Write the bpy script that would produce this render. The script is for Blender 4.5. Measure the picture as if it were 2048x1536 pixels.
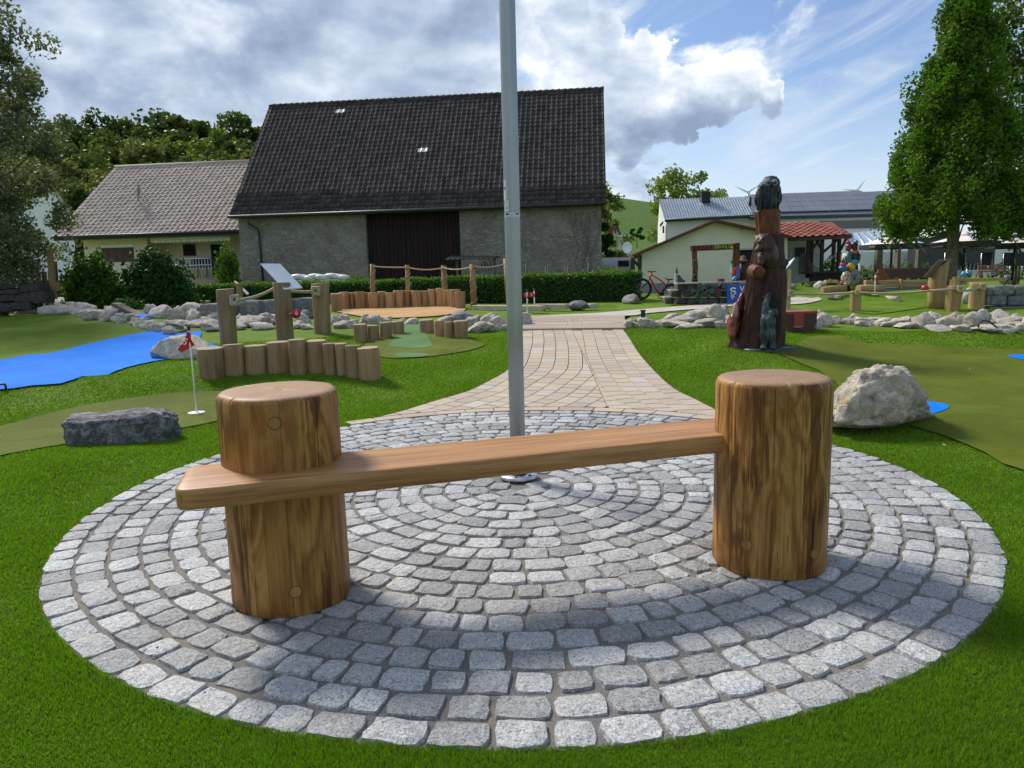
import bpy, bmesh, math, random
import numpy as np
from mathutils import Vector, Matrix
from mathutils.geometry import delaunay_2d_cdt

for o in list(bpy.data.objects):
    bpy.data.objects.remove(o, do_unlink=True)
SC = bpy.context.scene
COL = SC.collection
rnd = random.Random(7)
nrs = np.random.RandomState(11)
R_ = math.radians
FASTTEST = False

# ------------------------------------------------------------------ camera
FPX = 1450.0                      # focal length in pixels of a 2048 wide picture
PITCH, ROLL, CAMZ = R_(8.64), R_(-1.427), 1.45
_c, _s, _cp, _sp = math.cos(ROLL), math.sin(ROLL), math.cos(PITCH), math.sin(PITCH)
cam = bpy.data.cameras.new('camera')
cam.sensor_width = 36.0
cam.lens = FPX / 2048.0 * 36.0
cam.clip_start, cam.clip_end = 0.05, 6000.0
camo = bpy.data.objects.new('camera', cam)
COL.objects.link(camo)
_right = Vector((_c, _s * _sp, _s * _cp))
_up = Vector((-_s, _c * _sp, _c * _cp))
_fw = Vector((0, _cp, -_sp))
camo.matrix_world = Matrix(((_right.x, _up.x, -_fw.x, 0), (_right.y, _up.y, -_fw.y, 0),
                            (_right.z, _up.z, -_fw.z, CAMZ), (0, 0, 0, 1)))
SC.camera = camo

# ------------------------------------------------------------------ sky and sun
SUN_FROM = Vector((-0.73, 0.80, 1.0)).normalized()
sun_el = math.asin(SUN_FROM.z)
sun_az = math.atan2(SUN_FROM.x, SUN_FROM.y)
sl = bpy.data.lights.new('sun', 'SUN')
sl.energy = 2.3
sl.angle = R_(13.0)
sl.color = (1.0, 0.95, 0.87)
so = bpy.data.objects.new('sun', sl)
so.rotation_euler = (-SUN_FROM).to_track_quat('-Z', 'Y').to_euler()
so.location = (-20, 22, 27)
COL.objects.link(so)
SC.view_settings.view_transform = 'Standard'
SC.view_settings.look = 'None'
SC.view_settings.gamma = 1.0
SC.view_settings.exposure = 0.92
SC.view_settings.use_curve_mapping = False
SC.render.engine = 'CYCLES'
SC.cycles.use_denoising = True
SC.cycles.max_bounces = 6
SC.cycles.transparent_max_bounces = 6

class NT:
    """small helper that chains shader nodes"""
    def __init__(s, tree):
        s.t = tree
        s.n = tree.nodes
        s.l = tree.links
    def new(s, typ, **kw):
        nd = s.n.new(typ)
        for k, v in kw.items():
            setattr(nd, k, v)
        return nd
    def link(s, a, b):
        s.l.new(a, b)
    def val(s, sock, v):
        if hasattr(v, 'links') or isinstance(v, bpy.types.NodeSocket):
            s.l.new(v, sock)
        else:
            if isinstance(v, (tuple, list)) and len(v) == 3 and sock.type == 'RGBA':
                v = (*v, 1.0)
            sock.default_value = v
    def math(s, op, a, b=0.0, c=None, clamp=False):
        nd = s.new('ShaderNodeMath', operation=op, use_clamp=clamp)
        s.val(nd.inputs[0], a); s.val(nd.inputs[1], b)
        if c is not None: s.val(nd.inputs[2], c)
        return nd.outputs[0]
    def vmath(s, op, a, b=None):
        nd = s.new('ShaderNodeVectorMath', operation=op)
        s.val(nd.inputs[0], a)
        if b is not None: s.val(nd.inputs[1], b)
        return nd.outputs['Value'] if op in ('DOT_PRODUCT', 'LENGTH', 'DISTANCE') else nd.outputs[0]
    def scale(s, v, k):
        nd = s.new('ShaderNodeVectorMath', operation='MULTIPLY')
        s.val(nd.inputs[0], v); nd.inputs[1].default_value = k if isinstance(k, (tuple, list)) else (k, k, k)
        return nd.outputs[0]
    def noise(s, vec, scale=5.0, detail=4.0, rough=0.5, dist=0.0, out='Fac'):
        nd = s.new('ShaderNodeTexNoise')
        if vec is not None: s.link(vec, nd.inputs['Vector'])
        nd.inputs['Scale'].default_value = scale; nd.inputs['Detail'].default_value = detail
        nd.inputs['Roughness'].default_value = rough; nd.inputs['Distortion'].default_value = dist
        return nd.outputs[out]
    def voro(s, vec, scale=5.0, feature='F1', out='Distance', rand=1.0):
        nd = s.new('ShaderNodeTexVoronoi', feature=feature)
        if vec is not None: s.link(vec, nd.inputs['Vector'])
        nd.inputs['Scale'].default_value = scale; nd.inputs['Randomness'].default_value = rand
        return nd.outputs[out]
    def ramp(s, fac, stops, interp='LINEAR'):
        nd = s.new('ShaderNodeValToRGB')
        nd.color_ramp.interpolation = interp
        el = nd.color_ramp.elements
        while len(el) < len(stops): el.new(0.5)
        for e, (p, c) in zip(el, stops):
            e.position = p
            e.color = (*c, 1.0) if len(c) == 3 else c
        s.val(nd.inputs[0], fac)
        return nd.outputs[0]
    def mix(s, fac, a, b, typ='MIX'):
        nd = s.new('ShaderNodeMix', data_type='RGBA', blend_type=typ, clamp_factor=True)
        s.val(nd.inputs[0], fac); s.val(nd.inputs[6], a); s.val(nd.inputs[7], b)
        return nd.outputs[2]
    def maprange(s, v, a, b, c=0.0, d=1.0, smooth=True):
        nd = s.new('ShaderNodeMapRange', interpolation_type='SMOOTHSTEP' if smooth else 'LINEAR')
        s.val(nd.inputs[0], v)
        for i, q in enumerate((a, b, c, d)): nd.inputs[i + 1].default_value = q
        return nd.outputs[0]

world = bpy.data.worlds.new('World')
SC.world = world
world.use_nodes = True
w = NT(world.node_tree)
w.n.clear()
sky = w.new('ShaderNodeTexSky', sky_type='NISHITA')
sky.sun_disc = False
sky.sun_elevation = sun_el
sky.sun_rotation = sun_az % (2 * math.pi)
sky.air_density, sky.dust_density, sky.ozone_density = 1.0, 0.6, 1.5
tc = w.new('ShaderNodeTexCoord')
D = tc.outputs['Generated']
sep = w.new('ShaderNodeSeparateXYZ'); w.link(D, sep.inputs[0])
dx, dy, dz = sep.outputs
def dirpx(px, py):
    x, y = (px - 1024) / FPX, -(py - 768) / FPX
    x, y = _c * x - _s * y, _s * x + _c * y
    return Vector((x, _cp + y * _sp, -_sp + y * _cp)).normalized()
def shifted(o_):
    nd = w.new('ShaderNodeVectorMath', operation='ADD'); w.link(D, nd.inputs[0]); nd.inputs[1].default_value = o_
    return nd.outputs[0]
FL = (1.0, 1.0, 1.75)                                   # clouds lie flatter than they are wide
deck = w.noise(w.scale(D, FL), 5.2, 10.0, 0.56, 0.25)
deck2 = w.noise(w.scale(shifted((-0.030, 0.0, 0.034)), FL), 5.2, 10.0, 0.56, 0.25)      # the same cloud a little nearer the sun
soft = w.noise(w.scale(D, FL), 2.3, 4.0, 0.5, 0.2)
fine = w.noise(w.scale(D, FL), 17.0, 8.0, 0.62, 0.3)
# piled up cumulus in one part of the sky
wv = w.new('ShaderNodeVectorMath', operation='MULTIPLY_ADD'); w.link(w.noise(D, 13.0, 9.0, 0.60, 0.0, 'Color'), wv.inputs[0]); wv.inputs[1].default_value = (0.11, 0.11, 0.11)
w.link(shifted((-0.055, -0.055, -0.055)), wv.inputs[2]); wob = wv.outputs[0]
def heads(lst, hard):
    r = None
    for (cx_, cy_, rad) in lst:
        h1 = w.maprange(w.vmath('DISTANCE', wob, tuple(dirpx(cx_, cy_))), rad, rad * hard, 0.0, 1.0)
        r = h1 if r is None else w.math('MAXIMUM', r, h1)
    return r
# clouds thicken towards the side where the sun stands behind them
bias = w.math('MULTIPLY', w.math('ADD', w.math('MULTIPLY', dx, -1.0), 0.20), 0.62)
cov = w.math('ADD', w.math('ADD', deck, bias), w.math('MULTIPLY', w.math('SUBTRACT', fine, 0.5), 0.12))
CUM = ((1475, 165, 0.058), (1535, 195, 0.045), (1420, 195, 0.060), (1350, 205, 0.075), (1260, 160, 0.095), (1170, 110, 0.10), (1270, 250, 0.080), (1120, 30, 0.08))
cov = w.math('MAXIMUM', cov, w.math('MULTIPLY', heads(CUM, 0.35), 0.80))
mask = w.maprange(cov, 0.47, 0.57)
rel = w.math('MULTIPLY', w.math('SUBTRACT', deck, deck2), 2.1)
thin = w.math('MAXIMUM', w.math('MULTIPLY', w.math('SUBTRACT', 0.78, cov), 1.15), 0.0)      # thin edges let more light through
tone = w.math('ADD', w.math('ADD', 0.34, rel), w.math('ADD', w.math('MULTIPLY', w.math('SUBTRACT', fine, 0.5), 0.40), w.math('MULTIPLY', w.math('SUBTRACT', soft, 0.5), 0.75)))
tone = w.math('ADD', tone, thin)
base_ = heads(((1480, 250, 0.055), (1400, 262, 0.060), (1310, 300, 0.075), (1540, 236, 0.030)), 0.30)
tops_ = heads(CUM, 0.45)
tone = w.math('ADD', tone, w.math('MULTIPLY', tops_, 0.34))
tone = w.math('SUBTRACT', tone, w.math('MULTIPLY', base_, 0.42))
greyc = w.ramp(tone, [(0.08, (0.155, 0.20, 0.285)), (0.34, (0.22, 0.275, 0.365)), (0.60, (0.33, 0.385, 0.465)), (0.84, (0.48, 0.515, 0.555)), (1.02, (0.60, 0.61, 0.62))])
bg1 = w.scale(sky.outputs[0], (0.062, 0.066, 0.074))
hz_ = w.maprange(dz, 0.0, 0.24, 0.75, 0.0)
blue = w.mix(hz_, bg1, (0.42, 0.47, 0.53))
rotv = w.new('ShaderNodeVectorRotate', rotation_type='Y_AXIS'); w.link(D, rotv.inputs['Vector']); rotv.inputs['Angle'].default_value = R_(22)
wisp = w.noise(w.scale(rotv.outputs[0], (1.6, 1.6, 8.0)), 2.4, 8.0, 0.60, 0.7)
blue = w.mix(w.maprange(wisp, 0.45, 0.74, 0.0, 0.6), blue, (0.44, 0.475, 0.51))
c2 = w.mix(mask, blue, greyc)
bg = w.new('ShaderNodeBackground'); w.link(c2, bg.inputs[0]); bg.inputs[1].default_value = 1.0
wo = w.new('ShaderNodeOutputWorld'); w.link(bg.outputs[0], wo.inputs[0])

# ------------------------------------------------------------------ terrain height and picture helpers
PLC = (0.03, 4.83); PLR = 2.79            # the cobbled circle
def sst(a, b, x):
    t = np.clip((x - a) / (b - a), 0, 1)
    return t * t * (3 - 2 * t)
BUMPS = [  # x, y, rx, ry, turn, height
    (-3.3, 5.3, 0.75, 1.3, 38, 0.10), (-5.6, 5.2, 2.0, 1.0, 20, 0.05),
    (-5.6, 9.2, 3.2, 0.75, 22, 0.20), (-2.3, 9.6, 1.3, 0.8, 10, 0.10), (-10.5, 15.5, 3.5, 2.0, 10, 0.25),
    (-1.6, 11.5, 1.4, 2.0, 0, 0.06), (3.3, 12.5, 1.2, 2.5, 10, 0.10), (3.9, 11.2, 0.8, 0.6, 0, 0.08),
    (3.9, 6.6, 1.5, 0.8, -38, 0.11), (7.4, 11.75, 2.6, 0.6, -4, 0.20), (4.6, 9.4, 1.3, 0.8, 0, -0.03),
    (10.3, 20.2, 1.7, 0.7, 0, 0.26), (9.0, 25.5, 1.8, 1.3, 0, 0.45), (14.5, 24.0, 3.0, 2.0, 0, 0.15),
    (4.2, 23.0, 2.0, 1.5, 0, 0.08), (-3.0, 13.2, 1.5, 0.9, 0, -0.05), (-12.0, 21.0, 2.5, 1.3, 0, 0.25)]
def H(x, y):
    x = np.asarray(x, float); y = np.asarray(y, float)
    t = np.clip((y - 7.8) / 11.5, 0, 1.25)
    z = 0.50 * (t - 0.5 * np.maximum(t - 0.75, 0) ** 2 / 0.5)
    b = 0.0
    for bx, by, rx, ry, t, h in BUMPS:
        ca, sa = math.cos(R_(t)), math.sin(R_(t))
        u = ((x - bx) * ca + (y - by) * sa) / rx; v = (-(x - bx) * sa + (y - by) * ca) / ry
        b = b + h * np.exp(-(u * u + v * v))
    d = np.hypot(x - PLC[0], y - PLC[1])
    k = sst(PLR + 0.02, PLR + 0.75, d)
    pk = sst(0.15, 1.1, pathdist(x, y))
    return z + b * k * pk
PATH_PTS = [(1.0, 7.0), (1.2, 10.0), (1.35, 14.0), (1.5, 17.0), (1.8, 20.5)]
def pathdist(x, y):
    cx = np.interp(y, [p[1] for p in PATH_PTS], [p[0] for p in PATH_PTS])
    hw = np.interp(y, [7, 8.5, 10, 12, 14, 20.5], [2.6, 1.9, 1.55, 1.4, 1.3, 1.3])
    d = np.abs(x - cx) - hw
    return np.where((y > 6.5) & (y < 21.0), np.maximum(d, 0), 9.0)
def ray(px, py):
    x, y = (px - 1024) / FPX, -(py - 768) / FPX
    x, y = _c * x - _s * y, _s * x + _c * y
    return np.array([x, _cp + y * _sp, -_sp + y * _cp])
def T(px, py, off=0.0):
    """the point of the ground that the photograph shows at a pixel"""
    d = ray(px, py)
    ts = np.linspace(1.0, 60.0, 2400)
    z = CAMZ + d[2] * ts
    below = z <= H(d[0] * ts, d[1] * ts) + off
    i = int(np.argmax(below)) if below.any() else len(ts) - 1
    t = ts[i] - 0.5 * (ts[1] - ts[0])
    return Vector((d[0] * t, d[1] * t, float(H(d[0] * t, d[1] * t))))
def P(px, py, Y):
    d = ray(px, py); k = Y / d[1]
    return Vector((d[0] * k, Y, CAMZ + d[2] * k))
def ztop(p, py, px=None):
    """height at which a vertical line through p crosses picture row py"""
    lo, hi = -5.0, 40.0
    for _ in range(60):
        m = 0.5 * (lo + hi)
        v = Vector((p[0], p[1], m - CAMZ))
        yy = 768 - FPX * v.dot(_up) / v.dot(_fw)
        if yy > py: lo = m
        else: hi = m
    return lo
def pxm(Y):
    return FPX / Y                          # pixels per metre at depth Y

# ------------------------------------------------------------------ object helpers
def link(o, parent=None):
    COL.objects.link(o)
    if parent is not None:
        o.parent = parent
        m = parent.matrix_basis.copy()
        q = parent
        while q.parent is not None:
            m = q.parent.matrix_basis @ q.matrix_parent_inverse @ m
            q = q.parent
        o.matrix_parent_inverse = m.inverted()      # parts are written in world coordinates
    return o
def copy_tree(o, parent=None):
    c = o.copy(); COL.objects.link(c)
    if parent is not None: c.parent = parent
    for ch in o.children: copy_tree(ch, c)
    return c
def tag(o, label=None, cat=None, group=None, kind=None):
    if label: o['label'] = label
    if cat: o['category'] = cat
    if group: o['group'] = group
    if kind: o['kind'] = kind
    return o
def empty(name, loc, label, cat, group=None, rz=0.0):
    o = bpy.data.objects.new(name, None)
    o.empty_display_size = 0.1
    o.location = loc; o.rotation_euler = (0, 0, rz)
    link(o); tag(o, label, cat, group)
    return o
def fastmesh(name, V, F, mat=None, smooth=False):
    V = np.asarray(V, np.float32); F = np.asarray(F, np.int32)
    me = bpy.data.meshes.new(name)
    k = F.shape[1]
    me.vertices.add(len(V)); me.vertices.foreach_set('co', V.ravel())
    me.loops.add(F.size); me.loops.foreach_set('vertex_index', F.ravel())
    me.polygons.add(len(F))
    me.polygons.foreach_set('loop_start', np.arange(0, F.size, k, dtype=np.int32))
    try: me.polygons.foreach_set('loop_total', np.full(len(F), k, np.int32))
    except Exception: pass
    if smooth: me.polygons.foreach_set('use_smooth', np.ones(len(F), bool))
    me.update(calc_edges=True)
    me.validate()
    if mat: me.materials.append(mat)
    return me
class MB:
    """collects simple shapes into one mesh"""
    def __init__(s): s.v = []; s.f = []; s.sm = []
    def add(s, vs, fs, smooth=False):
        n = len(s.v)
        s.v += [tuple(v) for v in vs]
        s.f += [tuple(i + n for i in f) for f in fs]
        s.sm += [smooth] * len(fs)
        return s
    def box(s, c, size, rot=None, bev=0.0):
        hx, hy, hz = [q / 2 for q in size]
        M = rot if rot is not None else Matrix.Identity(3)
        if isinstance(M, (int, float)): M = Matrix.Rotation(M, 3, 'Z')
        c = Vector(c)
        if bev <= 0:
            vs = [c + M @ Vector((x, y, z)) for x in (-hx, hx) for y in (-hy, hy) for z in (-hz, hz)]
            s.add(vs, [(0, 1, 3, 2), (4, 6, 7, 5), (0, 4, 5, 1), (2, 3, 7, 6), (0, 2, 6, 4), (1, 5, 7, 3)])
        else:
            b = bev; rings = []
            for z, k in ((-hz, b), (-hz + b, 0), (hz - b, 0), (hz, b)):
                x, y = hx - k, hy - k
                cx, cy = hx - k - b, hy - k - b
                rings.append([c + M @ Vector(q + (z,)) for q in ((-cx, -y), (cx, -y), (x, -cy), (x, cy), (cx, y), (-cx, y), (-x, cy), (-x, -cy))])
            s.loft(rings, True, True)
        return s
    def loft(s, rings, cap0=False, cap1=False, closed=True, smooth=False):
        n = len(rings[0]); vs = [v for r in rings for v in r]; fs = []
        for i in range(len(rings) - 1):
            for j in range(n if closed else n - 1):
                k = (j + 1) % n
                fs.append((i * n + j, i * n + k, (i + 1) * n + k, (i + 1) * n + j))
        m = len(fs)
        if cap0: fs.append(tuple(range(n - 1, -1, -1)))
        if cap1: fs.append(tuple((len(rings) - 1) * n + j for j in range(n)))
        k0 = len(s.f)
        s.add(vs, fs, smooth)
        for q in range(k0 + m, len(s.f)): s.sm[q] = False
        return s
    def tube(s, pts, r, n=8, cap=True, smooth=True):
        pts = [Vector(p) for p in pts]
        rs = r if isinstance(r, (list, tuple)) else [r] * len(pts)
        rings = []
        t0 = (pts[1] - pts[0]).normalized()
        a = t0.orthogonal().normalized()
        for i, p in enumerate(pts):
            t = (pts[min(i + 1, len(pts) - 1)] - pts[max(i - 1, 0)]).normalized()
            a = (a - t * a.dot(t)).normalized(); b = t.cross(a)
            rings.append([p + (a * math.cos(q) + b * math.sin(q)) * rs[i] for q in [2 * math.pi * j / n for j in range(n)]])
        return s.loft(rings, cap, cap, smooth=smooth)
    def lathe(s, prof, c=(0, 0, 0), n=16, smooth=True, sx=1.0, sy=1.0, cap=True):
        c = Vector(c)
        rings = [[c + Vector((r * sx * math.cos(q), r * sy * math.sin(q), z)) for q in [2 * math.pi * j / n for j in range(n)]] for r, z in prof]
        return s.loft(rings, cap, cap, smooth=smooth)
    def prism(s, poly, z0, z1):
        n = len(poly)
        vs = [Vector((x, y, z0)) for x, y in poly] + [Vector((x, y, z1)) for x, y in poly]
        return s.add(vs, [tuple(range(n - 1, -1, -1)), tuple(range(n, 2 * n))] + [(i, (i + 1) % n, n + (i + 1) % n, n + i) for i in range(n)])
    def extr(s, pts, d):
        """flat outline pts (3d) pushed along d"""
        n = len(pts); d = Vector(d)
        vs = [Vector(p) for p in pts] + [Vector(p) + d for p in pts]
        return s.add(vs, [tuple(range(n - 1, -1, -1)), tuple(range(n, 2 * n))] + [(i, (i + 1) % n, n + (i + 1) % n, n + i) for i in range(n)])
    def mesh(s, name, mat=None, smooth=None, fixn=True):
        me = bpy.data.meshes.new(name)
        me.from_pydata([tuple(v) for v in s.v], [], s.f)
        sm = s.sm if smooth is None else [smooth] * len(s.f)
        me.polygons.foreach_set('use_smooth', sm)
        if mat: me.materials.append(mat)
        if fixn:
            bm = bmesh.new(); bm.from_mesh(me); bmesh.ops.recalc_face_normals(bm, faces=bm.faces); bm.to_mesh(me); bm.free()
        me.update()
        return me
    def build(s, name, mat, parent=None, smooth=None, fixn=True):
        return link(bpy.data.objects.new(name, s.mesh(name, mat, smooth, fixn)), parent)
def mobj(name, me, parent=None, loc=None, rz=None):
    o = bpy.data.objects.new(name, me)
    if loc is not None: o.location = loc
    if rz is not None: o.rotation_euler = (0, 0, rz)
    return link(o, parent)
def place(o, loc, rz=0.0):
    o.location = loc; o.rotation_euler = (0, 0, rz); return o
def text_mesh(s, size, mat, extrude=0.002):
    cu = bpy.data.curves.new('lettering', 'FONT')
    cu.body = s; cu.size = size; cu.extrude = extrude; cu.align_x = 'CENTER'; cu.align_y = 'CENTER'; cu.resolution_u = 3
    o = bpy.data.objects.new('lettering', cu); COL.objects.link(o)
    bpy.context.view_layer.update()
    me = bpy.data.meshes.new_from_object(o.evaluated_get(bpy.context.evaluated_depsgraph_get()))
    bpy.data.objects.remove(o, do_unlink=True)
    me.materials.clear(); me.materials.append(mat)
    return me
def facing(o, loc, nrm, up=(0, 0, 1)):
    """turn an object's local XY plane to face nrm with local Y up"""
    z = Vector(nrm).normalized(); x = Vector(up).cross(z).normalized(); y = z.cross(x)
    o.matrix_world = Matrix(((x.x, y.x, z.x, loc[0]), (x.y, y.y, z.y, loc[1]), (x.z, y.z, z.z, loc[2]), (0, 0, 0, 1)))
    return o
# ------------------------------------------------------------------ materials
def newmat(name):
    m = bpy.data.materials.new(name); m.use_nodes = True
    n = NT(m.node_tree); n.n.clear()
    out = n.new('ShaderNodeOutputMaterial'); b = n.new('ShaderNodeBsdfPrincipled')
    n.link(b.outputs[0], out.inputs[0])
    n.b = b; n.out = out
    return m, n
def pos(n):
    return n.new('ShaderNodeNewGeometry').outputs['Position']
def objc(n):
    return n.new('ShaderNodeTexCoord').outputs['Object']
def rndo(n):
    return n.new('ShaderNodeObjectInfo').outputs['Random']
def isl(n):
    return n.new('ShaderNodeNewGeometry').outputs['Random Per Island']
def bump(n, h, strength=0.3, dist=0.01, normal=None):
    b = n.new('ShaderNodeBump'); b.inputs['Strength'].default_value = strength; b.inputs['Distance'].default_value = dist
    n.val(b.inputs['Height'], h)
    if normal is not None: n.link(normal, b.inputs['Normal'])
    n.link(b.outputs[0], n.b.inputs['Normal'])
    return b.outputs[0]
def plain(name, col, rough=0.6, metal=0.0, var=0.12, scale=6.0, bmp=0.0, bscale=40.0, spec=0.5):
    m, n = newmat(name)
    p = pos(n)
    f = n.noise(p, scale, 5.0, 0.6)
    dark = tuple(c * (1 - var * 1.6) for c in col); lite = tuple(min(1, c * (1 + var)) for c in col)
    n.val(n.b.inputs['Base Color'], n.ramp(f, [(0.3, dark), (0.7, lite)]))
    n.b.inputs['Roughness'].default_value = rough; n.b.inputs['Metallic'].default_value = metal
    n.b.inputs['Specular IOR Level'].default_value = spec
    if bmp > 0: bump(n, n.noise(p, bscale, 4.0, 0.6), bmp, 0.01)
    return m
def hsv_shift(n, col, fac, h=0.02, s=0.15, v=0.35):
    nd = n.new('ShaderNodeHueSaturation')
    n.val(nd.inputs['Color'], col)
    n.val(nd.inputs['Hue'], n.math('ADD', 0.5 - h, n.math('MULTIPLY', fac, 2 * h)))
    n.val(nd.inputs['Saturation'], n.math('ADD', 1 - s, n.math('MULTIPLY', fac, 2 * s)))
    n.val(nd.inputs['Value'], n.math('ADD', 1 - v, n.math('MULTIPLY', fac, 2 * v)))
    return nd.outputs[0]
def mat_turf(name, c1, c2, spk=(0.3, 0.3, 0.15), pile=350.0, bst=0.6, fleck=0.0):
    m, n = newmat(name); p = pos(n)
    lo = n.noise(p, 1.1, 4.0, 0.6); mid = n.noise(p, 12.0, 4.0, 0.6); hi = n.noise(p, pile, 3.0, 0.7)
    f = n.math('ADD', n.math('MULTIPLY', lo, 0.5), n.math('ADD', n.math('MULTIPLY', mid, 0.2), n.math('MULTIPLY', hi, 0.45)))
    col = n.ramp(f, [(0.36, tuple(q * 0.6 for q in c1)), (0.55, c1), (0.74, c2)])
    if fleck > 0:
        vz = n.voro(p, 60.0, 'F1', 'Distance')
        col = n.mix(n.maprange(vz, 0.0, 0.16, fleck, 0.0), col, spk)
    n.val(n.b.inputs['Base Color'], col)
    n.b.inputs['Roughness'].default_value = 0.75
    n.b.inputs['Specular IOR Level'].default_value = 0.08
    n.b.inputs['Sheen Weight'].default_value = 0.0
    bump(n, n.math('ADD', hi, n.math('MULTIPLY', mid, 0.4)), bst, 0.02)
    return m
def mat_leaf(name, col, trans=0.35, hv=0.03, vv=0.4, rough=0.5):
    m, n = newmat(name)
    c = hsv_shift(n, col, isl(n), hv, 0.15, vv)
    n.val(n.b.inputs['Base Color'], c)
    n.b.inputs['Roughness'].default_value = rough
    n.b.inputs['Specular IOR Level'].default_value = 0.12
    tr = n.new('ShaderNodeBsdfTranslucent')
    tcol = n.mix(1.0, c, (1.0, 1.15, 0.45), 'MULTIPLY'); n.val(tr.inputs[0], tcol)
    mx = n.new('ShaderNodeMixShader'); mx.inputs[0].default_value = trans
    n.link(n.b.outputs[0], mx.inputs[1]); n.link(tr.outputs[0], mx.inputs[2]); n.link(mx.outputs[0], n.out.inputs[0])
    return m
def mat_granite():
    m, n = newmat('granite'); p = pos(n)
    g = n.noise(p, 120.0, 3.0, 0.75); g2 = n.noise(p, 45.0, 3.0, 0.65); bigv = n.noise(p, 7.0, 3.0, 0.5)
    r = rndo(n); isr = isl(n)
    f = n.math('ADD', n.math('MULTIPLY', g, 0.72), n.math('MULTIPLY', g2, 0.28))
    col = n.ramp(f, [(0.30, (0.055, 0.06, 0.068)), (0.41, (0.23, 0.23, 0.228)), (0.50, (0.42, 0.42, 0.412)), (0.66, (0.65, 0.645, 0.63))])
    col = n.mix(n.maprange(bigv, 0.50, 0.74, 0.0, 0.30), col, (0.46, 0.41, 0.33))
    tone = n.math('ADD', 0.70, n.math('MULTIPLY', n.math('FRACT', n.math('ADD', r, isr)), 0.55))
    col = n.mix(1.0, col, tone, 'MULTIPLY')
    n.val(n.b.inputs['Base Color'], col)
    n.b.inputs['Roughness'].default_value = 0.72
    n.b.inputs['Specular IOR Level'].default_value = 0.4
    h = n.math('ADD', n.math('MULTIPLY', n.noise(p, 28.0, 5.0, 0.65), 1.0), n.math('MULTIPLY', g, 0.25))
    bump(n, h, 0.9, 0.016)
    return m
def mat_sand():
    m, n = newmat('joint_sand'); p = pos(n)
    a = n.noise(p, 160.0, 4.0, 0.8); b = n.noise(p, 3.0, 4.0, 0.6)
    col = n.ramp(a, [(0.3, (0.07, 0.065, 0.055)), (0.5, (0.195, 0.185, 0.172)), (0.7, (0.36, 0.345, 0.32))])
    col = n.mix(n.maprange(b, 0.48, 0.68, 0.0, 0.45), col, (0.34, 0.27, 0.17))
    n.val(n.b.inputs['Base Color'], col); n.b.inputs['Roughness'].default_value = 0.9
    bump(n, a, 0.8, 0.01)
    return m
def mat_slab():
    m, n = newmat('paving_slab'); p = pos(n); r = rndo(n); i_ = isl(n)
    q = n.math('FRACT', n.math('ADD', r, i_))
    base = n.ramp(q, [(0.0, (0.40, 0.305, 0.22)), (0.22, (0.47, 0.385, 0.29)), (0.42, (0.51, 0.42, 0.305)), (0.6, (0.44, 0.345, 0.27)), (0.78, (0.54, 0.42, 0.27)), (0.92, (0.50, 0.45, 0.39)), (1.0, (0.37, 0.28, 0.215))])
    st = n.noise(n.scale(p, (3.0, 11.0, 3.0)), 1.0, 5.0, 0.65)
    col = n.mix(n.maprange(st, 0.40, 0.68, 0.0, 0.5), base, (0.40, 0.33, 0.28))
    sp = n.noise(p, 130.0, 3.0, 0.7)
    col = n.mix(n.maprange(sp, 0.58, 0.72, 0.0, 0.35), col, (0.20, 0.17, 0.15))
    n.val(n.b.inputs['Base Color'], col); n.b.inputs['Roughness'].default_value = 0.8
    bump(n, n.math('ADD', sp, st), 0.25, 0.006)
    return m
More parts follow.
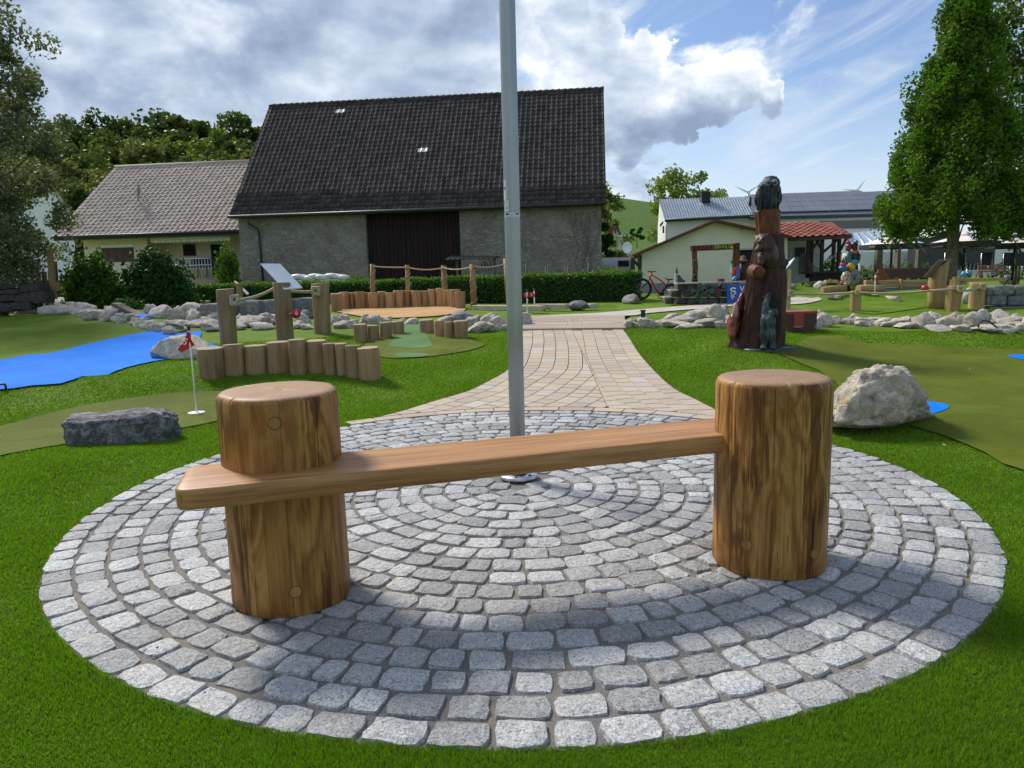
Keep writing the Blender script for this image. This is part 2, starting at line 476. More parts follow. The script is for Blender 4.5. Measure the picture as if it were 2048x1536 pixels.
def mat_log(name, pale, mid, dark, scale=1.0, endc=None, rough=0.65, crack=0.5, gloss=0.0):
    """round timber: long grain up the sides, rings on the sawn ends, drying cracks"""
    m, n = newmat(name); o = objc(n); r = rndo(n)
    off = n.new('ShaderNodeVectorMath', operation='ADD'); n.link(o, off.inputs[0])
    cmb = n.new('ShaderNodeCombineXYZ'); n.val(cmb.inputs[0], n.math('MULTIPLY', r, 13.0)); n.val(cmb.inputs[2], n.math('MULTIPLY', r, 7.0))
    n.link(cmb.outputs[0], off.inputs[1]); v = off.outputs[0]
    g1 = n.noise(n.scale(v, (9 * scale, 9 * scale, 0.7 * scale)), 1.0, 6.0, 0.6, 0.8)
    g2 = n.noise(n.scale(v, (60 * scale, 60 * scale, 2.2 * scale)), 1.0, 4.0, 0.65, 0.2)
    f = n.math('ADD', n.math('MULTIPLY', g1, 0.65), n.math('MULTIPLY', g2, 0.35))
    side = n.ramp(f, [(0.30, dark), (0.46, mid), (0.60, pale), (0.75, tuple(0.85 * q for q in mid))])
    ck = n.noise(n.scale(v, (16 * scale, 16 * scale, 0.35)), 1.0, 2.0, 0.4, 0.1)
    ckm = n.math('SUBTRACT', 1.0, n.maprange(n.math('ABSOLUTE', n.math('SUBTRACT', ck, 0.5)), 0.0, 0.006, 0.0, 1.0))
    gate = n.maprange(n.noise(v, 3.5, 2.0), 0.50, 0.60)
    ckm = n.math('MULTIPLY', n.math('MULTIPLY', ckm, gate), crack)
    side = n.mix(ckm, side, tuple(q * 0.12 for q in dark))
    geo = n.new('ShaderNodeNewGeometry'); sx = n.new('ShaderNodeSeparateXYZ'); n.link(geo.outputs['True Normal'], sx.inputs[0])
    topm = n.maprange(sx.outputs[2], 0.75, 0.9)
    sp_ = n.new('ShaderNodeSeparateXYZ'); n.link(o, sp_.inputs[0])
    rad = n.math('SQRT', n.math('ADD', n.math('POWER', sp_.outputs[0], 2.0), n.math('POWER', sp_.outputs[1], 2.0)))
    rw = n.math('ADD', rad, n.math('MULTIPLY', n.noise(o, 6.0, 3.0), 0.05))
    rings = n.math('FRACT', n.math('MULTIPLY', rw, 70.0 * scale))
    ec = endc or pale
    end = n.mix(n.math('MULTIPLY', rings, 0.35), ec, tuple(q * 0.62 for q in ec))
    end = n.mix(n.maprange(n.noise(o, 9.0, 5.0, 0.6), 0.45, 0.7, 0.0, 0.5), end, tuple(q * 0.75 for q in mid))
    tn = n.math('ADD', 0.72, n.math('MULTIPLY', n.math('FRACT', n.math('MULTIPLY', r, 7.31)), 0.5))
    wea = n.maprange(n.noise(v, 2.3, 4.0, 0.6), 0.48, 0.70, 0.0, 0.4)
    side = n.mix(wea, side, (0.26, 0.22, 0.17))
    n.val(n.b.inputs['Base Color'], n.mix(1.0, n.mix(topm, side, end), tn, 'MULTIPLY'))
    n.b.inputs['Roughness'].default_value = rough
    n.b.inputs['Specular IOR Level'].default_value = 0.35
    if gloss > 0:
        n.b.inputs['Coat Weight'].default_value = gloss; n.b.inputs['Coat Roughness'].default_value = 0.28
    bump(n, n.math('SUBTRACT', f, n.math('MULTIPLY', ckm, 0.8)), 0.35, 0.008)
    return m
def mat_plank(name, pale, mid, dark, axis=0, sc=1.0, rough=0.5, gloss=0.0):
    m, n = newmat(name); o = objc(n); r = rndo(n)
    cmb = n.new('ShaderNodeCombineXYZ'); n.val(cmb.inputs[0], n.math('MULTIPLY', r, 17.0)); n.val(cmb.inputs[1], n.math('MULTIPLY', r, 5.0))
    off = n.new('ShaderNodeVectorMath', operation='ADD'); n.link(o, off.inputs[0]); n.link(cmb.outputs[0], off.inputs[1]); v = off.outputs[0]
    k = [16 * sc] * 3; k[axis] = 0.8 * sc
    k2 = [90 * sc] * 3; k2[axis] = 2.5 * sc
    f = n.math('ADD', n.math('MULTIPLY', n.noise(n.scale(v, tuple(k)), 1.0, 5.0, 0.6, 1.1), 0.6), n.math('MULTIPLY', n.noise(n.scale(v, tuple(k2)), 1.0, 4.0, 0.6), 0.4))
    n.val(n.b.inputs['Base Color'], n.ramp(f, [(0.36, dark), (0.49, mid), (0.61, pale)]))
    n.b.inputs['Roughness'].default_value = rough
    if gloss: n.b.inputs['Coat Weight'].default_value = gloss; n.b.inputs['Coat Roughness'].default_value = 0.3
    bump(n, f, 0.2, 0.004)
    return m
def mat_oak_log():
    """oiled oak stump: honey sapwood, dark heart streaks, flame figure and black shakes"""
    m, n = newmat('oiled_oak_stump'); o = objc(n); r = rndo(n)
    cmb = n.new('ShaderNodeCombineXYZ'); n.val(cmb.inputs[0], n.math('MULTIPLY', r, 11.0)); n.val(cmb.inputs[1], n.math('MULTIPLY', r, 3.0))
    off = n.new('ShaderNodeVectorMath', operation='ADD'); n.link(o, off.inputs[0]); n.link(cmb.outputs[0], off.inputs[1]); v = off.outputs[0]
    warp = n.noise(n.scale(v, (3.0, 3.0, 2.0)), 1.0, 3.0, 0.5, 0.0)
    fig = n.noise(n.scale(v, (7.5, 7.5, 1.5)), 1.0, 4.0, 0.5, 0.6)
    figr = n.math('FRACT', n.math('ADD', n.math('MULTIPLY', fig, 5.5), n.math('MULTIPLY', warp, 1.2)))
    figr = n.math('ABSOLUTE', n.math('SUBTRACT', figr, 0.5))
    fibre = n.noise(n.scale(v, (120.0, 120.0, 2.6)), 1.0, 5.0, 0.75)
    fib2 = n.noise(n.scale(v, (38.0, 38.0, 1.3)), 1.0, 4.0, 0.6, 0.4)
    f = n.math('ADD', n.math('MULTIPLY', figr, 0.55), n.math('ADD', n.math('MULTIPLY', fibre, 0.45), n.math('MULTIPLY', fib2, 0.28)))
    col = n.ramp(f, [(0.25, (0.120, 0.045, 0.011)), (0.43, (0.275, 0.122, 0.028)), (0.60, (0.42, 0.212, 0.056)), (0.84, (0.56, 0.325, 0.105))])
    dk = n.math('ADD', n.noise(n.scale(v, (6.0, 6.0, 0.9)), 1.0, 6.0, 0.62, 0.5), n.math('MULTIPLY', n.math('SUBTRACT', fib2, 0.5), 0.45))
    col = n.mix(n.maprange(dk, 0.555, 0.61, 0.0, 0.80), col, (0.085, 0.028, 0.008))
    red = n.noise(n.scale(v, (4.0, 4.0, 0.5)), 1.0, 3.0)
    col = n.mix(n.maprange(red, 0.50, 0.70, 0.0, 0.5), col, (0.30, 0.115, 0.030))
    ck = n.noise(n.scale(v, (9.0, 9.0, 0.18)), 1.0, 1.0, 0.3, 0.05)
    ckm = n.math('SUBTRACT', 1.0, n.maprange(n.math('ABSOLUTE', n.math('SUBTRACT', ck, 0.5)), 0.001, 0.0055, 0.0, 1.0))
    col = n.mix(n.math('MULTIPLY', ckm, 0.9), col, (0.012, 0.007, 0.004))
    geo = n.new('ShaderNodeNewGeometry'); sx = n.new('ShaderNodeSeparateXYZ'); n.link(geo.outputs['Normal'], sx.inputs[0])
    topm = n.maprange(sx.outputs[2], 0.55, 0.85)
    sp_ = n.new('ShaderNodeSeparateXYZ'); n.link(o, sp_.inputs[0])
    rad = n.math('SQRT', n.math('ADD', n.math('POWER', sp_.outputs[0], 2.0), n.math('POWER', sp_.outputs[1], 2.0)))
    rings = n.math('FRACT', n.math('MULTIPLY', n.math('ADD', rad, n.math('MULTIPLY', n.noise(o, 5.0, 4.0), 0.06)), 55.0))
    end = n.mix(n.math('MULTIPLY', rings, 0.3), (0.40, 0.245, 0.135), (0.27, 0.15, 0.075))
    end = n.mix(n.maprange(n.noise(o, 7.0, 6.0, 0.65), 0.45, 0.68, 0.0, 0.55), end, (0.30, 0.155, 0.085))
    n.val(n.b.inputs['Base Color'], n.mix(topm, col, end))
    n.b.inputs['Roughness'].default_value = 0.5
    n.b.inputs['Specular IOR Level'].default_value = 0.22
    bump(n, n.math('SUBTRACT', n.math('MULTIPLY', fibre, 0.5), ckm), 0.35, 0.006)
    return m
def mat_lime(name, c_hi, c_lo, stain, scale=1.0, stain_amt=0.5):
    m, n = newmat(name); o = pos(n); r = rndo(n)
    a = n.noise(o, 5 * scale, 8.0, 0.65, 0.4); b = n.noise(o, 22 * scale, 6.0, 0.7); pz = n.voro(o, 16 * scale)
    col = n.ramp(n.math('ADD', n.math('MULTIPLY', a, 0.6), n.math('MULTIPLY', b, 0.4)), [(0.32, tuple(q * 0.75 for q in c_lo)), (0.47, c_lo), (0.62, c_hi)])
    col = n.mix(n.maprange(n.noise(o, 3.0 * scale, 5.0, 0.6, 1.0), 0.54, 0.68, 0.0, stain_amt), col, stain)
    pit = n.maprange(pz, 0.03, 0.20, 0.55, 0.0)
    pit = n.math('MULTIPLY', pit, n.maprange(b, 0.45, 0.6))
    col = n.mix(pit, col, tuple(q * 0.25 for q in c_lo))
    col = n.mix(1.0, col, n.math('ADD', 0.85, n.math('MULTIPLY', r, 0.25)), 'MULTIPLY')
    n.val(n.b.inputs['Base Color'], col); n.b.inputs['Roughness'].default_value = 0.85
    n.b.inputs['Specular IOR Level'].default_value = 0.25
    bump(n, n.math('SUBTRACT', n.math('ADD', n.math('MULTIPLY', b, 0.7), a), pit), 0.9, 0.035)
    return m
def mat_rubble():
    """rough lime render over rubble stone, stones showing through"""
    m, n = newmat('barn_rubble_render'); o = pos(n)
    st = n.voro(n.scale(o, (3.2, 3.2, 6.5)), 1.0, 'F1', 'Color'); dist = n.voro(n.scale(o, (3.2, 3.2, 6.5)), 1.0, 'F1', 'Distance')
    sx = n.new('ShaderNodeSeparateXYZ'); n.link(st, sx.inputs[0])
    a = n.noise(o, 1.2, 6.0, 0.65); b = n.noise(n.scale(o, (6, 6, 14)), 1.0, 6.0, 0.7)
    col = n.ramp(n.math('ADD', n.math('MULTIPLY', a, 0.45), n.math('MULTIPLY', b, 0.55)), [(0.32, (0.14, 0.128, 0.11)), (0.5, (0.30, 0.275, 0.24)), (0.66, (0.46, 0.43, 0.38))])
    show = n.math('MULTIPLY', n.maprange(sx.outputs[0], 0.62, 0.70), n.maprange(dist, 0.40, 0.30))
    col = n.mix(n.math('MULTIPLY', show, 0.62), col, n.ramp(sx.outputs[1], [(0.0, (0.50, 0.46, 0.40)), (0.6, (0.40, 0.36, 0.29)), (1.0, (0.24, 0.185, 0.15))]))
    n.val(n.b.inputs['Base Color'], col); n.b.inputs['Roughness'].default_value = 0.95
    n.b.inputs['Specular IOR Level'].default_value = 0.15
    bump(n, n.math('ADD', b, n.math('MULTIPLY', show, 0.3)), 1.0, 0.12)
    return m
def mat_tile(name, c1, c2, moss=None, rough=0.6):
    m, n = newmat(name); p = pos(n); i_ = isl(n); r = rndo(n)
    q = n.math('FRACT', n.math('ADD', i_, r))
    col = n.mix(q, c1, c2)
    col = n.mix(n.maprange(n.noise(p, 1.5, 5.0, 0.65), 0.45, 0.7, 0.0, 0.5), col, tuple(q_ * 0.7 for q_ in c1))
    if moss: col = n.mix(n.maprange(n.noise(p, 9.0, 6.0, 0.7), 0.62, 0.72, 0.0, 0.6), col, moss)
    n.val(n.b.inputs['Base Color'], col); n.b.inputs['Roughness'].default_value = rough
    n.b.inputs['Specular IOR Level'].default_value = 0.2
    bump(n, n.noise(p, 30.0, 4.0), 0.2, 0.01)
    return m
def mat_carved(name, c1, c2, c3, gloss=0.35):
    m, n = newmat(name); o = pos(n)
    g = n.noise(n.scale(o, (26, 26, 2.2)), 1.0, 5.0, 0.6, 0.5); b = n.noise(o, 5.0, 4.0)
    col = n.ramp(n.math('ADD', n.math('MULTIPLY', g, 0.7), n.math('MULTIPLY', b, 0.3)), [(0.33, c1), (0.5, c2), (0.68, c3)])
    n.val(n.b.inputs['Base Color'], col); n.b.inputs['Roughness'].default_value = 0.4
    n.b.inputs['Coat Weight'].default_value = gloss * .5; n.b.inputs['Coat Roughness'].default_value = 0.3
    n.b.inputs['Specular IOR Level'].default_value = 0.2
    bump(n, g, 0.8, 0.03)
    return m

M = {}
M['turf'] = mat_turf('green_turf', (0.115, 0.195, 0.014), (0.190, 0.295, 0.032))
M['blade'] = mat_leaf('turf_blade', (0.165, 0.275, 0.024), 0.42, 0.02, 0.42, 0.55)
M['olive'] = mat_turf('putting_turf', (0.105, 0.130, 0.012), (0.168, 0.198, 0.026), (0.40, 0.42, 0.18), 260.0, 0.5, 0.5)
M['teal'] = mat_turf('tee_turf', (0.10, 0.19, 0.065), (0.15, 0.25, 0.10), (0.3, 0.4, 0.2), 260.0, 0.4)
M['blue'] = mat_turf('blue_turf', (0.003, 0.185, 0.76), (0.008, 0.245, 0.90), (0.1, 0.3, 0.9), 260.0, 0.35)
M['sandg'] = mat_turf('sand_turf', (0.50, 0.30, 0.13), (0.62, 0.40, 0.20), (0.6, 0.45, 0.3), 200.0, 0.3)
M['granite'] = mat_granite()
M['sand'] = mat_sand()
M['slab'] = mat_slab()
M['oak'] = mat_oak_log()
M['oakplank'] = mat_plank('oiled_oak_plank', (0.50, 0.255, 0.090), (0.39, 0.180, 0.056), (0.24, 0.098, 0.028), 0, 1.0, 0.5, 0.06)
M['plug'] = mat_plank('oak_plug', (0.44, 0.225, 0.064), (0.34, 0.16, 0.042), (0.24, 0.105, 0.026), 2, 1.0, 0.5, 0.0)
M['log'] = mat_log('debarked_log', (0.42, 0.285, 0.145), (0.31, 0.195, 0.09), (0.155, 0.090, 0.042), 1.0, (0.40, 0.29, 0.17))
M['logw'] = mat_log('warm_log', (0.46, 0.29, 0.13), (0.36, 0.20, 0.08), (0.19, 0.09, 0.035), 1.0, (0.46, 0.30, 0.16))  # warmer, redder brown than the debarked log
M['logy'] = mat_log('pale_pine_log', (0.50, 0.35, 0.16), (0.40, 0.25, 0.09), (0.22, 0.12, 0.045), 1.0, (0.50, 0.37, 0.20))
M['beam'] = mat_plank('spruce_beam', (0.60, 0.44, 0.24), (0.50, 0.34, 0.16), (0.36, 0.22, 0.09), 0, 0.8, 0.65)
M['rope'] = plain('hemp_rope', (0.45, 0.38, 0.24), 0.9, 0, 0.2, 60.0, 0.6, 90.0)
M['alu'] = plain('anodised_aluminium', (0.36, 0.38, 0.375), 0.38, 0.75, 0.04, 3.0)
M['steel'] = plain('galvanised_ring', (0.62, 0.64, 0.65), 0.35, 0.8, 0.12, 30.0)
M['white'] = plain('white_paint', (0.78, 0.78, 0.78), 0.45, 0, 0.04)
M['paper'] = plain('white_board', (0.80, 0.81, 0.84), 0.35, 0, 0.03, 8.0)
M['black'] = plain('black_plastic', (0.012, 0.012, 0.013), 0.5, 0, 0.1)
M['dark'] = plain('dark_recess', (0.015, 0.013, 0.012), 0.9, 0, 0.1)
M['red'] = plain('red_cloth', (0.55, 0.010, 0.018), 0.6, 0, 0.12)
M['redball'] = plain('red_ball', (0.50, 0.010, 0.022), 0.35, 0, 0.05)
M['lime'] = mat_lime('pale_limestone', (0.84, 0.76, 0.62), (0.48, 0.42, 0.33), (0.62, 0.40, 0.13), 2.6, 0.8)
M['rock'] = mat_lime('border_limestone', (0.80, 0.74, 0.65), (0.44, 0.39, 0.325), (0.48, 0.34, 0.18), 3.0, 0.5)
M['slate'] = mat_lime('grey_slate', (0.46, 0.46, 0.465), (0.115, 0.117, 0.12), (0.12, 0.08, 0.07), 2.4, 0.6)
M['greyrock'] = mat_lime('grey_boulder', (0.46, 0.45, 0.43), (0.20, 0.20, 0.195), (0.30, 0.25, 0.19), 2.4, 0.4)
M['block'] = mat_lime('granite_block', (0.36, 0.355, 0.34), (0.19, 0.19, 0.185), (0.26, 0.22, 0.17), 2.0, 0.4)
M['leaf_dark'] = mat_leaf('dark_leaf', (0.030, 0.085, 0.016), 0.25)
M['leaf_mid'] = mat_leaf('mid_leaf', (0.075, 0.135, 0.022), 0.40)
M['leaf_bright'] = mat_leaf('fresh_leaf', (0.105, 0.185, 0.024), 0.42)
M['leaf_pale'] = mat_leaf('pale_spring_leaf', (0.20, 0.25, 0.06), 0.45)
M['leaf_grey'] = mat_leaf('grey_green_leaf', (0.165, 0.180, 0.100), 0.35, 0.03, 0.45)
M['blossom'] = mat_leaf('cream_blossom', (0.50, 0.48, 0.38), 0.2, 0.02, 0.3)
M['leaf_hedge'] = mat_leaf('hedge_leaf', (0.042, 0.105, 0.020), 0.25, 0.03, 0.45)
M['leaf_hedgetop'] = mat_leaf('hedge_top_leaf', (0.13, 0.22, 0.03), 0.35)
M['bark'] = plain('bark', (0.11, 0.085, 0.06), 0.9, 0, 0.3, 12.0, 0.9, 20.0)
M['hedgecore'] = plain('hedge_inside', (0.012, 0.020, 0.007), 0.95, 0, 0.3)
M['rubble'] = mat_rubble()
M['bartile'] = mat_tile('dark_pantile', (0.042, 0.036, 0.033), (0.088, 0.074, 0.066), (0.10, 0.10, 0.06), 0.85)
M['housetile'] = mat_tile('brown_pantile', (0.40, 0.325, 0.27), (0.50, 0.41, 0.345), None, 0.85)
M['redtile'] = mat_tile('red_roof_tile', (0.20, 0.055, 0.038), (0.30, 0.095, 0.068), None, 0.7)
M['barnboard'] = mat_plank('tarred_barn_board', (0.034, 0.011, 0.009), (0.015, 0.006, 0.0055), (0.005, 0.003, 0.003), 2, 0.6, 0.9)
M['beige'] = plain('beige_render', (0.82, 0.66, 0.54), 0.9, 0, 0.06, 2.0, 0.2, 60.0)
M['cream'] = plain('cream_render', (0.76, 0.72, 0.58), 0.9, 0, 0.05, 1.5, 0.2, 60.0)
M['whitewall'] = plain('white_render', (0.80, 0.81, 0.83), 0.9, 0, 0.04, 1.0, 0.1, 50.0)
M['greywall'] = plain('grey_plinth', (0.25, 0.26, 0.29), 0.9, 0, 0.06, 2.0, 0.2, 60.0)
M['metalroof'] = plain('zinc_roof', (0.33, 0.37, 0.42), 0.38, 0.5, 0.08, 3.0)
M['solar'] = plain('solar_glass', (0.20, 0.20, 0.215), 0.22, 0.0, 0.1, 0.6, spec=0.7)
M['darkwood'] = plain('stained_timber', (0.045, 0.032, 0.024), 0.7, 0, 0.25, 8.0)
M['timber'] = plain('grey_timber', (0.16, 0.125, 0.09), 0.8, 0, 0.25, 8.0)
M['glass'] = plain('window_glass', (0.03, 0.035, 0.04), 0.08, 0, 0.2, 1.0, spec=0.8)
M['frame'] = plain('window_frame', (0.10, 0.055, 0.04), 0.5, 0, 0.1)
M['anthracite'] = plain('anthracite_metal', (0.045, 0.05, 0.06), 0.45, 0.3, 0.1)
M['terrace'] = mat_plank('terrace_wood', (0.36, 0.15, 0.06), (0.26, 0.09, 0.035), (0.14, 0.045, 0.02), 0, 0.7, 0.5)
M['brownslat'] = plain('brown_slat', (0.085, 0.040, 0.028), 0.55, 0, 0.15, 10.0)
M['carve'] = mat_carved('carved_stained_wood', (0.012, 0.005, 0.003), (0.045, 0.016, 0.008), (0.105, 0.040, 0.018), 0.12)
M['carvelite'] = mat_carved('carved_amber_wood', (0.045, 0.014, 0.005), (0.125, 0.042, 0.013), (0.23, 0.095, 0.033), 0.12)
M['bear'] = mat_carved('carved_animal_brown', (0.028, 0.015, 0.010), (0.065, 0.036, 0.024), (0.13, 0.085, 0.062), 0.3)
M['owl'] = mat_carved('painted_owl', (0.006, 0.007, 0.008), (0.017, 0.020, 0.023), (0.075, 0.088, 0.092), 0.15)
M['badger'] = mat_carved('painted_cat', (0.008, 0.014, 0.016), (0.034, 0.052, 0.054), (0.12, 0.155, 0.15), 0.15)
# ------------------------------------------------------------------ ground sheet
def axis(a, b, step, far, grow=1.25):
    c = list(np.arange(a, b + 1e-6, step)); s = step; x = b
    right = []
    while x < far: s *= grow; x += s; right.append(x)
    s = step; x = a; left = []
    while x > -far: s *= grow; x -= s; left.append(x)
    return np.array(left[::-1] + c + right)
gx = axis(-16.0, 16.0, 0.12, 2500.0); gy = axis(0.0, 30.0, 0.12, 2500.0)
GX, GY = np.meshgrid(gx, gy)
GZ = H(GX, GY) - 0.012
dpl = np.hypot(GX - PLC[0], GY - PLC[1])
GZ = np.where(dpl < PLR - 0.02, GZ - 0.10, GZ)         # bed under the paving
GZ = np.where(pathdist(GX, GY) < 0.001, GZ - 0.05, GZ)
V = np.stack([GX.ravel(), GY.ravel(), GZ.ravel()], 1)
nx, ny = len(gx), len(gy)
ii, jj = np.meshgrid(np.arange(nx - 1), np.arange(ny - 1))
a = (jj * nx + ii).ravel()
F4 = np.stack([a, a + 1, a + nx + 1, a + nx], 1)
ground = mobj('ground', fastmesh('ground', V, F4, M['turf'], True))
tag(ground, kind='structure')

def inside(poly, x, y):
    x = np.asarray(x); y = np.asarray(y); r = np.zeros(x.shape, bool)
    n = len(poly)
    for i in range(n):
        x0, y0 = poly[i]; x1, y1 = poly[(i + 1) % n]
        c = (y0 > y) != (y1 > y)
        with np.errstate(divide='ignore', invalid='ignore'):
            r ^= c & (x < (x1 - x0) * (y - y0) / (y1 - y0) + x0)
    return r
def smooth_loop(pts, k=6):
    """Catmull-Rom round a closed outline"""
    n = len(pts); out = []
    for i in range(n):
        p0, p1, p2, p3 = [np.array(pts[(i + q) % n], float) for q in (-1, 0, 1, 2)]
        for j in range(k):
            t = j / k
            out.append(tuple(0.5 * (2 * p1 + (p2 - p0) * t + (2 * p0 - 5 * p1 + 4 * p2 - p3) * t * t + (3 * p1 - p0 - 3 * p2 + p3) * t ** 3)))
    return out
SHEETS = {}
def sheet(name, outline, mat, off, step, smooth=5, kind='structure'):
    pl = smooth_loop(outline, smooth) if smooth else list(outline)
    # refine the edge
    ed = []
    for i in range(len(pl)):
        a_, b_ = np.array(pl[i]), np.array(pl[(i + 1) % len(pl)])
        m = max(1, int(np.linalg.norm(b_ - a_) / (step * 1.5)))
        ed += [tuple(a_ + (b_ - a_) * q / m) for q in range(m)]
    xs = [p[0] for p in ed]; ys = [p[1] for p in ed]
    xx, yy = np.meshgrid(np.arange(min(xs), max(xs), step), np.arange(min(ys), max(ys), step))
    k = inside(ed, xx.ravel(), yy.ravel())
    pin = list(zip(xx.ravel()[k] + nrs.uniform(-.01, .01, k.sum()), yy.ravel()[k]))
    co = [Vector(p) for p in ed] + [Vector(p) for p in pin]
    vs, es, fs, *_ = delaunay_2d_cdt(co, [], [list(range(len(ed)))], 1, 1e-5)
    X = np.array([v[0] for v in vs]); Y = np.array([v[1] for v in vs])
    Z = H(X, Y) + off
    me = bpy.data.meshes.new(name)
    me.from_pydata(list(zip(X, Y, Z)), [], [tuple(f) for f in fs])
    me.polygons.foreach_set('use_smooth', [True] * len(me.polygons))
    me.materials.append(mat)
    o = mobj(name, me); tag(o, kind=kind)
    SHEETS[name + str(len(SHEETS))] = ed
    return o
def pxl(pts): return [tuple(T(*p)[:2]) for p in pts]

sheet('putting_lane', pxl([(-120, 880), (0, 853), (76, 833), (152, 815), (254, 797), (355, 785), (427, 783), (500, 786), (520, 800), (500, 822), (432, 843), (355, 858)]) +
      [(-3.75, 6.55), (-4.2, 5.9), (-4.9, 5.1), (-6.2, 5.2), (-7.2, 6.4)], M['olive'], 0.006, 0.15, 3)
sheet('blue_stream', pxl([(-160, 790), (0, 781), (63, 773), (152, 759), (229, 744), (305, 724), (380, 713), (437, 697), (420, 688), (400, 679), (401, 663), (353, 669), (317, 662), (279, 667), (178, 688), (102, 707), (51, 711), (0, 721), (-160, 735)]), M['blue'], 0.012, 0.15, 3)
sheet('blue_stream', pxl([(228, 629), (300, 629), (310, 634), (285, 640), (245, 638)]), M['blue'], 0.010, 0.2, 3)
sheet('putting_lane', pxl([(270, 620), (330, 622), (400, 628), (330, 632), (270, 628)]), M['olive'], 0.006, 0.2, 3)
sheet('putting_lane', pxl([(754, 712), (790, 717), (815, 716), (859, 713), (924, 704), (960, 695), (968, 687), (935, 679), (890, 670), (845, 650), (802, 650), (788, 664), (738, 682), (730, 695)]), M['olive'], 0.006, 0.12, 3)
sheet('tee_mat', pxl([(806, 648), (838, 648), (852, 670), (865, 688), (858, 695), (822, 697.5), (784, 694), (778, 690), (796, 668)]), M['teal'], 0.011, 0.12, 3)
sheet('tee_mat', pxl([(786, 711), (800, 707.5), (822, 706.5), (846, 708), (858, 711), (842, 714.5), (815, 716), (795, 715)]), M['teal'], 0.011, 0.12, 3)
sheet('sand_green', pxl([(668, 622), (706, 631), (749, 636), (815, 636), (892, 631), (930, 621), (925, 613), (859, 611), (749, 613), (680, 615)]), M['sandg'], 0.02, 0.2, 3)
sheet('putting_lane', pxl([(1560, 708), (1590, 690), (1640, 671), (1700, 682), (1779, 688), (1879, 694), (2048, 699), (2200, 702)]) +
      [(8.5, 8.5), (6.5, 5.8), (4.3, 5.2)] + pxl([(2048, 942), (1972, 906), (1890, 872)]) + [(3.35, 6.35), (2.95, 7.1)] + pxl([(1690, 792), (1640, 742)]), M['olive'], 0.006, 0.15, 2)
bo = T(1782, 815)
sheet('blue_pond', [(bo.x + 0.50 * math.cos(q) + 0.0, bo.y - .05 + 0.42 * math.sin(q)) for q in np.linspace(0, 2 * math.pi, 14, endpoint=False)], M['blue'], 0.012, 0.1, 3)
sheet('blue_pond', pxl([(2014, 713), (2048, 710), (2140, 709), (2140, 726), (2060, 722)]), M['blue'], 0.012, 0.15, 3)
sheet('putting_lane', pxl([(1690, 606), (1760, 600), (1860, 600), (1870, 611), (1800, 622), (1740, 628), (1690, 618)]), M['turf'], 0.004, 0.2, 3)

# ------------------------------------------------------------------ cobbled circle
plaza = mobj('cobbled_circle', None) if False else None
mb = MB()
mb.lathe([(0.02, -0.10), (PLR, -0.10), (PLR, -0.0115), (0.02, -0.0115)], (PLC[0], PLC[1], 0), 96, False)
plaza = mb.build('cobbled_circle', M['sand'])
tag(plaza, kind='structure')
POLE = Vector((0.03, 5.06, 0.0))
cs = []
nring = 18; pitch_r = (PLR - 0.06) / nring
for k in range(nring):
    r0 = 0.06 + k * pitch_r; rc = r0 + pitch_r / 2
    n = max(5, int(round(2 * math.pi * rc / (0.162 + 0.004 * (k % 3)))))
    ws = np.array([rnd.uniform(0.72, 1.28) for _ in range(n)]); ws = ws / ws.sum() * 2 * math.pi
    a0 = rnd.uniform(0, 6.28)
    for wv_ in ws:
        ac = a0 + wv_ / 2; a0 += wv_
        x, y = PLC[0] + rc * math.cos(ac), PLC[1] + rc * math.sin(ac)
        if math.hypot(x - POLE.x, y - POLE.y) < 0.20: continue
        gap = rnd.uniform(0.013, 0.026)
        cs.append((x, y, ac, wv_ * rc - gap, pitch_r - rnd.uniform(0.014, 0.024)))
def cobble(wd, dp, seed):
    """uneven hewn granite sett: jagged outline, rather flat split top, about 50 triangles"""
    q = random.Random(seed); n = 12
    base = [(-.5, -.5), (-.17, -.52), (.18, -.52), (.5, -.5), (.54, -.17), (.54, .18), (.5, .5), (.17, .52), (-.18, .52), (-.5, .5), (-.54, .17), (-.54, -.18)]
    cut = q.uniform(.02, .10)
    out = []
    for i, (x, y) in enumerate(base):
        k = 1 - (cut if i % 3 == 0 else 0) * q.uniform(.3, 1.3)
        out.append(((x * k + q.uniform(-.045, .045)) * wd * 0.98, (y * k + q.uniform(-.05, .05)) * dp * 0.98))
    tl = (q.uniform(-.05, .05), q.uniform(-.05, .05)); zc = q.uniform(-0.003, 0.005)
    def zt(x, y): return zc + tl[0] * x + tl[1] * y
    r1 = [(x * 1.01, y * 1.01, -0.022) for x, y in out]
    r2 = []
    for x, y in out:
        k = q.uniform(.915, .985); r2.append((x * k, y * k, zt(x, y) * .8 - q.uniform(0.0, .0045)))
    r3 = [(x * .55 + q.uniform(-.008, .008), y * .55 + q.uniform(-.008, .008), zt(x * .5, y * .5) + q.uniform(-.003, .006)) for x, y in out[::3]]
    vs = r1 + r2 + r3; fs = []
    for i in range(n):
        j = (i + 1) % n
        fs.append((i, j, n + j, n + i))
    for c in range(4):
        c2 = (c + 1) % 4; a_ = n + 3 * c
        fs += [(a_, n + (3 * c + 1) % n, 2 * n + c), (n + (3 * c + 1) % n, n + (3 * c + 2) % n, 2 * n + c2, 2 * n + c), (n + (3 * c + 2) % n, n + (3 * c + 3) % n, 2 * n + c2)]
    fs.append((2 * n, 2 * n + 1, 2 * n + 2, 2 * n + 3))
    return vs, fs
cs.sort(key=lambda c: math.hypot(c[0], c[1]))
rest = MB()
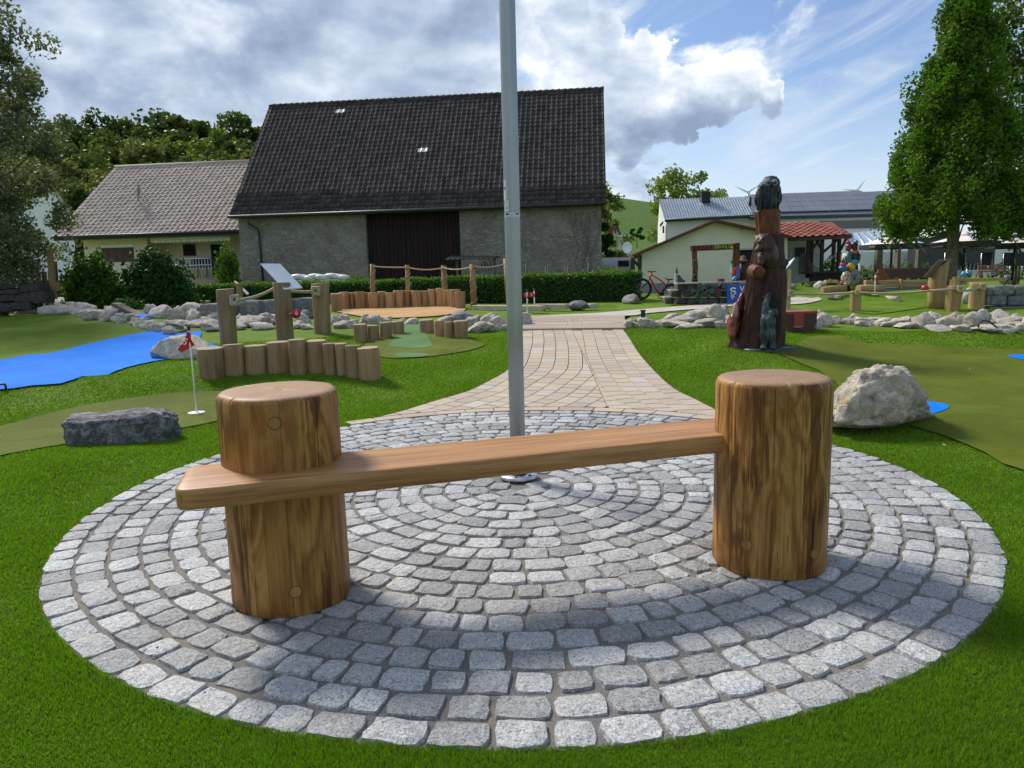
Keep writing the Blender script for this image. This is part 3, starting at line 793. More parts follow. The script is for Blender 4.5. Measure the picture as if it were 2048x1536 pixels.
for i, (x, y, ac, wd, dp) in enumerate(cs):
    vs, fs = cobble(wd, dp, i * 13 + 5)
    rz = ac + math.pi / 2 + rnd.uniform(-.05, .05)
    if i < 300:
        me = bpy.data.meshes.new('cobblestone'); me.from_pydata(vs, [], fs)
        me.polygons.foreach_set('use_smooth', [False] * len(fs)); me.materials.append(M['granite'])
        mobj('cobblestone', me, plaza, (x, y, 0), rz)
    else:
        ca, sa = math.cos(rz), math.sin(rz)
        rest.add([(x + ca * v[0] - sa * v[1], y + sa * v[0] + ca * v[1], v[2]) for v in vs], fs, False)
o = rest.build('cobblestone', M['granite'], plaza, fixn=False); o['kind'] = 'stuff'

# ------------------------------------------------------------------ slab path
WS = 0.208
M['jointdark'] = plain('dark_joint', (0.10, 0.085, 0.07), 0.95, 0, 0.3, 40.0)
LE = [T(*p) for p in ((700, 848), (730, 841), (797, 824), (855, 806), (933, 783), (972, 765), (1013, 742), (1028, 722), (1037, 700), (1043, 680), (1045, 661))]
RE = [T(*p) for p in ((1475, 838), (1437, 822), (1394, 800), (1355, 781), (1320, 753), (1281, 710), (1258, 675), (1246, 659))]
def dense(pts, step=0.03):
    pts = [np.array((p[0], p[1])) for p in pts]
    out = []
    for i in range(len(pts) - 1):
        p0 = pts[max(i - 1, 0)]; p1 = pts[i]; p2 = pts[i + 1]; p3 = pts[min(i + 2, len(pts) - 1)]
        m = max(2, int(np.linalg.norm(p2 - p1) / step))
        for j in range(m):
            t = j / m
            out.append(0.5 * (2 * p1 + (p2 - p0) * t + (2 * p0 - 5 * p1 + 4 * p2 - p3) * t * t + (3 * p1 - p0 - 3 * p2 + p3) * t ** 3))
    out.append(pts[-1])
    return np.array(out)
LD, RD = dense(LE), dense(RE)
PATH_POLY = [tuple(p) for p in LD] + [tuple(p) for p in RD[::-1]]
def clip(poly, nx_, ny_, c):
    """keep nx*x+ny*y >= c"""
    out = []
    for i in range(len(poly)):
        a_, b_ = poly[i], poly[(i + 1) % len(poly)]
        da, db = nx_ * a_[0] + ny_ * a_[1] - c, nx_ * b_[0] + ny_ * b_[1] - c
        if da >= 0: out.append(a_)
        if (da >= 0) != (db >= 0):
            t = da / (da - db); out.append((a_[0] + (b_[0] - a_[0]) * t, a_[1] + (b_[1] - a_[1]) * t))
    return out
def area(p): return 0.5 * sum(p[i][0] * p[(i + 1) % len(p)][1] - p[(i + 1) % len(p)][0] * p[i][1] for i in range(len(p)))
def shrink(p, d):
    cx = sum(q[0] for q in p) / len(p); cy = sum(q[1] for q in p) / len(p)
    if area(p) < 0: p = p[::-1]
    n = len(p); out = []
    for i in range(n):
        a_, b_, c_ = np.array(p[i - 1]), np.array(p[i]), np.array(p[(i + 1) % n])
        e1 = b_ - a_; e2 = c_ - b_
        l1, l2 = np.linalg.norm(e1), np.linalg.norm(e2)
        if l1 < 1e-6 or l2 < 1e-6: continue
        n1 = np.array((-e1[1], e1[0])) / l1; n2 = np.array((-e2[1], e2[0])) / l2
        k = 1 + n1.dot(n2)
        if k < 0.25: k = 0.25
        out.append(tuple(b_ + (n1 + n2) * d / k))
    return out
YB = float(T(1150, 659)[1])                 # where the footbridge begins
slabs = []
def family(edge, side):
    # edge runs from the circle upwards; columns stack from the edge inwards
    tan = np.gradient(edge, axis=0); tan /= np.linalg.norm(tan, axis=1)[:, None]
    nor = np.stack([tan[:, 1], -tan[:, 0]], 1) * side          # inwards
    for j in range(12):
        mid = edge + nor * WS * (j + .5)
        s = np.concatenate([[0], np.cumsum(np.linalg.norm(np.diff(mid, axis=0), axis=1))])
        q = -rnd.uniform(0, .3)
        while q < s[-1]:
            L = rnd.choice((0.21, 0.27, 0.32, 0.38))
            ts = np.linspace(q + .005, q + L - .005, 4); q += L
            if ts[-1] < 0.02 or ts[0] > s[-1] - 0.01: continue
            ts = np.clip(ts, 0, s[-1])
            pol = []
            for off_, order in ((j * WS, ts), ((j + 1) * WS, ts[::-1])):
                c = edge + nor * off_
                pol += [(np.interp(t, s, c[:, 0]), np.interp(t, s, c[:, 1])) for t in order]
            if area(pol) * (-side) < 0.004 * 0: pass
            slabs.append((pol, side))
family(LD, 1); family(RD, -1)
def midx(y): return 0.5 * (np.interp(y, LD[:, 1], LD[:, 0]) + np.interp(y, RD[:, 1], RD[:, 0]))
my0, my1 = 7.4, YB
mA = np.array((1.02, 7.45)); mB = np.array((0.5 * (LD[-1][0] + RD[-1][0]), YB))
md = (mB - mA) / np.linalg.norm(mB - mA); mn = np.array((md[1], -md[0]))        # points to the right
BW = 0.19
path = MB()
pv = [(p[0], p[1]) for p in PATH_POLY]
o = sheet('slab_path', pv, M['jointdark'], -0.014, 0.12, 0); pathbed = o
good = []
for pol, side in slabs:
    if abs(area(pol)) < 0.002: continue
    if area(pol) < 0: pol = pol[::-1]
    pol = clip(pol, -mn[0] * side, -mn[1] * side, -side * float(mn.dot(mA)))
    if len(pol) < 3: continue
    cx = sum(q[0] for q in pol) / len(pol); cy = sum(q[1] for q in pol) / len(pol)
    v = np.array((cx - PLC[0], cy - PLC[1])); v /= np.linalg.norm(v)
    pol = clip(pol, v[0], v[1], float(v[0] * PLC[0] + v[1] * PLC[1]) + PLR + BW + 0.012)
    if len(pol) < 3: continue
    pol = clip(pol, 0, -1, -YB)
    if len(pol) < 3 or abs(area(pol)) < 0.0035: continue
    good.append(pol)
# a row of slabs bordering the circle
al, ar = [math.atan2(p[1] - PLC[1], p[0] - PLC[0]) for p in (LD[0], RD[0])]
q = ar
while q < al:
    wv_ = rnd.uniform(0.26, 0.42) / (PLR + .1)
    q1 = min(q + wv_, al)
    good.append([(PLC[0] + r * math.cos(t), PLC[1] + r * math.sin(t)) for r, t in ((PLR + .012, q), (PLR + BW, q), (PLR + BW, (q + q1) / 2), (PLR + BW, q1), (PLR + .012, q1), (PLR + .012, (q + q1) / 2))])
    q = q1
good.sort(key=lambda p: p[0][1])
rest = MB()
for i, pol in enumerate(good):
    pol = shrink(pol, 0.0045)
    if len(pol) < 3 or abs(area(pol)) < 0.002: continue
    cx = sum(q[0] for q in pol) / len(pol); cy = sum(q[1] for q in pol) / len(pol)
    cz = float(H(cx, cy)) + rnd.uniform(-.0015, .0015)
    inn = [(cx + (x - cx) * 0.975, cy + (y - cy) * 0.975) for x, y in pol]
    n = len(pol)
    vs = [(x - cx, y - cy, float(H(x, y)) - cz - 0.05) for x, y in pol] + [(x - cx, y - cy, float(H(x, y)) - cz - 0.004) for x, y in pol] + [(x - cx, y - cy, float(H(x, y)) - cz) for x, y in inn]
    fs = [tuple(range(2 * n, 3 * n))]
    for a_ in range(n):
        b_ = (a_ + 1) % n
        fs += [(a_, b_, n + b_, n + a_), (n + a_, n + b_, 2 * n + b_, 2 * n + a_)]
    if i < 300:
        me = bpy.data.meshes.new('slab'); me.from_pydata(vs, [], fs); me.materials.append(M['slab'])
        mobj('slab', me, pathbed, (cx, cy, cz + 0.004))
    else:
        rest.add([(x + cx, y + cy, z + cz + 0.004) for x, y, z in vs], fs)
if rest.v:
    o = rest.build('slab', M['slab'], pathbed, fixn=False); o['kind'] = 'stuff'

# timber footbridge deck the slabs run up to, then the far path that swings right
M['deck'] = mat_plank('weathered_deck', (0.50, 0.40, 0.31), (0.41, 0.32, 0.245), (0.28, 0.205, 0.15), 0, 0.5, 0.85)
dl, dr = T(1041, 661), T(1251, 658.5); el, er = T(1062, 634), T(1249, 633)
bridge = empty('footbridge', ((dl + er) / 2), 'weathered plank footbridge at the far end of the slab path', 'footbridge')
nb = 14
for i in range(nb):
    a0, a1 = i / nb, (i + 1) / nb - 0.010
    c = [dl.lerp(el, a0), dr.lerp(er, a0), dr.lerp(er, a1), dl.lerp(el, a1)]
    mb = MB(); zt = [q.z + 0.035 + rnd.uniform(-.002, .002) for q in c]
    mb.add([(q.x, q.y, z - 0.06) for q, z in zip(c, zt)] + [(q.x, q.y, z) for q, z in zip(c, zt)],
           [(3, 2, 1, 0), (4, 5, 6, 7), (0, 1, 5, 4), (1, 2, 6, 5), (2, 3, 7, 6), (3, 0, 4, 7)])
    mb.build('plank', M['deck'], bridge)
chalk = plain('chalk', (0.60, 0.53, 0.46), 0.9)
for (x0, y0, x1, y1) in ((1129, 659, 1136, 640), (1136, 640, 1143, 659), (1159, 659, 1161, 640), (1161, 640, 1175, 655)):
    a_, b_ = T(x0, y0), T(x1, y1); mb = MB()
    dd = (b_ - a_).normalized(); sd = Vector((dd.y, -dd.x, 0)) * 0.006
    mb.add([q + Vector((0, 0, 0.0415)) for q in (a_ - sd, a_ + sd, b_ + sd, b_ - sd)], [(0, 1, 2, 3)])
    mb.build('chalk_mark', chalk, bridge)
M['pathfar'] = mat_turf('far_paving', (0.50, 0.44, 0.38), (0.60, 0.54, 0.46), (0.4, 0.35, 0.3), 8.0, 0.15)
sheet('far_path', pxl([(1062, 633.5), (1120, 630), (1200, 626), (1300, 617.5), (1400, 610), (1500, 602), (1600, 594), (1640, 597), (1636, 602), (1590, 609), (1500, 611), (1450, 614), (1300, 626.5), (1249, 632.5)]), M['pathfar'], 0.012, 0.2, 3)
# ------------------------------------------------------------------ bench of two oak stumps and a plank
def stump_mesh(rx, ry, z0, z1, seed, flare=0.0, round_top=0.03, round_bot=0.004, cracks=(), n=72):
    q = random.Random(seed)
    ph = [q.uniform(0, 6.28) for _ in range(5)]; am = [0.014, 0.012, 0.010, 0.005, 0.004]
    def rad(t, z):
        k = 1 + sum(a_ * math.cos((i + 2) * t + p) for i, (a_, p) in enumerate(zip(am, ph))) + 0.006 * math.sin(9 * t + 3 * z)
        return k * (1 + flare * (1 - (z - z0) / (z1 - z0)) ** 1.5)
    zs = [(z0, -round_bot), (z0 + round_bot, 0)] + [(z0 + round_bot + (z1 - round_top - z0 - round_bot) * i / 8, 0) for i in range(1, 9)]
    prof = zs + [(z1 - round_top + round_top * math.sin(a_), -round_top * (1 - math.cos(a_))) for a_ in (0.35, 0.75, 1.15, 1.57)]
    rings = []
    # drying cracks are thin grooves: (angle, width, from z, to z)
    ang = [2 * math.pi * j / n for j in range(n)]
    for (ta, wd_, za, zb) in cracks:
        ang = [t for t in ang if abs((t - ta + math.pi) % (2 * math.pi) - math.pi) > wd_ * 2.2]
        ang += [(ta - wd_) % (2 * math.pi), ta % (2 * math.pi), (ta + wd_) % (2 * math.pi)]
    ang = sorted(ang)
    def groove(t, z):
        g = 0.0
        for (ta, wd_, za, zb) in cracks:
            if abs((t - ta + math.pi) % (2 * math.pi) - math.pi) < 1e-6 and za <= z <= zb: g = 0.016
        return g
    for z, dr_ in prof:
        rings.append([Vector(((rx * rad(t, z) + dr_ - groove(t, z)) * math.cos(t), (ry * rad(t, z) + dr_ - groove(t, z)) * math.sin(t), z)) for t in ang])
    top = rings[-1]
    for k in (0.8, 0.55, 0.3, 0.08):
        rings.append([Vector((v.x * k, v.y * k, v.z + 0.002 * math.sin(7 * k + 3 * math.atan2(v.y, v.x)))) for v in top])
    mb = MB(); mb.loft(rings, True, True, smooth=True)
    return mb
SL = Vector((-1.055, 3.235, 0.0)); SR = Vector((1.268, 3.47, 0.0))
zl, zr = 0.645, 0.662                    # top of the plank at both ends
bench = empty('stump_bench', (0.1, 3.35, 0), 'oiled oak plank bench carried by two tall round stumps on the cobbles', 'bench')
# plank: a bevelled board, slightly narrowing, rounded left end
A = Vector((-1.335, 2.735, zl)); B = Vector((1.60, 3.545, zr + 0.003))
ax = (B - A); L = ax.length; ax.normalize()
side = Vector((-ax.y, ax.x, 0)).normalized(); upv = ax.cross(side)
W, TH, bv = 0.405, 0.088, 0.014
rm = Matrix(((ax.x, side.x, upv.x), (ax.y, side.y, upv.y), (ax.z, side.z, upv.z)))
def sect(x, w, ins=0.0):
    y0, y1 = -w / 2 + ins, w / 2 - ins; z0_, z1_ = -TH + ins * .6, 0 - ins * .6
    p = []
    for (cy, cz, a0) in ((y1 - bv, z1_ - bv, 0), (y0 + bv, z1_ - bv, 90), (y0 + bv, z0_ + bv, 180), (y1 - bv, z0_ + bv, 270)):
        for k in range(4):
            t = R_(a0 + 30 * k); p.append(Vector((x, cy + bv * math.cos(t), cz + bv * math.sin(t))))
    return p
rings = []
for x, w_, ins in [(0.0, W - 0.10, 0.012), (0.006, W - 0.07, 0.004), (0.018, W - 0.035, 0.0), (0.04, W - 0.008, 0.0), (0.07, W, 0.0)] + [(0.07 + (L - 0.10) * i / 24, W + 0.006 * math.sin(i * 1.7) - 0.03 * i / 24, 0) for i in range(1, 25)] + [(L - 0.01, W - 0.06, 0.004), (L, W - 0.09, 0.012)]:
    rings.append(sect(x, w_, ins))
mb = MB(); mb.loft(rings, True, True, smooth=True)
po = mb.build('plank', M['oakplank'])
cmid = (A + side * (W / 2 - .01))
bpy.data.objects.remove(po) if False else None
COL.objects.unlink(po)
po.matrix_basis = Matrix.Translation(Vector((A.x, A.y, A.z)) + side * (W / 2)) @ rm.to_4x4()
link(po, bench)
# left stump in two lengths with the plank between, right stump notched over it
def put(mb, name, loc, rz, mat=M['oak']):
    o = mb.build(name, mat); COL.objects.unlink(o)
    o.matrix_basis = Matrix.Translation(loc) @ Matrix.Rotation(rz, 4, 'Z')
    return link(o, bench)
CL = [(R_(a) - 0.2, w_, z0_, z1_) for a, w_, z0_, z1_ in ((-121, .0045, -1, 9), (-93, .0022, -1, .9), (-72, .0022, -1, .95), (-105, .0017, -1, .5), (-52, .0017, .3, .95), (-140, .0017, .6, .95), (-82, .0017, -1, .25), (-20, .003, -1, 2), (60, .003, -1, 2), (150, .003, -1, 2))]
put(stump_mesh(0.264, 0.282, 0.0, 0.962, 3, 0.03, 0.032, cracks=CL), 'stump', SL, 0.2)
CR = [(R_(a) - 1.1, w_, z0_, z1_) for a, w_, z0_, z1_ in ((-118, .0022, .5, .9), (-96, .0022, -1, .95), (-80, .0017, .35, .95), (-66, .0022, .1, .95), (-135, .0017, -1, .6), (-150, .0022, .3, 2), (-48, .0017, -1, .5), (-30, .0022, -1, 2), (50, .003, -1, 2), (120, .003, -1, 2))]
put(stump_mesh(0.270, 0.268, 0.0, 0.932, 8, 0.012, 0.034, cracks=CR), 'stump', SR, 1.1)
# plugs over the bolts
def plug(c, r, ang, z, pr=0.0255):
    d = Vector((math.cos(ang), math.sin(ang), 0)); sd = Vector((-d.y, d.x, 0))
    p0 = Vector((c.x, c.y, z)) + d * (r - 0.01)
    mb = MB()
    ring = lambda k, q: [p0 + d * k + (sd * math.cos(t) + Vector((0, 0, 1)) * math.sin(t)) * q for t in [6.2832 * i / 20 for i in range(20)]]
    mb.loft([ring(0, pr), ring(0.0105, pr), ring(0.0115, pr - 0.0012)], False, True, smooth=False)
    po_ = mb.build('plug', M['plug'], bench)
    mb = MB(); mb.tube([q for q in ring(0.0104, pr + .0008)] + [ring(0.0104, pr + .0008)[0]], 0.0011, 5); mb.build('plug_gap', M['dark'], po_)
plug(SL, 0.2885, R_(-70), 0.115); plug(SL, 0.2835, R_(-77), 0.86)
plug(SR, 0.2775, R_(-131), 0.16); plug(SR, 0.2735, R_(-62), 0.12)
# ------------------------------------------------------------------ flag pole
pole = empty('flag_pole', POLE, 'tall grey aluminium flag pole rising from the middle of the cobbled circle', 'pole')
mb = MB(); mb.lathe([(0.0545, -0.05), (0.0545, 1.2), (0.054, 2.2), (0.0525, 4.0), (0.050, 6.5)], POLE, 48)
mb.build('shaft', M['alu'], pole)
mb = MB(); mb.lathe([(0.066, 0.0), (0.135, 0.0), (0.138, 0.006), (0.137, 0.022), (0.133, 0.027), (0.066, 0.027)], POLE + Vector((0, 0, 0.003)), 48, True, cap=False)
ring_o = mb.build('ground_ring', M['steel'], pole)
mb = MB(); mb.lathe([(0.05, 0.0), (0.070, 0.0), (0.070, 0.012), (0.05, 0.012)], POLE + Vector((0, 0, 0.003)), 32)
mb.build('sleeve_gap', M['dark'], pole)
for k in range(6):
    t = k * math.pi / 3 + .35; mb = MB()
    mb.lathe([(0.012, 0), (0.012, 0.005), (0.004, 0.006)], POLE + Vector((0.105 * math.cos(t), 0.105 * math.sin(t), 0.0305)), 6, False)
    mb.build('bolt', M['dark'], ring_o)
# stickers wrapped on the shaft
def wrap(a0, a1, z0, z1, r, mat, name, par=pole):
    mb = MB(); k = 12; rr = []
    for z in (z0, z1): rr.append([Vector((POLE.x + r * math.cos(R_(a)), POLE.y + r * math.sin(R_(a)), z)) for a in np.linspace(a0, a1, k)])
    mb.loft(rr, closed=False, smooth=True); return mb.build(name, mat, par)
M['sticker'] = plain('sticker_film', (0.60, 0.63, 0.62), 0.4, 0, 0.05)
M['stickerband'] = plain('sticker_band', (0.46, 0.49, 0.49), 0.3, 0.3, 0.05)
zs = lambda py: ztop(POLE, py)
s1 = wrap(195, 232, zs(402), zs(361), 0.0546, M['sticker'], 'sticker')
s2 = wrap(205, 250, zs(424.5), zs(400.5), 0.0549, M['dark'], 'sticker')
s2b = wrap(206.5, 248.5, zs(424), zs(401), 0.0552, M['sticker'], 'sticker_face', s2)
s3 = wrap(192, 340, zs(435.5), zs(426), 0.0551, M['stickerband'], 'sticker')
for (a0, a1, y0, y1, par) in ((197, 214, 377, 375, s1), (213, 219, 380, 375.5, s1), (202, 207, 381, 378.5, s1), (198, 200, 371, 366, s1), (225, 235, 418, 415.5, s2), (212, 216, 405, 402.5, s2), (222, 224, 411, 404, s2), (225, 227, 422, 420, s2), (215, 246, 430.5, 427.8, s3), (295, 322, 430, 427.5, s3)):
    wrap(a0, a1, zs(y0), zs(y1), 0.0556, M['dark'], 'printed_mark', par)
# ------------------------------------------------------------------ rocks
from mathutils import noise as mn_
_ICO = {}
def ico(sub):
    if sub not in _ICO:
        bm = bmesh.new(); bmesh.ops.create_icosphere(bm, subdivisions=sub, radius=1.0)
        _ICO[sub] = (np.array([v.co[:] for v in bm.verts]), np.array([[v.index for v in f.verts] for f in bm.faces])); bm.free()
    return _ICO[sub]
def rock_verts(seed, sub=2, cuts=9, rough=0.10, fine=0.0):
    q = np.random.RandomState(seed); v, f = ico(sub); v = v.copy()
    for _ in range(cuts):
        n = q.normal(size=3); n /= np.linalg.norm(n); d = q.uniform(0.50, 0.90)
        k = v @ n - d; k = np.where(k > 0, k, 0); v -= np.outer(k, n)
    o = Vector(q.uniform(-50, 50, 3))
    nz = np.array([mn_.fractal(Vector(p) * 1.7 + o, 0.9, 2.1, 5) for p in v])
    v *= (1 + rough * nz)[:, None]
    if fine:
        nz = np.array([mn_.fractal(Vector(p) * 6.0 + o, 0.8, 2.2, 4) for p in v]); v *= (1 + fine * nz)[:, None]
    return v, f
ROCKS = []
for k in range(12):
    v, f = rock_verts(100 + k, 3, 14, 0.26, 0.15); v = v / np.abs(v).max(0)
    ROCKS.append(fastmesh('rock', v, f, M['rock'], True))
def rock_at(i, cx, by, wpx, hpx, parent, mesh=None, depth=0.85):
    p = T(cx, by); k = 1 / pxm(p.y)
    o = bpy.data.objects.new('rock', mesh or ROCKS[i % 12])
    sx, sz = wpx * k * 0.56, hpx * k * 0.72
    o.location = (p.x, p.y + sx * depth * 0.5, p.z + sz * 0.28)
    o.scale = (sx, sx * depth, sz)
    o.rotation_euler = (rnd.uniform(-.12, .12), rnd.uniform(-.12, .12), rnd.choice((0, math.pi)) + rnd.uniform(-.35, .35))
    return link(o, parent)
def rock_border(pts, label):
    p = T(pts[0][0], pts[0][1])
    e = empty('rock_border', p, label, 'rock border')
    for i, r in enumerate(pts):
        rock_at(rnd.randrange(12), r[0], r[1], r[2] * 1.12, r[3] * 1.12, e)
        rock_at(rnd.randrange(12), r[0] + rnd.uniform(-.5, .5) * r[2], r[1] - rnd.uniform(.12, .4) * r[3], r[2] * rnd.uniform(.5, .75), r[3] * rnd.uniform(.7, .95), e)
    return e
rock_border([(12, 627, 40, 12), (47, 628, 38, 18), (68, 617, 32, 12), (84, 608, 24, 15), (106, 607, 42, 26), (95, 627, 52, 22), (128, 627, 40, 16), (122, 613, 46, 17), (150, 606, 22, 13), (155, 621, 50, 16), (165, 631, 50, 13), (190, 637, 50, 18), (212, 642, 28, 22), (232, 646, 30, 20), (222, 629, 30, 16), (255, 641, 34, 14), (270, 651, 38, 16), (292, 656, 38, 16), (-25, 628, 40, 14)],
            'heap of pale limestone rocks below the dark boulder wall on the left')
rock_border([(315, 635, 54, 24), (352, 641, 36, 26), (375, 625, 54, 26), (383, 641, 28, 24), (310, 663, 38, 18), (336, 669, 32, 22), (350, 650, 44, 10), (397, 653, 62, 18), (422, 641, 44, 16), (418, 661, 54, 20), (448, 650, 36, 16), (448, 660, 30, 14), (475, 646, 26, 18)],
            'limestone rocks piled around the bend of the blue stream')
rock_border([(498, 653, 64, 22), (470, 659, 34, 12), (530, 649, 40, 22), (520, 659, 44, 14), (546, 641, 30, 18), (605, 646, 34, 20), (590, 656, 38, 14), (612, 658, 30, 10), (668, 649, 20, 20), (685, 646, 28, 17), (683, 656, 44, 14), (706, 648, 20, 12), (728, 646, 20, 16), (748, 647, 30, 18), (771, 644, 22, 12), (724, 655, 24, 8), (820, 649, 30, 12), (893, 642, 30, 10)],
            'limestone rocks strung between the log posts and the sand green')
rock_border([(945, 651, 32, 22), (958, 664, 52, 20), (976, 646, 36, 22), (1000, 657, 44, 26), (1012, 660, 26, 12), (1048, 651, 30, 26), (1030, 656, 24, 14)],
            'limestone rocks ending at the left edge of the slab path')
rock_border([(1258, 655, 20, 19), (1274, 654, 24, 12), (1294, 654, 40, 20), (1287, 643, 24, 8), (1327, 653, 36, 14), (1353, 654, 64, 12), (1363, 646, 64, 18), (1394, 639, 56, 20), (1436, 641, 40, 32), (1413, 654, 64, 16), (1378, 656, 54, 9), (1448, 656, 34, 14), (1465, 650, 30, 22)],
            'limestone rocks between the slab path and the carved owl trunk')
rock_border([(1652, 653, 40, 36), (1634, 658, 22, 22), (1674, 646, 26, 15), (1699, 647, 28, 11), (1727, 649, 32, 18), (1752, 643, 30, 10), (1735, 651, 36, 10), (1774, 649, 38, 14), (1807, 651, 46, 18), (1773, 652, 38, 8), (1853, 654, 50, 28), (1820, 656, 46, 11), (1889, 660, 64, 8), (1901, 653, 46, 26), (1929, 651, 26, 22), (1960, 656, 48, 32), (2004, 645, 50, 26), (2036, 651, 46, 24), (2008, 662, 56, 18), (1975, 662, 54, 12), (1927, 661, 36, 12), (2052, 661, 34, 14), (2085, 655, 50, 24)],
            'long row of limestone rocks on the right behind the mound')
def boulder(name, v, f, mat, p, rz, label, cat='boulder'):
    o = mobj(name, fastmesh(name, v, f, mat, True), None, p, rz)
    return tag(o, label, cat)
# the big pitted limestone by the right stump
def lime_big():
    v, f = ico(5); v = v.copy()
    v = np.sign(v) * np.abs(v) ** 0.75; v = v / np.abs(v).max(0)
    # outline of the stone: width left and right of its axis at each height
    zs_ = [-1, -.75, -.4, -.05, .25, .5, .75, .92, 1]
    lf = [-.86, -1.0, -1.0, -.86, -.70, -.52, -.26, -.12, -.04]; rt = [1.06, 1.02, .97, .88, .62, .44, .38, .28, .12]
    z = v[:, 2]; hw = np.sqrt(np.clip(1 - np.abs(z) ** 3, 0.02, 1)) ; u = np.clip(v[:, 0] / np.maximum(np.abs(v[:, :2]).max(1), .05), -1, 1) * np.clip(np.abs(v[:, :2]).max(1) / np.maximum(hw, .05), 0, 1)
    L_ = np.interp(z, zs_, lf); R2 = np.interp(z, zs_, rt)
    dpth = np.interp(z, zs_, [.95, 1, .95, .85, .7, .55, .42, .3, .1])
    v[:, 0] = np.where(u < 0, -u * L_, u * R2); v[:, 1] = v[:, 1] * dpth
    q = np.random.RandomState(5)
    for _ in range(12):
        n = q.normal(size=3); n[1] = -abs(n[1]); n /= np.linalg.norm(n); d = q.uniform(0.62, 0.85)
        k = np.clip(v @ n - d, 0, None); v -= np.outer(k, n) * .8
    o = Vector((3, 9, 2)); out = v.copy()
    for i, p in enumerate(v):
        pv = Vector(p); dn = Vector((p[0], p[1], p[2] * .6)).normalized()
        d = mn_.voronoi(pv * 4.6 + o)[0]
        a_ = 0.13 * mn_.fractal(pv * 2.2 + o, 1, 2, 4) + 0.075 * mn_.fractal(pv * 7 + o, .9, 2.1, 4) + 0.06 * (mn_.ridged_multi_fractal(pv * 4 + o, 1.0, 2.1, 4, 1.0, 2.0) - 1.0)
        if d[0] < 0.20 and p[0] < .35: a_ -= 0.11 * (1 - d[0] / 0.20)
        hole = np.linalg.norm(p - np.array((-0.47, p[1], 0.10)))
        if p[1] < 0: a_ -= 0.30 * max(0, 1 - hole / 0.10)
        out[i] = p + np.array(dn) * a_
    return out * np.array((0.50, 0.36, 0.335)), f
p = T(1780, 868)
v, f = lime_big()
boulder('limestone_boulder', v, f, M['lime'], (p.x + 0.03, p.y + 0.22, p.z + 0.27), 0.0, 'big pale pitted limestone boulder with ochre hollows beside the right stump')
def slate():
    n = (40, 16, 14); vs = []; fs = []
    v, f = ico(5); v = v.copy()
    v = np.sign(v) * np.abs(v) ** 0.42; v = v / np.abs(v).max(0)
    o = Vector((4, 1, 7))
    nz = np.array([mn_.fractal(Vector((p[0] * 2.2, p[1] * 2.2, p[2] * 3)) + o, 0.9, 2.1, 5) for p in v])
    x = v[:, 0].copy()
    top = np.clip(v[:, 2], -1, 1)
    v[:, 2] = np.where(v[:, 2] > 0, v[:, 2] * (1.0 - 0.22 * (x + 1) / 2 * 2 + 0.10 * np.sin(3 * x)), v[:, 2])
    v[:, 1] *= 1 - 0.35 * np.clip(x, 0, 1)
    rg = np.array([mn_.ridged_multi_fractal(Vector((p[0] * 2, p[1] * 3, p[2] * 5)) + o, 1.0, 2.2, 5, 1.0, 2.0) for p in v])
    v *= (1 + 0.09 * nz + 0.035 * (rg - 1))[:, None]
    return v * np.array((0.455, 0.27, 0.20)), f
pa, pb = T(128, 914), T(352, 860); pc = (pa + pb) / 2
v, f = slate()
dv = pb - pa
boulder('slate_boulder', v, f, M['slate'], (pc.x - 0.14, pc.y + 0.24, pc.z + 0.07), math.atan2(dv.y, dv.x) * 0.30, 'flat dark grey slate boulder lying in the turf left of the bench')
v, f = rock_verts(77, 4, 9, 0.12, 0.04); v /= np.abs(v).max(0)
p = T(350, 718)
boulder('stream_boulder', v * np.array((0.52, 0.34, 0.30)), f, M['lime'], (p.x + 0.02, p.y + 0.25, p.z + 0.08), 0.2, 'rounded limestone boulder in the blue stream behind flag five')
def boulder_px(seed, cx, by, wpx, hpx, mat, label, squash=0.9, cuts=9):
    v, f = rock_verts(seed, 3, cuts, 0.13, 0.03); v /= np.abs(v).max(0)
    p = T(cx, by); k = 1 / pxm(p.y); sx, sz = wpx * k * .52, hpx * k * .6
    return boulder('boulder', v * np.array((sx, sx * squash, sz)), f, mat, (p.x, p.y + sx * .5, p.z + sz * .45), rnd.uniform(-.3, .3), label)
boulder_px(210, 920, 641, 68, 24, M['greyrock'], 'grey boulder at the right corner of the sand green')
boulder_px(211, 1157, 617, 40, 18, M['greyrock'], 'squat brownish boulder in front of the clipped hedge')
boulder_px(212, 1266, 607, 40, 22, M['greyrock'], 'pointed grey boulder in front of the red bicycle wheel')
boulder_px(213, 614, 637, 28, 20, M['greyrock'], 'grey boulder right of the ball marked six')
boulder_px(214, 1586, 578, 14, 13, M['greyrock'], 'small grey boulder just right of the carved trunk')
boulder_px(215, 1642, 577, 26, 18, M['rock'], 'tan boulder on the far green mound')
boulder_px(216, 1636, 562, 28, 14, M['rock'], 'tan boulder at the foot of the far pergola')
boulder_px(217, 1612, 657, 26, 22, M['rock'], 'pale rock behind the red treasure chest')
boulder_px(218, 2022, 568, 40, 22, M['greyrock'], 'brown grey boulder behind the block wall on the right')
boulder_px(219, 1672, 598, 30, 12, M['rock'], 'mottled boulder beside the fallen log under the totem')
boulder_px(220, 1939, 607, 24, 38, M['rock'], 'tall rough limestone between the two roped stumps')

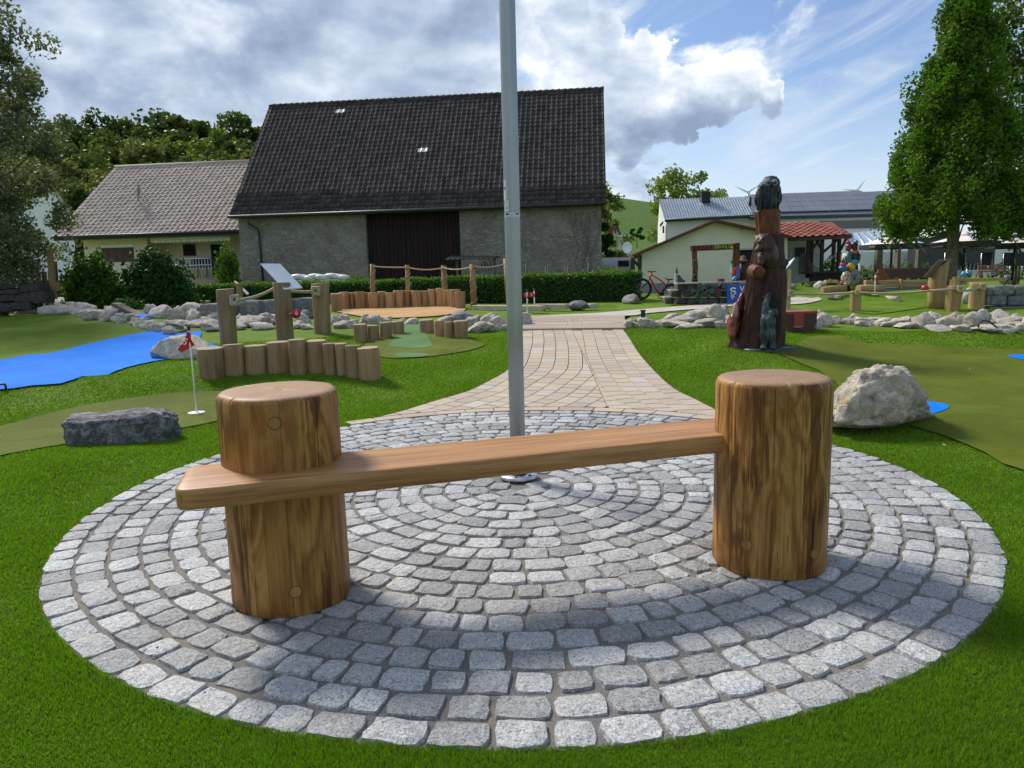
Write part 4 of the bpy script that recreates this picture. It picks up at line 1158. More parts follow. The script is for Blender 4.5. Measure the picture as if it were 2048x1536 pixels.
# ------------------------------------------------------------------ round timber
def log_mb(r, h, seed, tilt=0.0, n=22, bev=0.012, bulge=0.03):
    q = random.Random(seed); ph = [q.uniform(0, 6.28) for _ in range(4)]
    tx, ty = q.uniform(-tilt, tilt), q.uniform(-tilt, tilt); sl = (q.uniform(-.05, .05), q.uniform(-.05, .05))
    rings = []
    def rr(t, u): return r * (1 + 0.03 * math.cos(2 * t + ph[0]) + 0.02 * math.cos(3 * t + ph[1]) + bulge * math.sin(2.2 * u + ph[2]) + 0.012 * math.sin(5 * t + ph[3] + 2 * u))
    for u, k in [(-0.12, 1), (0, 1), (0.25, 1), (0.5, 1), (0.75, 1), (1 - bev / h * 1.2, 1), (1 - bev / h * 0.35, 1 - bev / r * 0.35), (1, 1 - bev / r)]:
        rings.append([Vector((rr(t, u) * k * math.cos(t) + tx * u * h, rr(t, u) * k * math.sin(t) + ty * u * h, u * h + (sl[0] * math.cos(t) + sl[1] * math.sin(t)) * r * max(u, 0))) for t in [6.2832 * j / n for j in range(n)]])
    mb = MB(); mb.loft(rings, False, True, smooth=True); return mb
def log_px(x0, x1, yt, yb, seed, mat, parent, name='log', tilt=0.03):
    p = T((x0 + x1) / 2, yb); k = 1 / pxm(p.y); r = (x1 - x0) * k / 2
    zt = ztop((p.x, p.y + r), yt); h = zt - p.z
    me = log_mb(r, h, seed, tilt).mesh(name, mat)
    return mobj(name, me, parent, (p.x, p.y + r * 0.8, p.z), rnd.uniform(0, 6)), p, h, r
def palisade(rows, mat, label, seed):
    e = empty('log_palisade', T((rows[0][0] + rows[-1][1]) / 2, rows[0][3]), label, 'palisade')
    for i, r in enumerate(rows): log_px(*r, seed + i, mat, e)
    return e
palisade([(391, 443, 695, 756), (443, 485, 688, 750), (485, 530, 690, 748), (529, 578, 683, 745), (577, 613, 678, 748), (612, 652, 680, 745), (645, 674, 686, 748), (672, 697, 686, 750), (690, 722, 690, 754), (715, 760, 694, 758)],
         M['log'], 'curved palisade of ten short logs beside flag five', 300)
palisade([(708, 734, 648, 683), (734, 757, 650, 679), (758, 783, 644, 676), (783, 807, 642, 668)], M['log'], 'four short logs left of the pale green tee strip', 330)
palisade([(838, 868, 639, 666), (868, 889, 641, 673), (889, 906, 643, 676), (906, 936, 641, 676)], M['log'], 'four short logs right of the pale green tee strip', 340)
palisade([(661, 682, 587, 623), (679, 690, 589, 620), (678, 698, 584, 619), (697, 712, 585, 618), (709, 729, 583, 618), (728, 739, 585, 617), (737, 755, 585, 618), (754, 771, 583, 617), (770, 789, 585, 617), (786, 806, 581, 616), (805, 824, 581, 615), (823, 843, 581, 615), (841, 859, 581, 614), (857, 873, 578, 614), (872, 889, 576, 614), (883, 895, 580, 614), (893, 904, 579, 614), (901, 921, 579, 616), (911, 931, 583, 618)],
         M['logw'], 'long curved palisade of warm brown logs round the sand green', 360)
palisade([(349, 364, 606, 618), (363, 381, 607, 617), (380, 397, 604, 616), (397, 417, 601, 615)], M['log'], 'low log edging in the shade of the hedge gap', 390)

# three rope posts with the sloping board and the ball
def rope_pts(a, b, sag, n=10):
    return [a.lerp(b, i / n) - Vector((0, 0, sag * 4 * (i / n) * (1 - i / n))) for i in range(n + 1)]
def knot(c, r, parent, mat=None):
    """overhand knot: two crossed loops"""
    mb = MB()
    for s_ in (1, -1):
        mb.tube([Vector(c) + Vector((r * 1.2 * math.cos(t), r * 0.9 * math.sin(t) * 0.5 - r * .3, r * 1.3 * math.sin(t + s_ * .6))) for t in [6.2832 * i / 10 for i in range(11)]], r * 0.45, 6)
    return mb.build('knot', mat or M['rope'], parent)
rope1 = empty('rope_barrier', T(470, 690), 'thick hemp rope knotted through two upright log posts behind the palisade', 'rope barrier')
p1, q1_, h1, r1 = log_px(436, 470, 578, 700, 401, M['log'], rope1, 'post', 0.02)
p3, q3_, h3, r3 = log_px(625, 659, 566, 667, 403, M['log'], rope1, 'post', 0.02)
sg = empty('information_lectern', T(566, 684), 'sloping white board on a log post above the red ball', 'sign')
p2, q2_, h2, r2 = log_px(550, 584, 565, 685, 402, M['log'], sg, 'post', 0.02)
a_ = P(471, 600, q1_.y + .2); b_ = P(547, 577, q2_.y + .45); c_ = P(630, 583, q3_.y - .05)
mb = MB(); mb.tube(rope_pts(a_, b_, 0.05), 0.031, 8); mb.tube([b_, b_.lerp(c_, .3) - Vector((0, 0, .03)), c_.lerp(b_, .2) - Vector((0, 0, .02)), c_], 0.031, 8)
mb.build('rope', M['rope'], rope1)
knot(P(470, 600, q1_.y), 0.062, rope1); knot(P(632, 582, q3_.y - .12), 0.062, rope1)
def board(corners, th, mat, name, parent):
    c = [Vector(q) for q in corners]; nrm = (c[1] - c[0]).cross(c[3] - c[0]).normalized()
    mb = MB(); mb.extr(c, nrm * th); return mb.build(name, mat, parent)
Y2 = q2_.y
board([P(520.6, 528.4, Y2 + .25), P(560, 529, Y2 + .5), P(604.6, 576.6, Y2 + .28), P(568.4, 580, Y2 - .02)], -0.02, M['paper'], 'board', sg)
bl = empty('number_ball', P(592, 627, Y2 - .05), 'red ball marked with a white six on the lectern post', 'ball')
mb = MB(); bc = P(592, 627, Y2 - .05); br = 9.8 / pxm(Y2)
mb.lathe([(br * math.sin(t), -br * math.cos(t)) for t in np.linspace(0.02, 3.12, 12)], bc, 20); mb.build('ball', M['redball'], bl)
mb = MB(); mb.tube([bc + Vector((-br * .8, 0.02, 0)), bc + Vector((-br * 1.6, 0.05, 0))], 0.015); mb.build('peg', M['steel'], bl)
def lettering(s_, size, loc, nrm, mat, parent, ext=0.003, roll=0.0):
    o = bpy.data.objects.new('lettering', text_mesh(s_, size, mat, ext))
    facing(o, loc, nrm)
    if roll: o.matrix_world = o.matrix_world @ Matrix.Rotation(roll, 4, 'Z')
    return link(o, parent)
lettering('6', 0.12, bc + Vector((0.035, -br * 0.93, 0.01)), (0.32, -1, 0.08), M['white'], bl, 0.012)
# the second board, edge on, behind
p = T(482, 616); sg2 = empty('information_lectern', p, 'thin sloping board on a short post in front of the hedge', 'sign')
k = 1 / pxm(p.y)
mb = MB(); mb.box((p.x, p.y, p.z + 0.4), (0.19, 0.16, 0.9)); mb.build('post', M['log'], sg2)
board([P(467, 563, p.y + .2), P(471, 563, p.y + .6), P(497, 588, p.y + .3), P(494, 590, p.y - .1)], -0.03, M['white'], 'board', sg2)

# rope fence behind the sand green
rf = empty('rope_fence', T(840, 615), 'rope fence of four slim posts wound with cord behind the sand green', 'fence')
tops = []
for i, (x0, x1, yt, yb, gy_) in enumerate(((741, 751, 528, 600, 614), (813, 822, 530, 600, 613), (885, 896, 531, 600, 612), (942, 954, 528, 614, 614))):
    g = T((x0 + x1) / 2, gy_); k = 1 / pxm(g.y); r = (x1 - x0) * k / 2
    zt = ztop(g, yt); h = zt - g.z
    xm = (x0 + x1) / 2; tp = P(xm - (3 if i else 1), yt, g.y)
    mb = MB(); mb.tube([Vector((g.x, g.y, g.z - .05)), Vector((g.x * .5 + tp.x * .5, g.y, (g.z + tp.z) / 2)), Vector((tp.x, g.y, tp.z))], [r * 1.02, r, r * .95], 10)
    post = mb.build('post', M['logw'], rf)
    mb = MB(); wd = []
    for j in range(49):
        u = j / 48; t = u * 6.2832 * 3.5 + i
        c = Vector((g.x, g.y, g.z)).lerp(Vector((tp.x, g.y, tp.z)), 0.05 + 0.92 * u)
        wd.append(c + Vector((math.cos(t), math.sin(t), 0)) * (r * 1.12))
    mb.tube(wd, 0.013, 5); mb.build('cord', M['rope'], post)
    tops.append(Vector((tp.x, g.y - r, tp.z - 0.07)))
tops.append(P(1012, 527, 22.5))
mb = MB()
for i in range(4): mb.tube(rope_pts(tops[i], tops[i + 1], 0.07 if i else 0.02), 0.021, 6)
mb.build('rope', M['rope'], rf)
g = T(1040, 612); mb = MB(); mb.tube([(tops[4].x + .05, 22.5, g.z - .1), (tops[4].x, 22.5, tops[4].z + .15)], 0.08, 10); mb.build('post', M['logw'], rf)

# ------------------------------------------------------------------ hole flags
def hole_flag(bx, by, ty, num, outline, label, roll=0.0, size=0.12, dep=0.0, lean=0.0, npos=None):
    p = T(bx, by); zt = ztop(p, ty); k = 1 / pxm(p.y)
    e = empty('hole_flag', p, label, 'flag')
    mb = MB(); r = max(0.009, 2.6 * k / 2); mb.tube([(p.x, p.y, p.z), (p.x + lean, p.y, zt)], r, 8); mb.build('stick', M['white'], e)
    mb = MB(); mb.lathe([(0.09, 0), (0.09, 0.012), (0.02, 0.02)], p, 18, False); mb.build('cup_disc', M['white'], e)
    mb = MB(); mb.lathe([(0.004, 0), (r * 1.7, 0.01), (r * 1.9, 0.04), (0.004, 0.07)], (p.x + lean, p.y, zt - .01), 8); mb.build('cap', M['black'], e)
    # cloth, with a few folds
    pts = [P(x, y, p.y - 0.01) for x, y in outline]
    co = [Vector((q.x, q.z)) for q in pts]
    xs = [q[0] for q in co]; zs_ = [q[1] for q in co]; st = (max(xs) - min(xs)) / 9
    pin = [Vector((x, z)) for x in np.arange(min(xs), max(xs), st) for z in np.arange(min(zs_), max(zs_), st) if bool(inside([tuple(c) for c in co], x, z))]
    vs, es, fs, *_ = delaunay_2d_cdt(co + pin, [], [list(range(len(co)))], 1, 1e-5)
    x0 = p.x
    vv = [(a[0], p.y - 0.012 - 0.5 * abs(a[0] - x0) * 0.35 + 0.018 * math.sin((a[0] + a[1] * .6) * 26), a[1]) for a in vs]
    m2 = MB(); nn = len(vv)
    m2.add(vv, [tuple(f) for f in fs], True)
    m2.add([(a[0], a[1] + 0.004, a[2]) for a in vv], [tuple(reversed(f)) for f in fs], True)
    cl = m2.build('cloth', M['red'], e, fixn=False)
    c = npos or (sum(x for x, y in outline) / len(outline), sum(y for x, y in outline) / len(outline))
    lp = P(c[0], c[1], p.y - 0.075)
    lettering(num, size, lp, (0.15, -1, 0.1), M['white'], cl, 0.002, roll)
    return e
hole_flag(393, 826, 660, '5', [(376, 663), (382.5, 665), (384, 679), (391.4, 690), (381.8, 694.7), (365.4, 705), (358.6, 698), (369.5, 679)],
          'red golf flag with a crooked white five on a white stick', R_(-28), 0.105, npos=(370, 684))
hole_flag(1055, 628, 583, '1', [(1047, 586), (1056, 583.5), (1056, 597), (1050, 596), (1047, 591)], 'red golf flag numbered one before the hedge', 0, 0.10, npos=(1052, 590))
hole_flag(1069, 617, 581, '2', [(1057, 585), (1070, 583.6), (1070, 594), (1057, 593.6)], 'red golf flag numbered two close behind flag one', 0, 0.11, npos=(1063, 589))
p = T(1758, 596)
hole_flag(1749, 590, 549, '3', [(1746, 556), (1754, 555), (1754, 562), (1747, 562)], 'far red golf flag near the painted totem', 0, 0.05)

# timber kerbs by the hedge, bent plank on the left, boulder wall
def kerb(x0, y0, x1, y1, w_, h_, label, mat=M['beam']):
    a_, b_ = T(x0, y0), T(x1, y1); m_ = (a_ + b_) / 2; d = b_ - a_
    mb = MB(); mb.box((m_.x, m_.y, m_.z + h_ / 2 - .01), (d.length, w_, h_), Matrix.Rotation(math.atan2(d.y, d.x), 3, 'Z'), 0.012)
    o = mb.build('timber_kerb', mat); tag(o, label, 'kerb'); return o
M['kerbwood'] = mat_plank('pale_kerb_timber', (0.60, 0.50, 0.38), (0.50, 0.41, 0.31), (0.36, 0.28, 0.20), 0, 0.6, 0.8)
kerb(948, 619, 1088, 622, 0.2, 0.14, 'long pale timber kerb left of the flags at the hedge', M['kerbwood'])
kerb(1072, 617, 1134, 618, 0.2, 0.14, 'short pale timber kerb right of flag two', M['kerbwood'])
kerb(1176, 616, 1193, 615, 0.2, 0.12, 'stub of pale timber kerb right of the squat boulder', M['kerbwood'])
mb = MB(); pts = [(222, 606), (230, 608), (240, 614), (252, 620), (266, 625), (282, 628)]
g = [T(x, 632) for x, y in pts]; tp = [P(x, y, T(250, 628).y + .02 * i) for i, (x, y) in enumerate(pts)]
for i in range(len(tp) - 1):
    a_, b_ = tp[i], tp[i + 1]
    mb.extr([a_, b_, Vector((b_.x, b_.y, b_.z - .32)), Vector((a_.x, a_.y, a_.z - .32))], (0.05, 0.35, 0))
o = mb.build('bent_kerb', M['timber']); tag(o, 'grey curved plank edging at the top of the blue stream', 'kerb')
# painted boulder wall, far left
M['darkstone'] = mat_lime('painted_dark_stone', (0.16, 0.135, 0.12), (0.075, 0.07, 0.072), (0.035, 0.065, 0.055), 2.0, 0.7)
bw = empty('boulder_wall', P(20, 620, 24.5), 'dark artificial boulder wall in front of the slatted fence', 'wall')
yw = 24.0
def blockstone(x0, y0, x1, y1, Y, mat, parent, seed, dep=0.5, rnd_=0.5, name='stone'):
    """hewn block: bevelled box with slightly bulging uneven faces"""
    q = random.Random(seed); a_, b_ = P(x0, y1, Y), P(x1, y0, Y); c = (a_ + b_) / 2
    hx, hy, hz = (b_.x - a_.x) / 2, dep / 2, (b_.z - a_.z) / 2; b = min(hx, hz) * (0.16 + rnd_ * .35)
    rings = []
    for yy, k in ((-hy, 1.0), (-hy + b * .5, 0.35), (-hy + b, 0.0), (hy, 0.0)):
        ins = b * k; pts = []
        for (sx, sz) in ((-1, -1), (0, -1), (1, -1), (1, 0), (1, 1), (0, 1), (-1, 1), (-1, 0)):
            cr = b * .35 if sx and sz else 0
            pts.append(Vector((sx * (hx - ins - cr) + q.uniform(-.12, .12) * b, yy + q.uniform(-.25, .25) * b * (k > 0), sz * (hz - ins - cr) + q.uniform(-.12, .12) * b)))
        rings.append(pts)
    mb = MB(); mb.loft(rings, False, True)
    n0 = len(mb.v); mb.add([Vector((q.uniform(-.2, .2) * hx, -hy - b * .35, q.uniform(-.2, .2) * hz))], [])
    for i in range(8): mb.f.append((i, (i + 1) % 8, n0)); mb.sm.append(False)
    return mobj(name, mb.mesh(name, mat), parent, (c.x, c.y + dep / 2, c.z))
for i, (x0, y0, x1, y1) in enumerate(((-40, 566, 10, 580), (8, 566, 39, 577), (38, 567, 75, 586), (-40, 579, 12, 590), (10, 577, 38, 589), (36, 585, 60, 606), (-30, 589, 4, 607), (2, 588, 30, 604), (28, 589, 62, 607), (58, 581, 86, 608), (-30, 605, 22, 626), (20, 603, 60, 622), (-60, 560, -34, 626))):
    blockstone(x0, y0, x1, y1, yw, M['darkstone'], bw, i + 1, 0.6)

# block wall behind the rope posts
bw2 = empty('block_wall', T(520, 640), 'low wall of long grey stone blocks behind the three log posts', 'wall')
for i, (x0, y0, x1, y1) in enumerate(((399, 607, 436, 633), (437, 603, 470, 636), (471, 600, 517, 638), (518, 599, 553, 630), (554, 597, 580, 628), (581, 595, 630, 626))):
    blockstone(x0, y0, x1, y1, 18.6 + .25 * i, M['block'], bw2, 60 + i, .5, .25, 'block')
# ------------------------------------------------------------------ foliage helpers
def leaf_cloud(name, pts, size, mat, parent=None, rs=nrs, flat=0.0, nrm=None):
    """diamond leaves at points"""
    n = len(pts); pts = np.asarray(pts, float)
    d = rs.normal(size=(n, 3)); d[:, 2] -= 0.15
    d /= np.linalg.norm(d, axis=1)[:, None]
    q = rs.normal(size=(n, 3))
    if nrm is not None: q = q * 0.8 + np.asarray(nrm) * 1.2
    s = np.cross(d, q); s /= (np.linalg.norm(s, axis=1)[:, None] + 1e-9)
    L = size * rs.uniform(0.65, 1.3, n)[:, None]
    V = np.empty((n, 4, 3))
    V[:, 0] = pts - d * L * .5; V[:, 2] = pts + d * L * .5
    fold = np.cross(d, s) * L * 0.07
    V[:, 1] = pts + s * L * .36 + fold; V[:, 3] = pts - s * L * .36 + fold
    me = fastmesh(name, V.reshape(-1, 3), np.arange(4 * n).reshape(-1, 4), mat)
    return mobj(name, me, parent)
def tree(name, label, base, height, rad, z0=0.25, shape='round', clumps=60, leaves=160, lsize=0.2, mat=None, seed=1, trunk_r=0.15, group=None, cat='tree', squash=1.0, cl_r=0.22, core=0.35, bark=None, blossom=0, up=0.0, nbr=None):
    rs = np.random.RandomState(seed); base = Vector(base)
    e = empty(name, base, label, cat, group)
    cs_ = []
    zc0, zc1 = height * z0, height
    while len(cs_) < clumps:
        u = rs.uniform(0, 1); t = rs.uniform(0, 2 * math.pi)
        if shape == 'cone': R = rad * (1 - u) ** 0.92 * (0.80 + 0.20 * min(1, u / 0.12)); 
        elif shape == 'tall': R = rad * math.sin(math.pi * (0.12 + 0.85 * u)) ** 0.6
        else: R = rad * math.sqrt(max(0.0, 1 - (2 * u - 1) ** 2))
        if rs.uniform() > (R / rad) + 0.08: continue
        k = math.sqrt(rs.uniform(core ** 2, 1.0)) * rs.uniform(0.82, 1.06)
        cs_.append((math.cos(t) * R * k, math.sin(t) * R * k * squash, zc0 + (zc1 - zc0) * u))
    cs_ = np.array(cs_)
    P_ = []
    for c in cs_:
        m = int(leaves * rs.uniform(0.6, 1.4)); r = rad * cl_r * rs.uniform(0.6, 1.35)
        g = rs.normal(size=(m, 3)); g *= (rs.uniform(0, 1, m) ** 0.5 / np.linalg.norm(g, axis=1))[:, None]
        g *= np.array((r, r, r * (0.8 + up)))
        P_.append(c + g)
    P_ = np.concatenate(P_) + np.array(base)
    nb = int(len(P_) * blossom)
    if nb:
        k = rs.permutation(len(P_)); leaf_cloud('blossom', P_[k[:nb]], lsize * .75, M['blossom'], e, rs); P_ = P_[k[nb:]]
    leaf_cloud('crown', P_, lsize, mat, e, rs)
    mb = MB(); top = height * (0.92 if shape == 'cone' else 0.75)
    ax_ = [base + Vector((0.03 * trunk_r * math.sin(i * 1.3) * 6, 0.2 * trunk_r * math.cos(i * 1.7), top * i / 7 - (0.1 if i == 0 else 0))) for i in range(8)]
    mb.tube(ax_, [trunk_r * (1.15 if i == 0 else 1) * (1 - 0.115 * i) for i in range(8)], 10)
    for c in cs_[rs.permutation(len(cs_))[:(nbr or max(8, clumps // 3))]]:
        zt = max(height * z0 * 0.75, min(c[2] * 0.72, top * .95)); fr = zt / top
        a0 = base + Vector((0, 0, zt)); b0 = base + Vector(c)
        mid = a0.lerp(b0, 0.5) + Vector((0, 0, -0.06 * height * (1 - fr)))
        r0 = trunk_r * (1 - 0.8 * fr) * 0.30
        mb.tube([a0, mid, b0], [r0, r0 * .6, r0 * .18], 5)
    mb.build('trunk', bark or M['bark'], e)
    return e
def shrub(name, label, c, r, n, lsize, mat, seed, cat='shrub', group=None, stems=5):
    rs = np.random.RandomState(seed); e = empty(name, (c[0], c[1], c[2]), label, cat, group)
    g = rs.normal(size=(n, 3)); g /= np.linalg.norm(g, axis=1)[:, None]
    g[:, 2] = np.abs(g[:, 2]) * 1.0 - 0.1
    lump = np.array([1 + 0.38 * mn_.fractal(Vector(q) * 2.6 + Vector((seed, 1, 2)), 1, 2, 4) for q in g])
    k = rs.uniform(0.25, 1.0, n) ** 0.35
    pts = np.array(c) + g * (k * lump)[:, None] * np.array(r)
    leaf_cloud('foliage', pts, lsize, mat, e, rs, nrm=g)
    mb = MB()
    for i in range(stems):
        t = i * 6.28 / stems; b = Vector(c)
        mb.tube([b + Vector((0.05 * math.cos(t), 0.05 * math.sin(t), -0.1)), b + Vector((r[0] * .35 * math.cos(t), r[1] * .35 * math.sin(t), r[2] * .5)), b + Vector((r[0] * .6 * math.cos(t), r[1] * .6 * math.sin(t), r[2] * .8))], [0.03, 0.02, 0.008], 5)
    mb.build('stem', M['bark'], e)
    return e
def hedge(name, label, a, b, wid, h0, h1, dens, lsize, seed, group=None, round_=0.12, z0a=None):
    """clipped hedge from ground point a to b; front edge on the line"""
    rs = np.random.RandomState(seed); a = Vector(a); b = Vector(b); d = b - a; d.z = 0; L = d.length; d.normalize(); nn = Vector((-d.y, d.x, 0))
    e = empty(name, (a + b) / 2, label, 'hedge', group)
    def surf(n, which):
        u = rs.uniform(0, 1, n); hh = h0 + (h1 - h0) * u
        wob = 0.05 * np.sin(u * L * 2.3 + seed) + 0.04 * np.sin(u * L * 5.1)
        if which == 'f': v = np.zeros(n) + wob * .6; z = rs.uniform(0, 1, n) * hh; nr = -np.array(nn); v = v + np.where(z > hh - round_, (z - hh + round_) ** 2 / round_, 0)
        elif which == 't': v = rs.uniform(0, wid, n); z = hh + wob * .5 - np.where(v < round_, (round_ - v) ** 2 / round_, 0); nr = np.array((0, 0, 1.0))
        elif which == 'l': v = rs.uniform(0, wid, n); z = rs.uniform(0, 1, n) * h0; u = np.zeros(n); nr = -np.array(d)
        else: v = rs.uniform(0, wid, n); z = rs.uniform(0, 1, n) * h1; u = np.ones(n); nr = np.array(d)
        jit = rs.normal(size=(n, 3)) * 0.035
        base = np.array(a)[None] + np.outer(u * L, np.array(d)) + np.outer(v, np.array(nn))
        base[:, 2] = a.z + (b.z - a.z) * u + z
        return base + jit, np.tile(nr, (n, 1))
    nf = int(L * (h0 + h1) / 2 * dens)
    p1, n1 = surf(nf, 'f'); ns = int(wid * h0 * dens)
    p2, n2 = surf(ns, 'l'); p3, n3_ = surf(ns, 'r')
    leaf_cloud('foliage', np.concatenate([p1, p2, p3]), lsize, M['leaf_hedge'], e, rs, nrm=np.concatenate([n1, n2, n3_]))
    p4, n4 = surf(int(L * wid * dens * 0.9), 't')
    leaf_cloud('top_foliage', p4, lsize, M['leaf_hedgetop'], e, rs, nrm=n4)  # leaves over the top face, brighter green than the sides
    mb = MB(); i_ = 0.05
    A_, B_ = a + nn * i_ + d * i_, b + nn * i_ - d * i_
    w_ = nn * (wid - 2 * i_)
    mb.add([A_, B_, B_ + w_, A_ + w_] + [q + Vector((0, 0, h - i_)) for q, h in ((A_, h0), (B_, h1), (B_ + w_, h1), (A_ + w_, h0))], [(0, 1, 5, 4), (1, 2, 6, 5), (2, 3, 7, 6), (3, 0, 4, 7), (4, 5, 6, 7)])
    mb.build('dark_core', M['hedgecore'], e)  # plain dark box, the shade inside the hedge put into its colour
    return e
def hed_px(x0, yb0, yt0, x1, yb1, yt1, wid, label, seed, dens=900, lsize=0.075):
    a, b = T(x0, yb0), T(x1, yb1)
    return hedge('hedge', label, a, b, wid, ztop(a, yt0) - a.z, ztop(b, yt1) - b.z, dens, lsize, seed)
hed_px(797, 607, 560, 1260, 603, 546, 1.1, 'long clipped hedge from the rope fence to the red bicycle', 21)
hed_px(320, 610, 574, 790, 607, 562, 1.1, 'clipped hedge in front of the barn behind the log posts', 22)
hed_px(118, 612, 578, 240, 612, 578, 1.0, 'low clipped hedge under the dark shrubs on the left', 23)
# shrubs
g = T(185, 606); k = 1 / pxm(25.5)
shrub('dark_shrub', 'round dark green shrub in front of the beige house, left of the pair', (P(182, 575, 25.5).x, 25.7, 0.5), (1.12, 0.9, ztop((P(182, 575, 25.5).x, 25.7), 497) - 0.45), 7000, 0.13, M['leaf_mid'], 31)
shrub('dark_shrub', 'wider dark green shrub in front of the house terrace, right of the pair', (P(310, 575, 25.5).x, 25.5, 0.5), (1.40, 1.0, ztop((P(310, 575, 25.5).x, 25.5), 493) - 0.45), 9000, 0.13, M['leaf_dark'], 32)
c = P(458, 560, 35.0); shrub('laurel_shrub', 'upright glossy shrub at the left corner of the stone barn', (c.x, 35, 0.5), (0.62, 0.6, 2.9), 2500, 0.15, M['leaf_bright'], 33)
c = P(714, 560, 33.0); shrub('young_shrub', 'small bright shrub before the barn wall left of the tarred door', (c.x, 33, 0.5), (0.75, 0.6, 1.15), 1600, 0.12, M['leaf_bright'], 34)
c = P(255, 612, 23.4); shrub('ivy_shrub', 'low spreading shrub where the left hedge slopes to the stream', (c.x, 23.4, 0.45), (0.62, 0.5, 0.60), 2200, 0.085, M['leaf_hedge'], 35)
c = P(600, 560, 30); shrub('yellow_shrub', 'yellow green low bushes along the top of the barn hedge', (c.x - .6, 30, 0.5), (1.9, 0.4, 0.95), 2500, 0.10, M['leaf_bright'], 36)
c = P(1205, 560, 29.5); shrub('corner_shrub', 'bright shrub on the hedge at the right corner of the barn', (c.x + .2, 29.5, 0.5), (0.75, 0.6, 1.35), 1800, 0.11, M['leaf_bright'], 37)
mb = MB(); c = P(640, 552, 32.5)
for i in range(9):
    x = c.x - 1.0 + i * 0.25
    mb.lathe([(0.02, 0.0), (0.22, -.03), (0.34, -.10), (0.30, -.2), (0.02, -.25)], (x, 32.5 + 0.05 * (i % 2), c.z + .12 - 0.04 * (i % 3)), 9)
mb.box((c.x, 32.5, (c.z - .15 + .45) / 2), (2.3, 0.4, c.z - .15 - .45))
o = mb.build('wrapped_bales', M['white']); tag(o, 'row of white wrapped bundles lying behind the hedge', 'bundles')

# ------------------------------------------------------------------ tiled roofs
def tile_prof(w):
    return [(0.0, 0.0), (0.22 * w, -0.012), (0.48 * w, -0.014), (0.62 * w, 0.012), (0.78 * w, 0.034), (0.92 * w, 0.026), (1.03 * w, 0.002)]
def tile_geo(o, u, s, n, w, l, lift=0.03, th=0.022):
    """one pantile: o lower left corner, u across, s up the slope, n outwards"""
    pr = tile_prof(w)
    lo = [o + u * a + n * (b + lift) for a, b in pr]
    hi = [o + u * a + s * (l * 1.04) + n * b for a, b in pr]
    un = [q - n * th for q in lo]
    k = len(pr); fs = []
    for i in range(k - 1):
        fs += [(i, i + 1, k + i + 1, k + i), (2 * k + i, 2 * k + i + 1, i + 1, i)]
    return lo + hi + un, fs
def tiled_slope(parent, o, u, s, L, S, w, l, mat, parts_rows=0, white=()):
    n = u.cross(s).normalized()
    if n.z < 0: n = -n
    nc, nr = int(round(L / w)), int(round(S / l)); w = L / nc; l = S / nr
    proto = None; rest = MB(); cnt = 0
    for r in range(nr):
        for c in range(nc):
            if (r, c) in white: continue
            q = o + u * (c * w) + s * (r * l)
            if r < parts_rows and cnt < 300:
                if proto is None:
                    vs, fs = tile_geo(Vector((0, 0, 0)), u, s, n, w, l)
                    proto = bpy.data.meshes.new('roof_tile'); proto.from_pydata([tuple(v) for v in vs], [], fs)
                    proto.polygons.foreach_set('use_smooth', [i % 2 == 0 for i in range(len(fs))]); proto.materials.append(mat)
                mobj('roof_tile', proto, parent, q + n * rnd.uniform(-.004, .006)); cnt += 1
            else:
                vs, fs = tile_geo(q + n * rnd.uniform(-.004, .006), u, s, n, w, l)
                rest.add(vs, fs)
    ro = rest.build('roof_tile', mat, parent, fixn=False); ro['kind'] = 'stuff'
    for (r, c) in white:
        vs, fs = tile_geo(o + u * (c * w) + s * (r * l), u, s, n, w, l)
        mb = MB(); mb.add(vs, fs); mb.build('glass_tile', M['white'], parent, fixn=False)
    return n
# ------------------------------------------------------------------ barn
bA = P(481, 500, 37.0); bB = P(1203, 480, 35.0)
bA.z = bB.z = 0.45
bu = (bB - bA); bW = bu.length; bu.normalize(); bn = Vector((-bu.y, bu.x, 0))
zE = 0.5 * (ztop(bA, 436) + ztop(bB, 407))
bD = 10.4
mid = (bA + bB) / 2 + bn * bD / 2
zR = ztop(mid, 199)
barn = empty('barn', (bA + bB) / 2, 'big stone barn with a steep dark pantile roof behind the hedge', 'barn')
up = Vector((0, 0, 1))
d0 = (P(731, 480, 36).x - bA.x) / bu.x; d1 = (P(921, 480, 36).x - bA.x) / bu.x
def wallbox(a, b, y0, y1, z0, z1, mat, name, parent, o=bA, u=bu, n=bn):
    mb = MB(); q = lambda x, y, z: Vector((o.x, o.y, 0)) + u * x + n * y + up * z
    mb.add([q(x, y, z) for x in (a, b) for y in (y0, y1) for z in (z0, z1)], [(0, 1, 3, 2), (4, 6, 7, 5), (0, 4, 5, 1), (2, 3, 7, 6), (0, 2, 6, 4), (1, 5, 7, 3)])
    return mb.build(name, mat, parent)
wallbox(0, d0, 0, 0.6, 0.3, zE - 0.02, M['rubble'], 'wall', barn)
wallbox(d1, bW, 0, 0.6, 0.3, zE - 0.02, M['rubble'], 'wall', barn)
for x in (0, bW):                                     # gable walls
    q = lambda y, z: Vector((bA.x, bA.y, 0)) + bu * x + bn * y + up * z
    mb = MB(); mb.extr([q(0.6, 0.3), q(bD - .6, 0.3), q(bD, zE), q(bD / 2, zR - 0.3), q(0.6, zE)], bu * (0.6 if x == 0 else -0.6)); mb.build('gable_wall', M['rubble'], barn)
wallbox(0, bW, bD - .6, bD, 0.3, zE, M['rubble'], 'wall', barn)
wallbox(-.1, bW + .1, -0.10, 0.25, zE - 0.05, zE + 0.22, M['darkwood'], 'eaves_beam', barn)
wallbox(d0, d1, 0.35, 0.45, 0.3, zE, M['dark'], 'door_backing', barn)
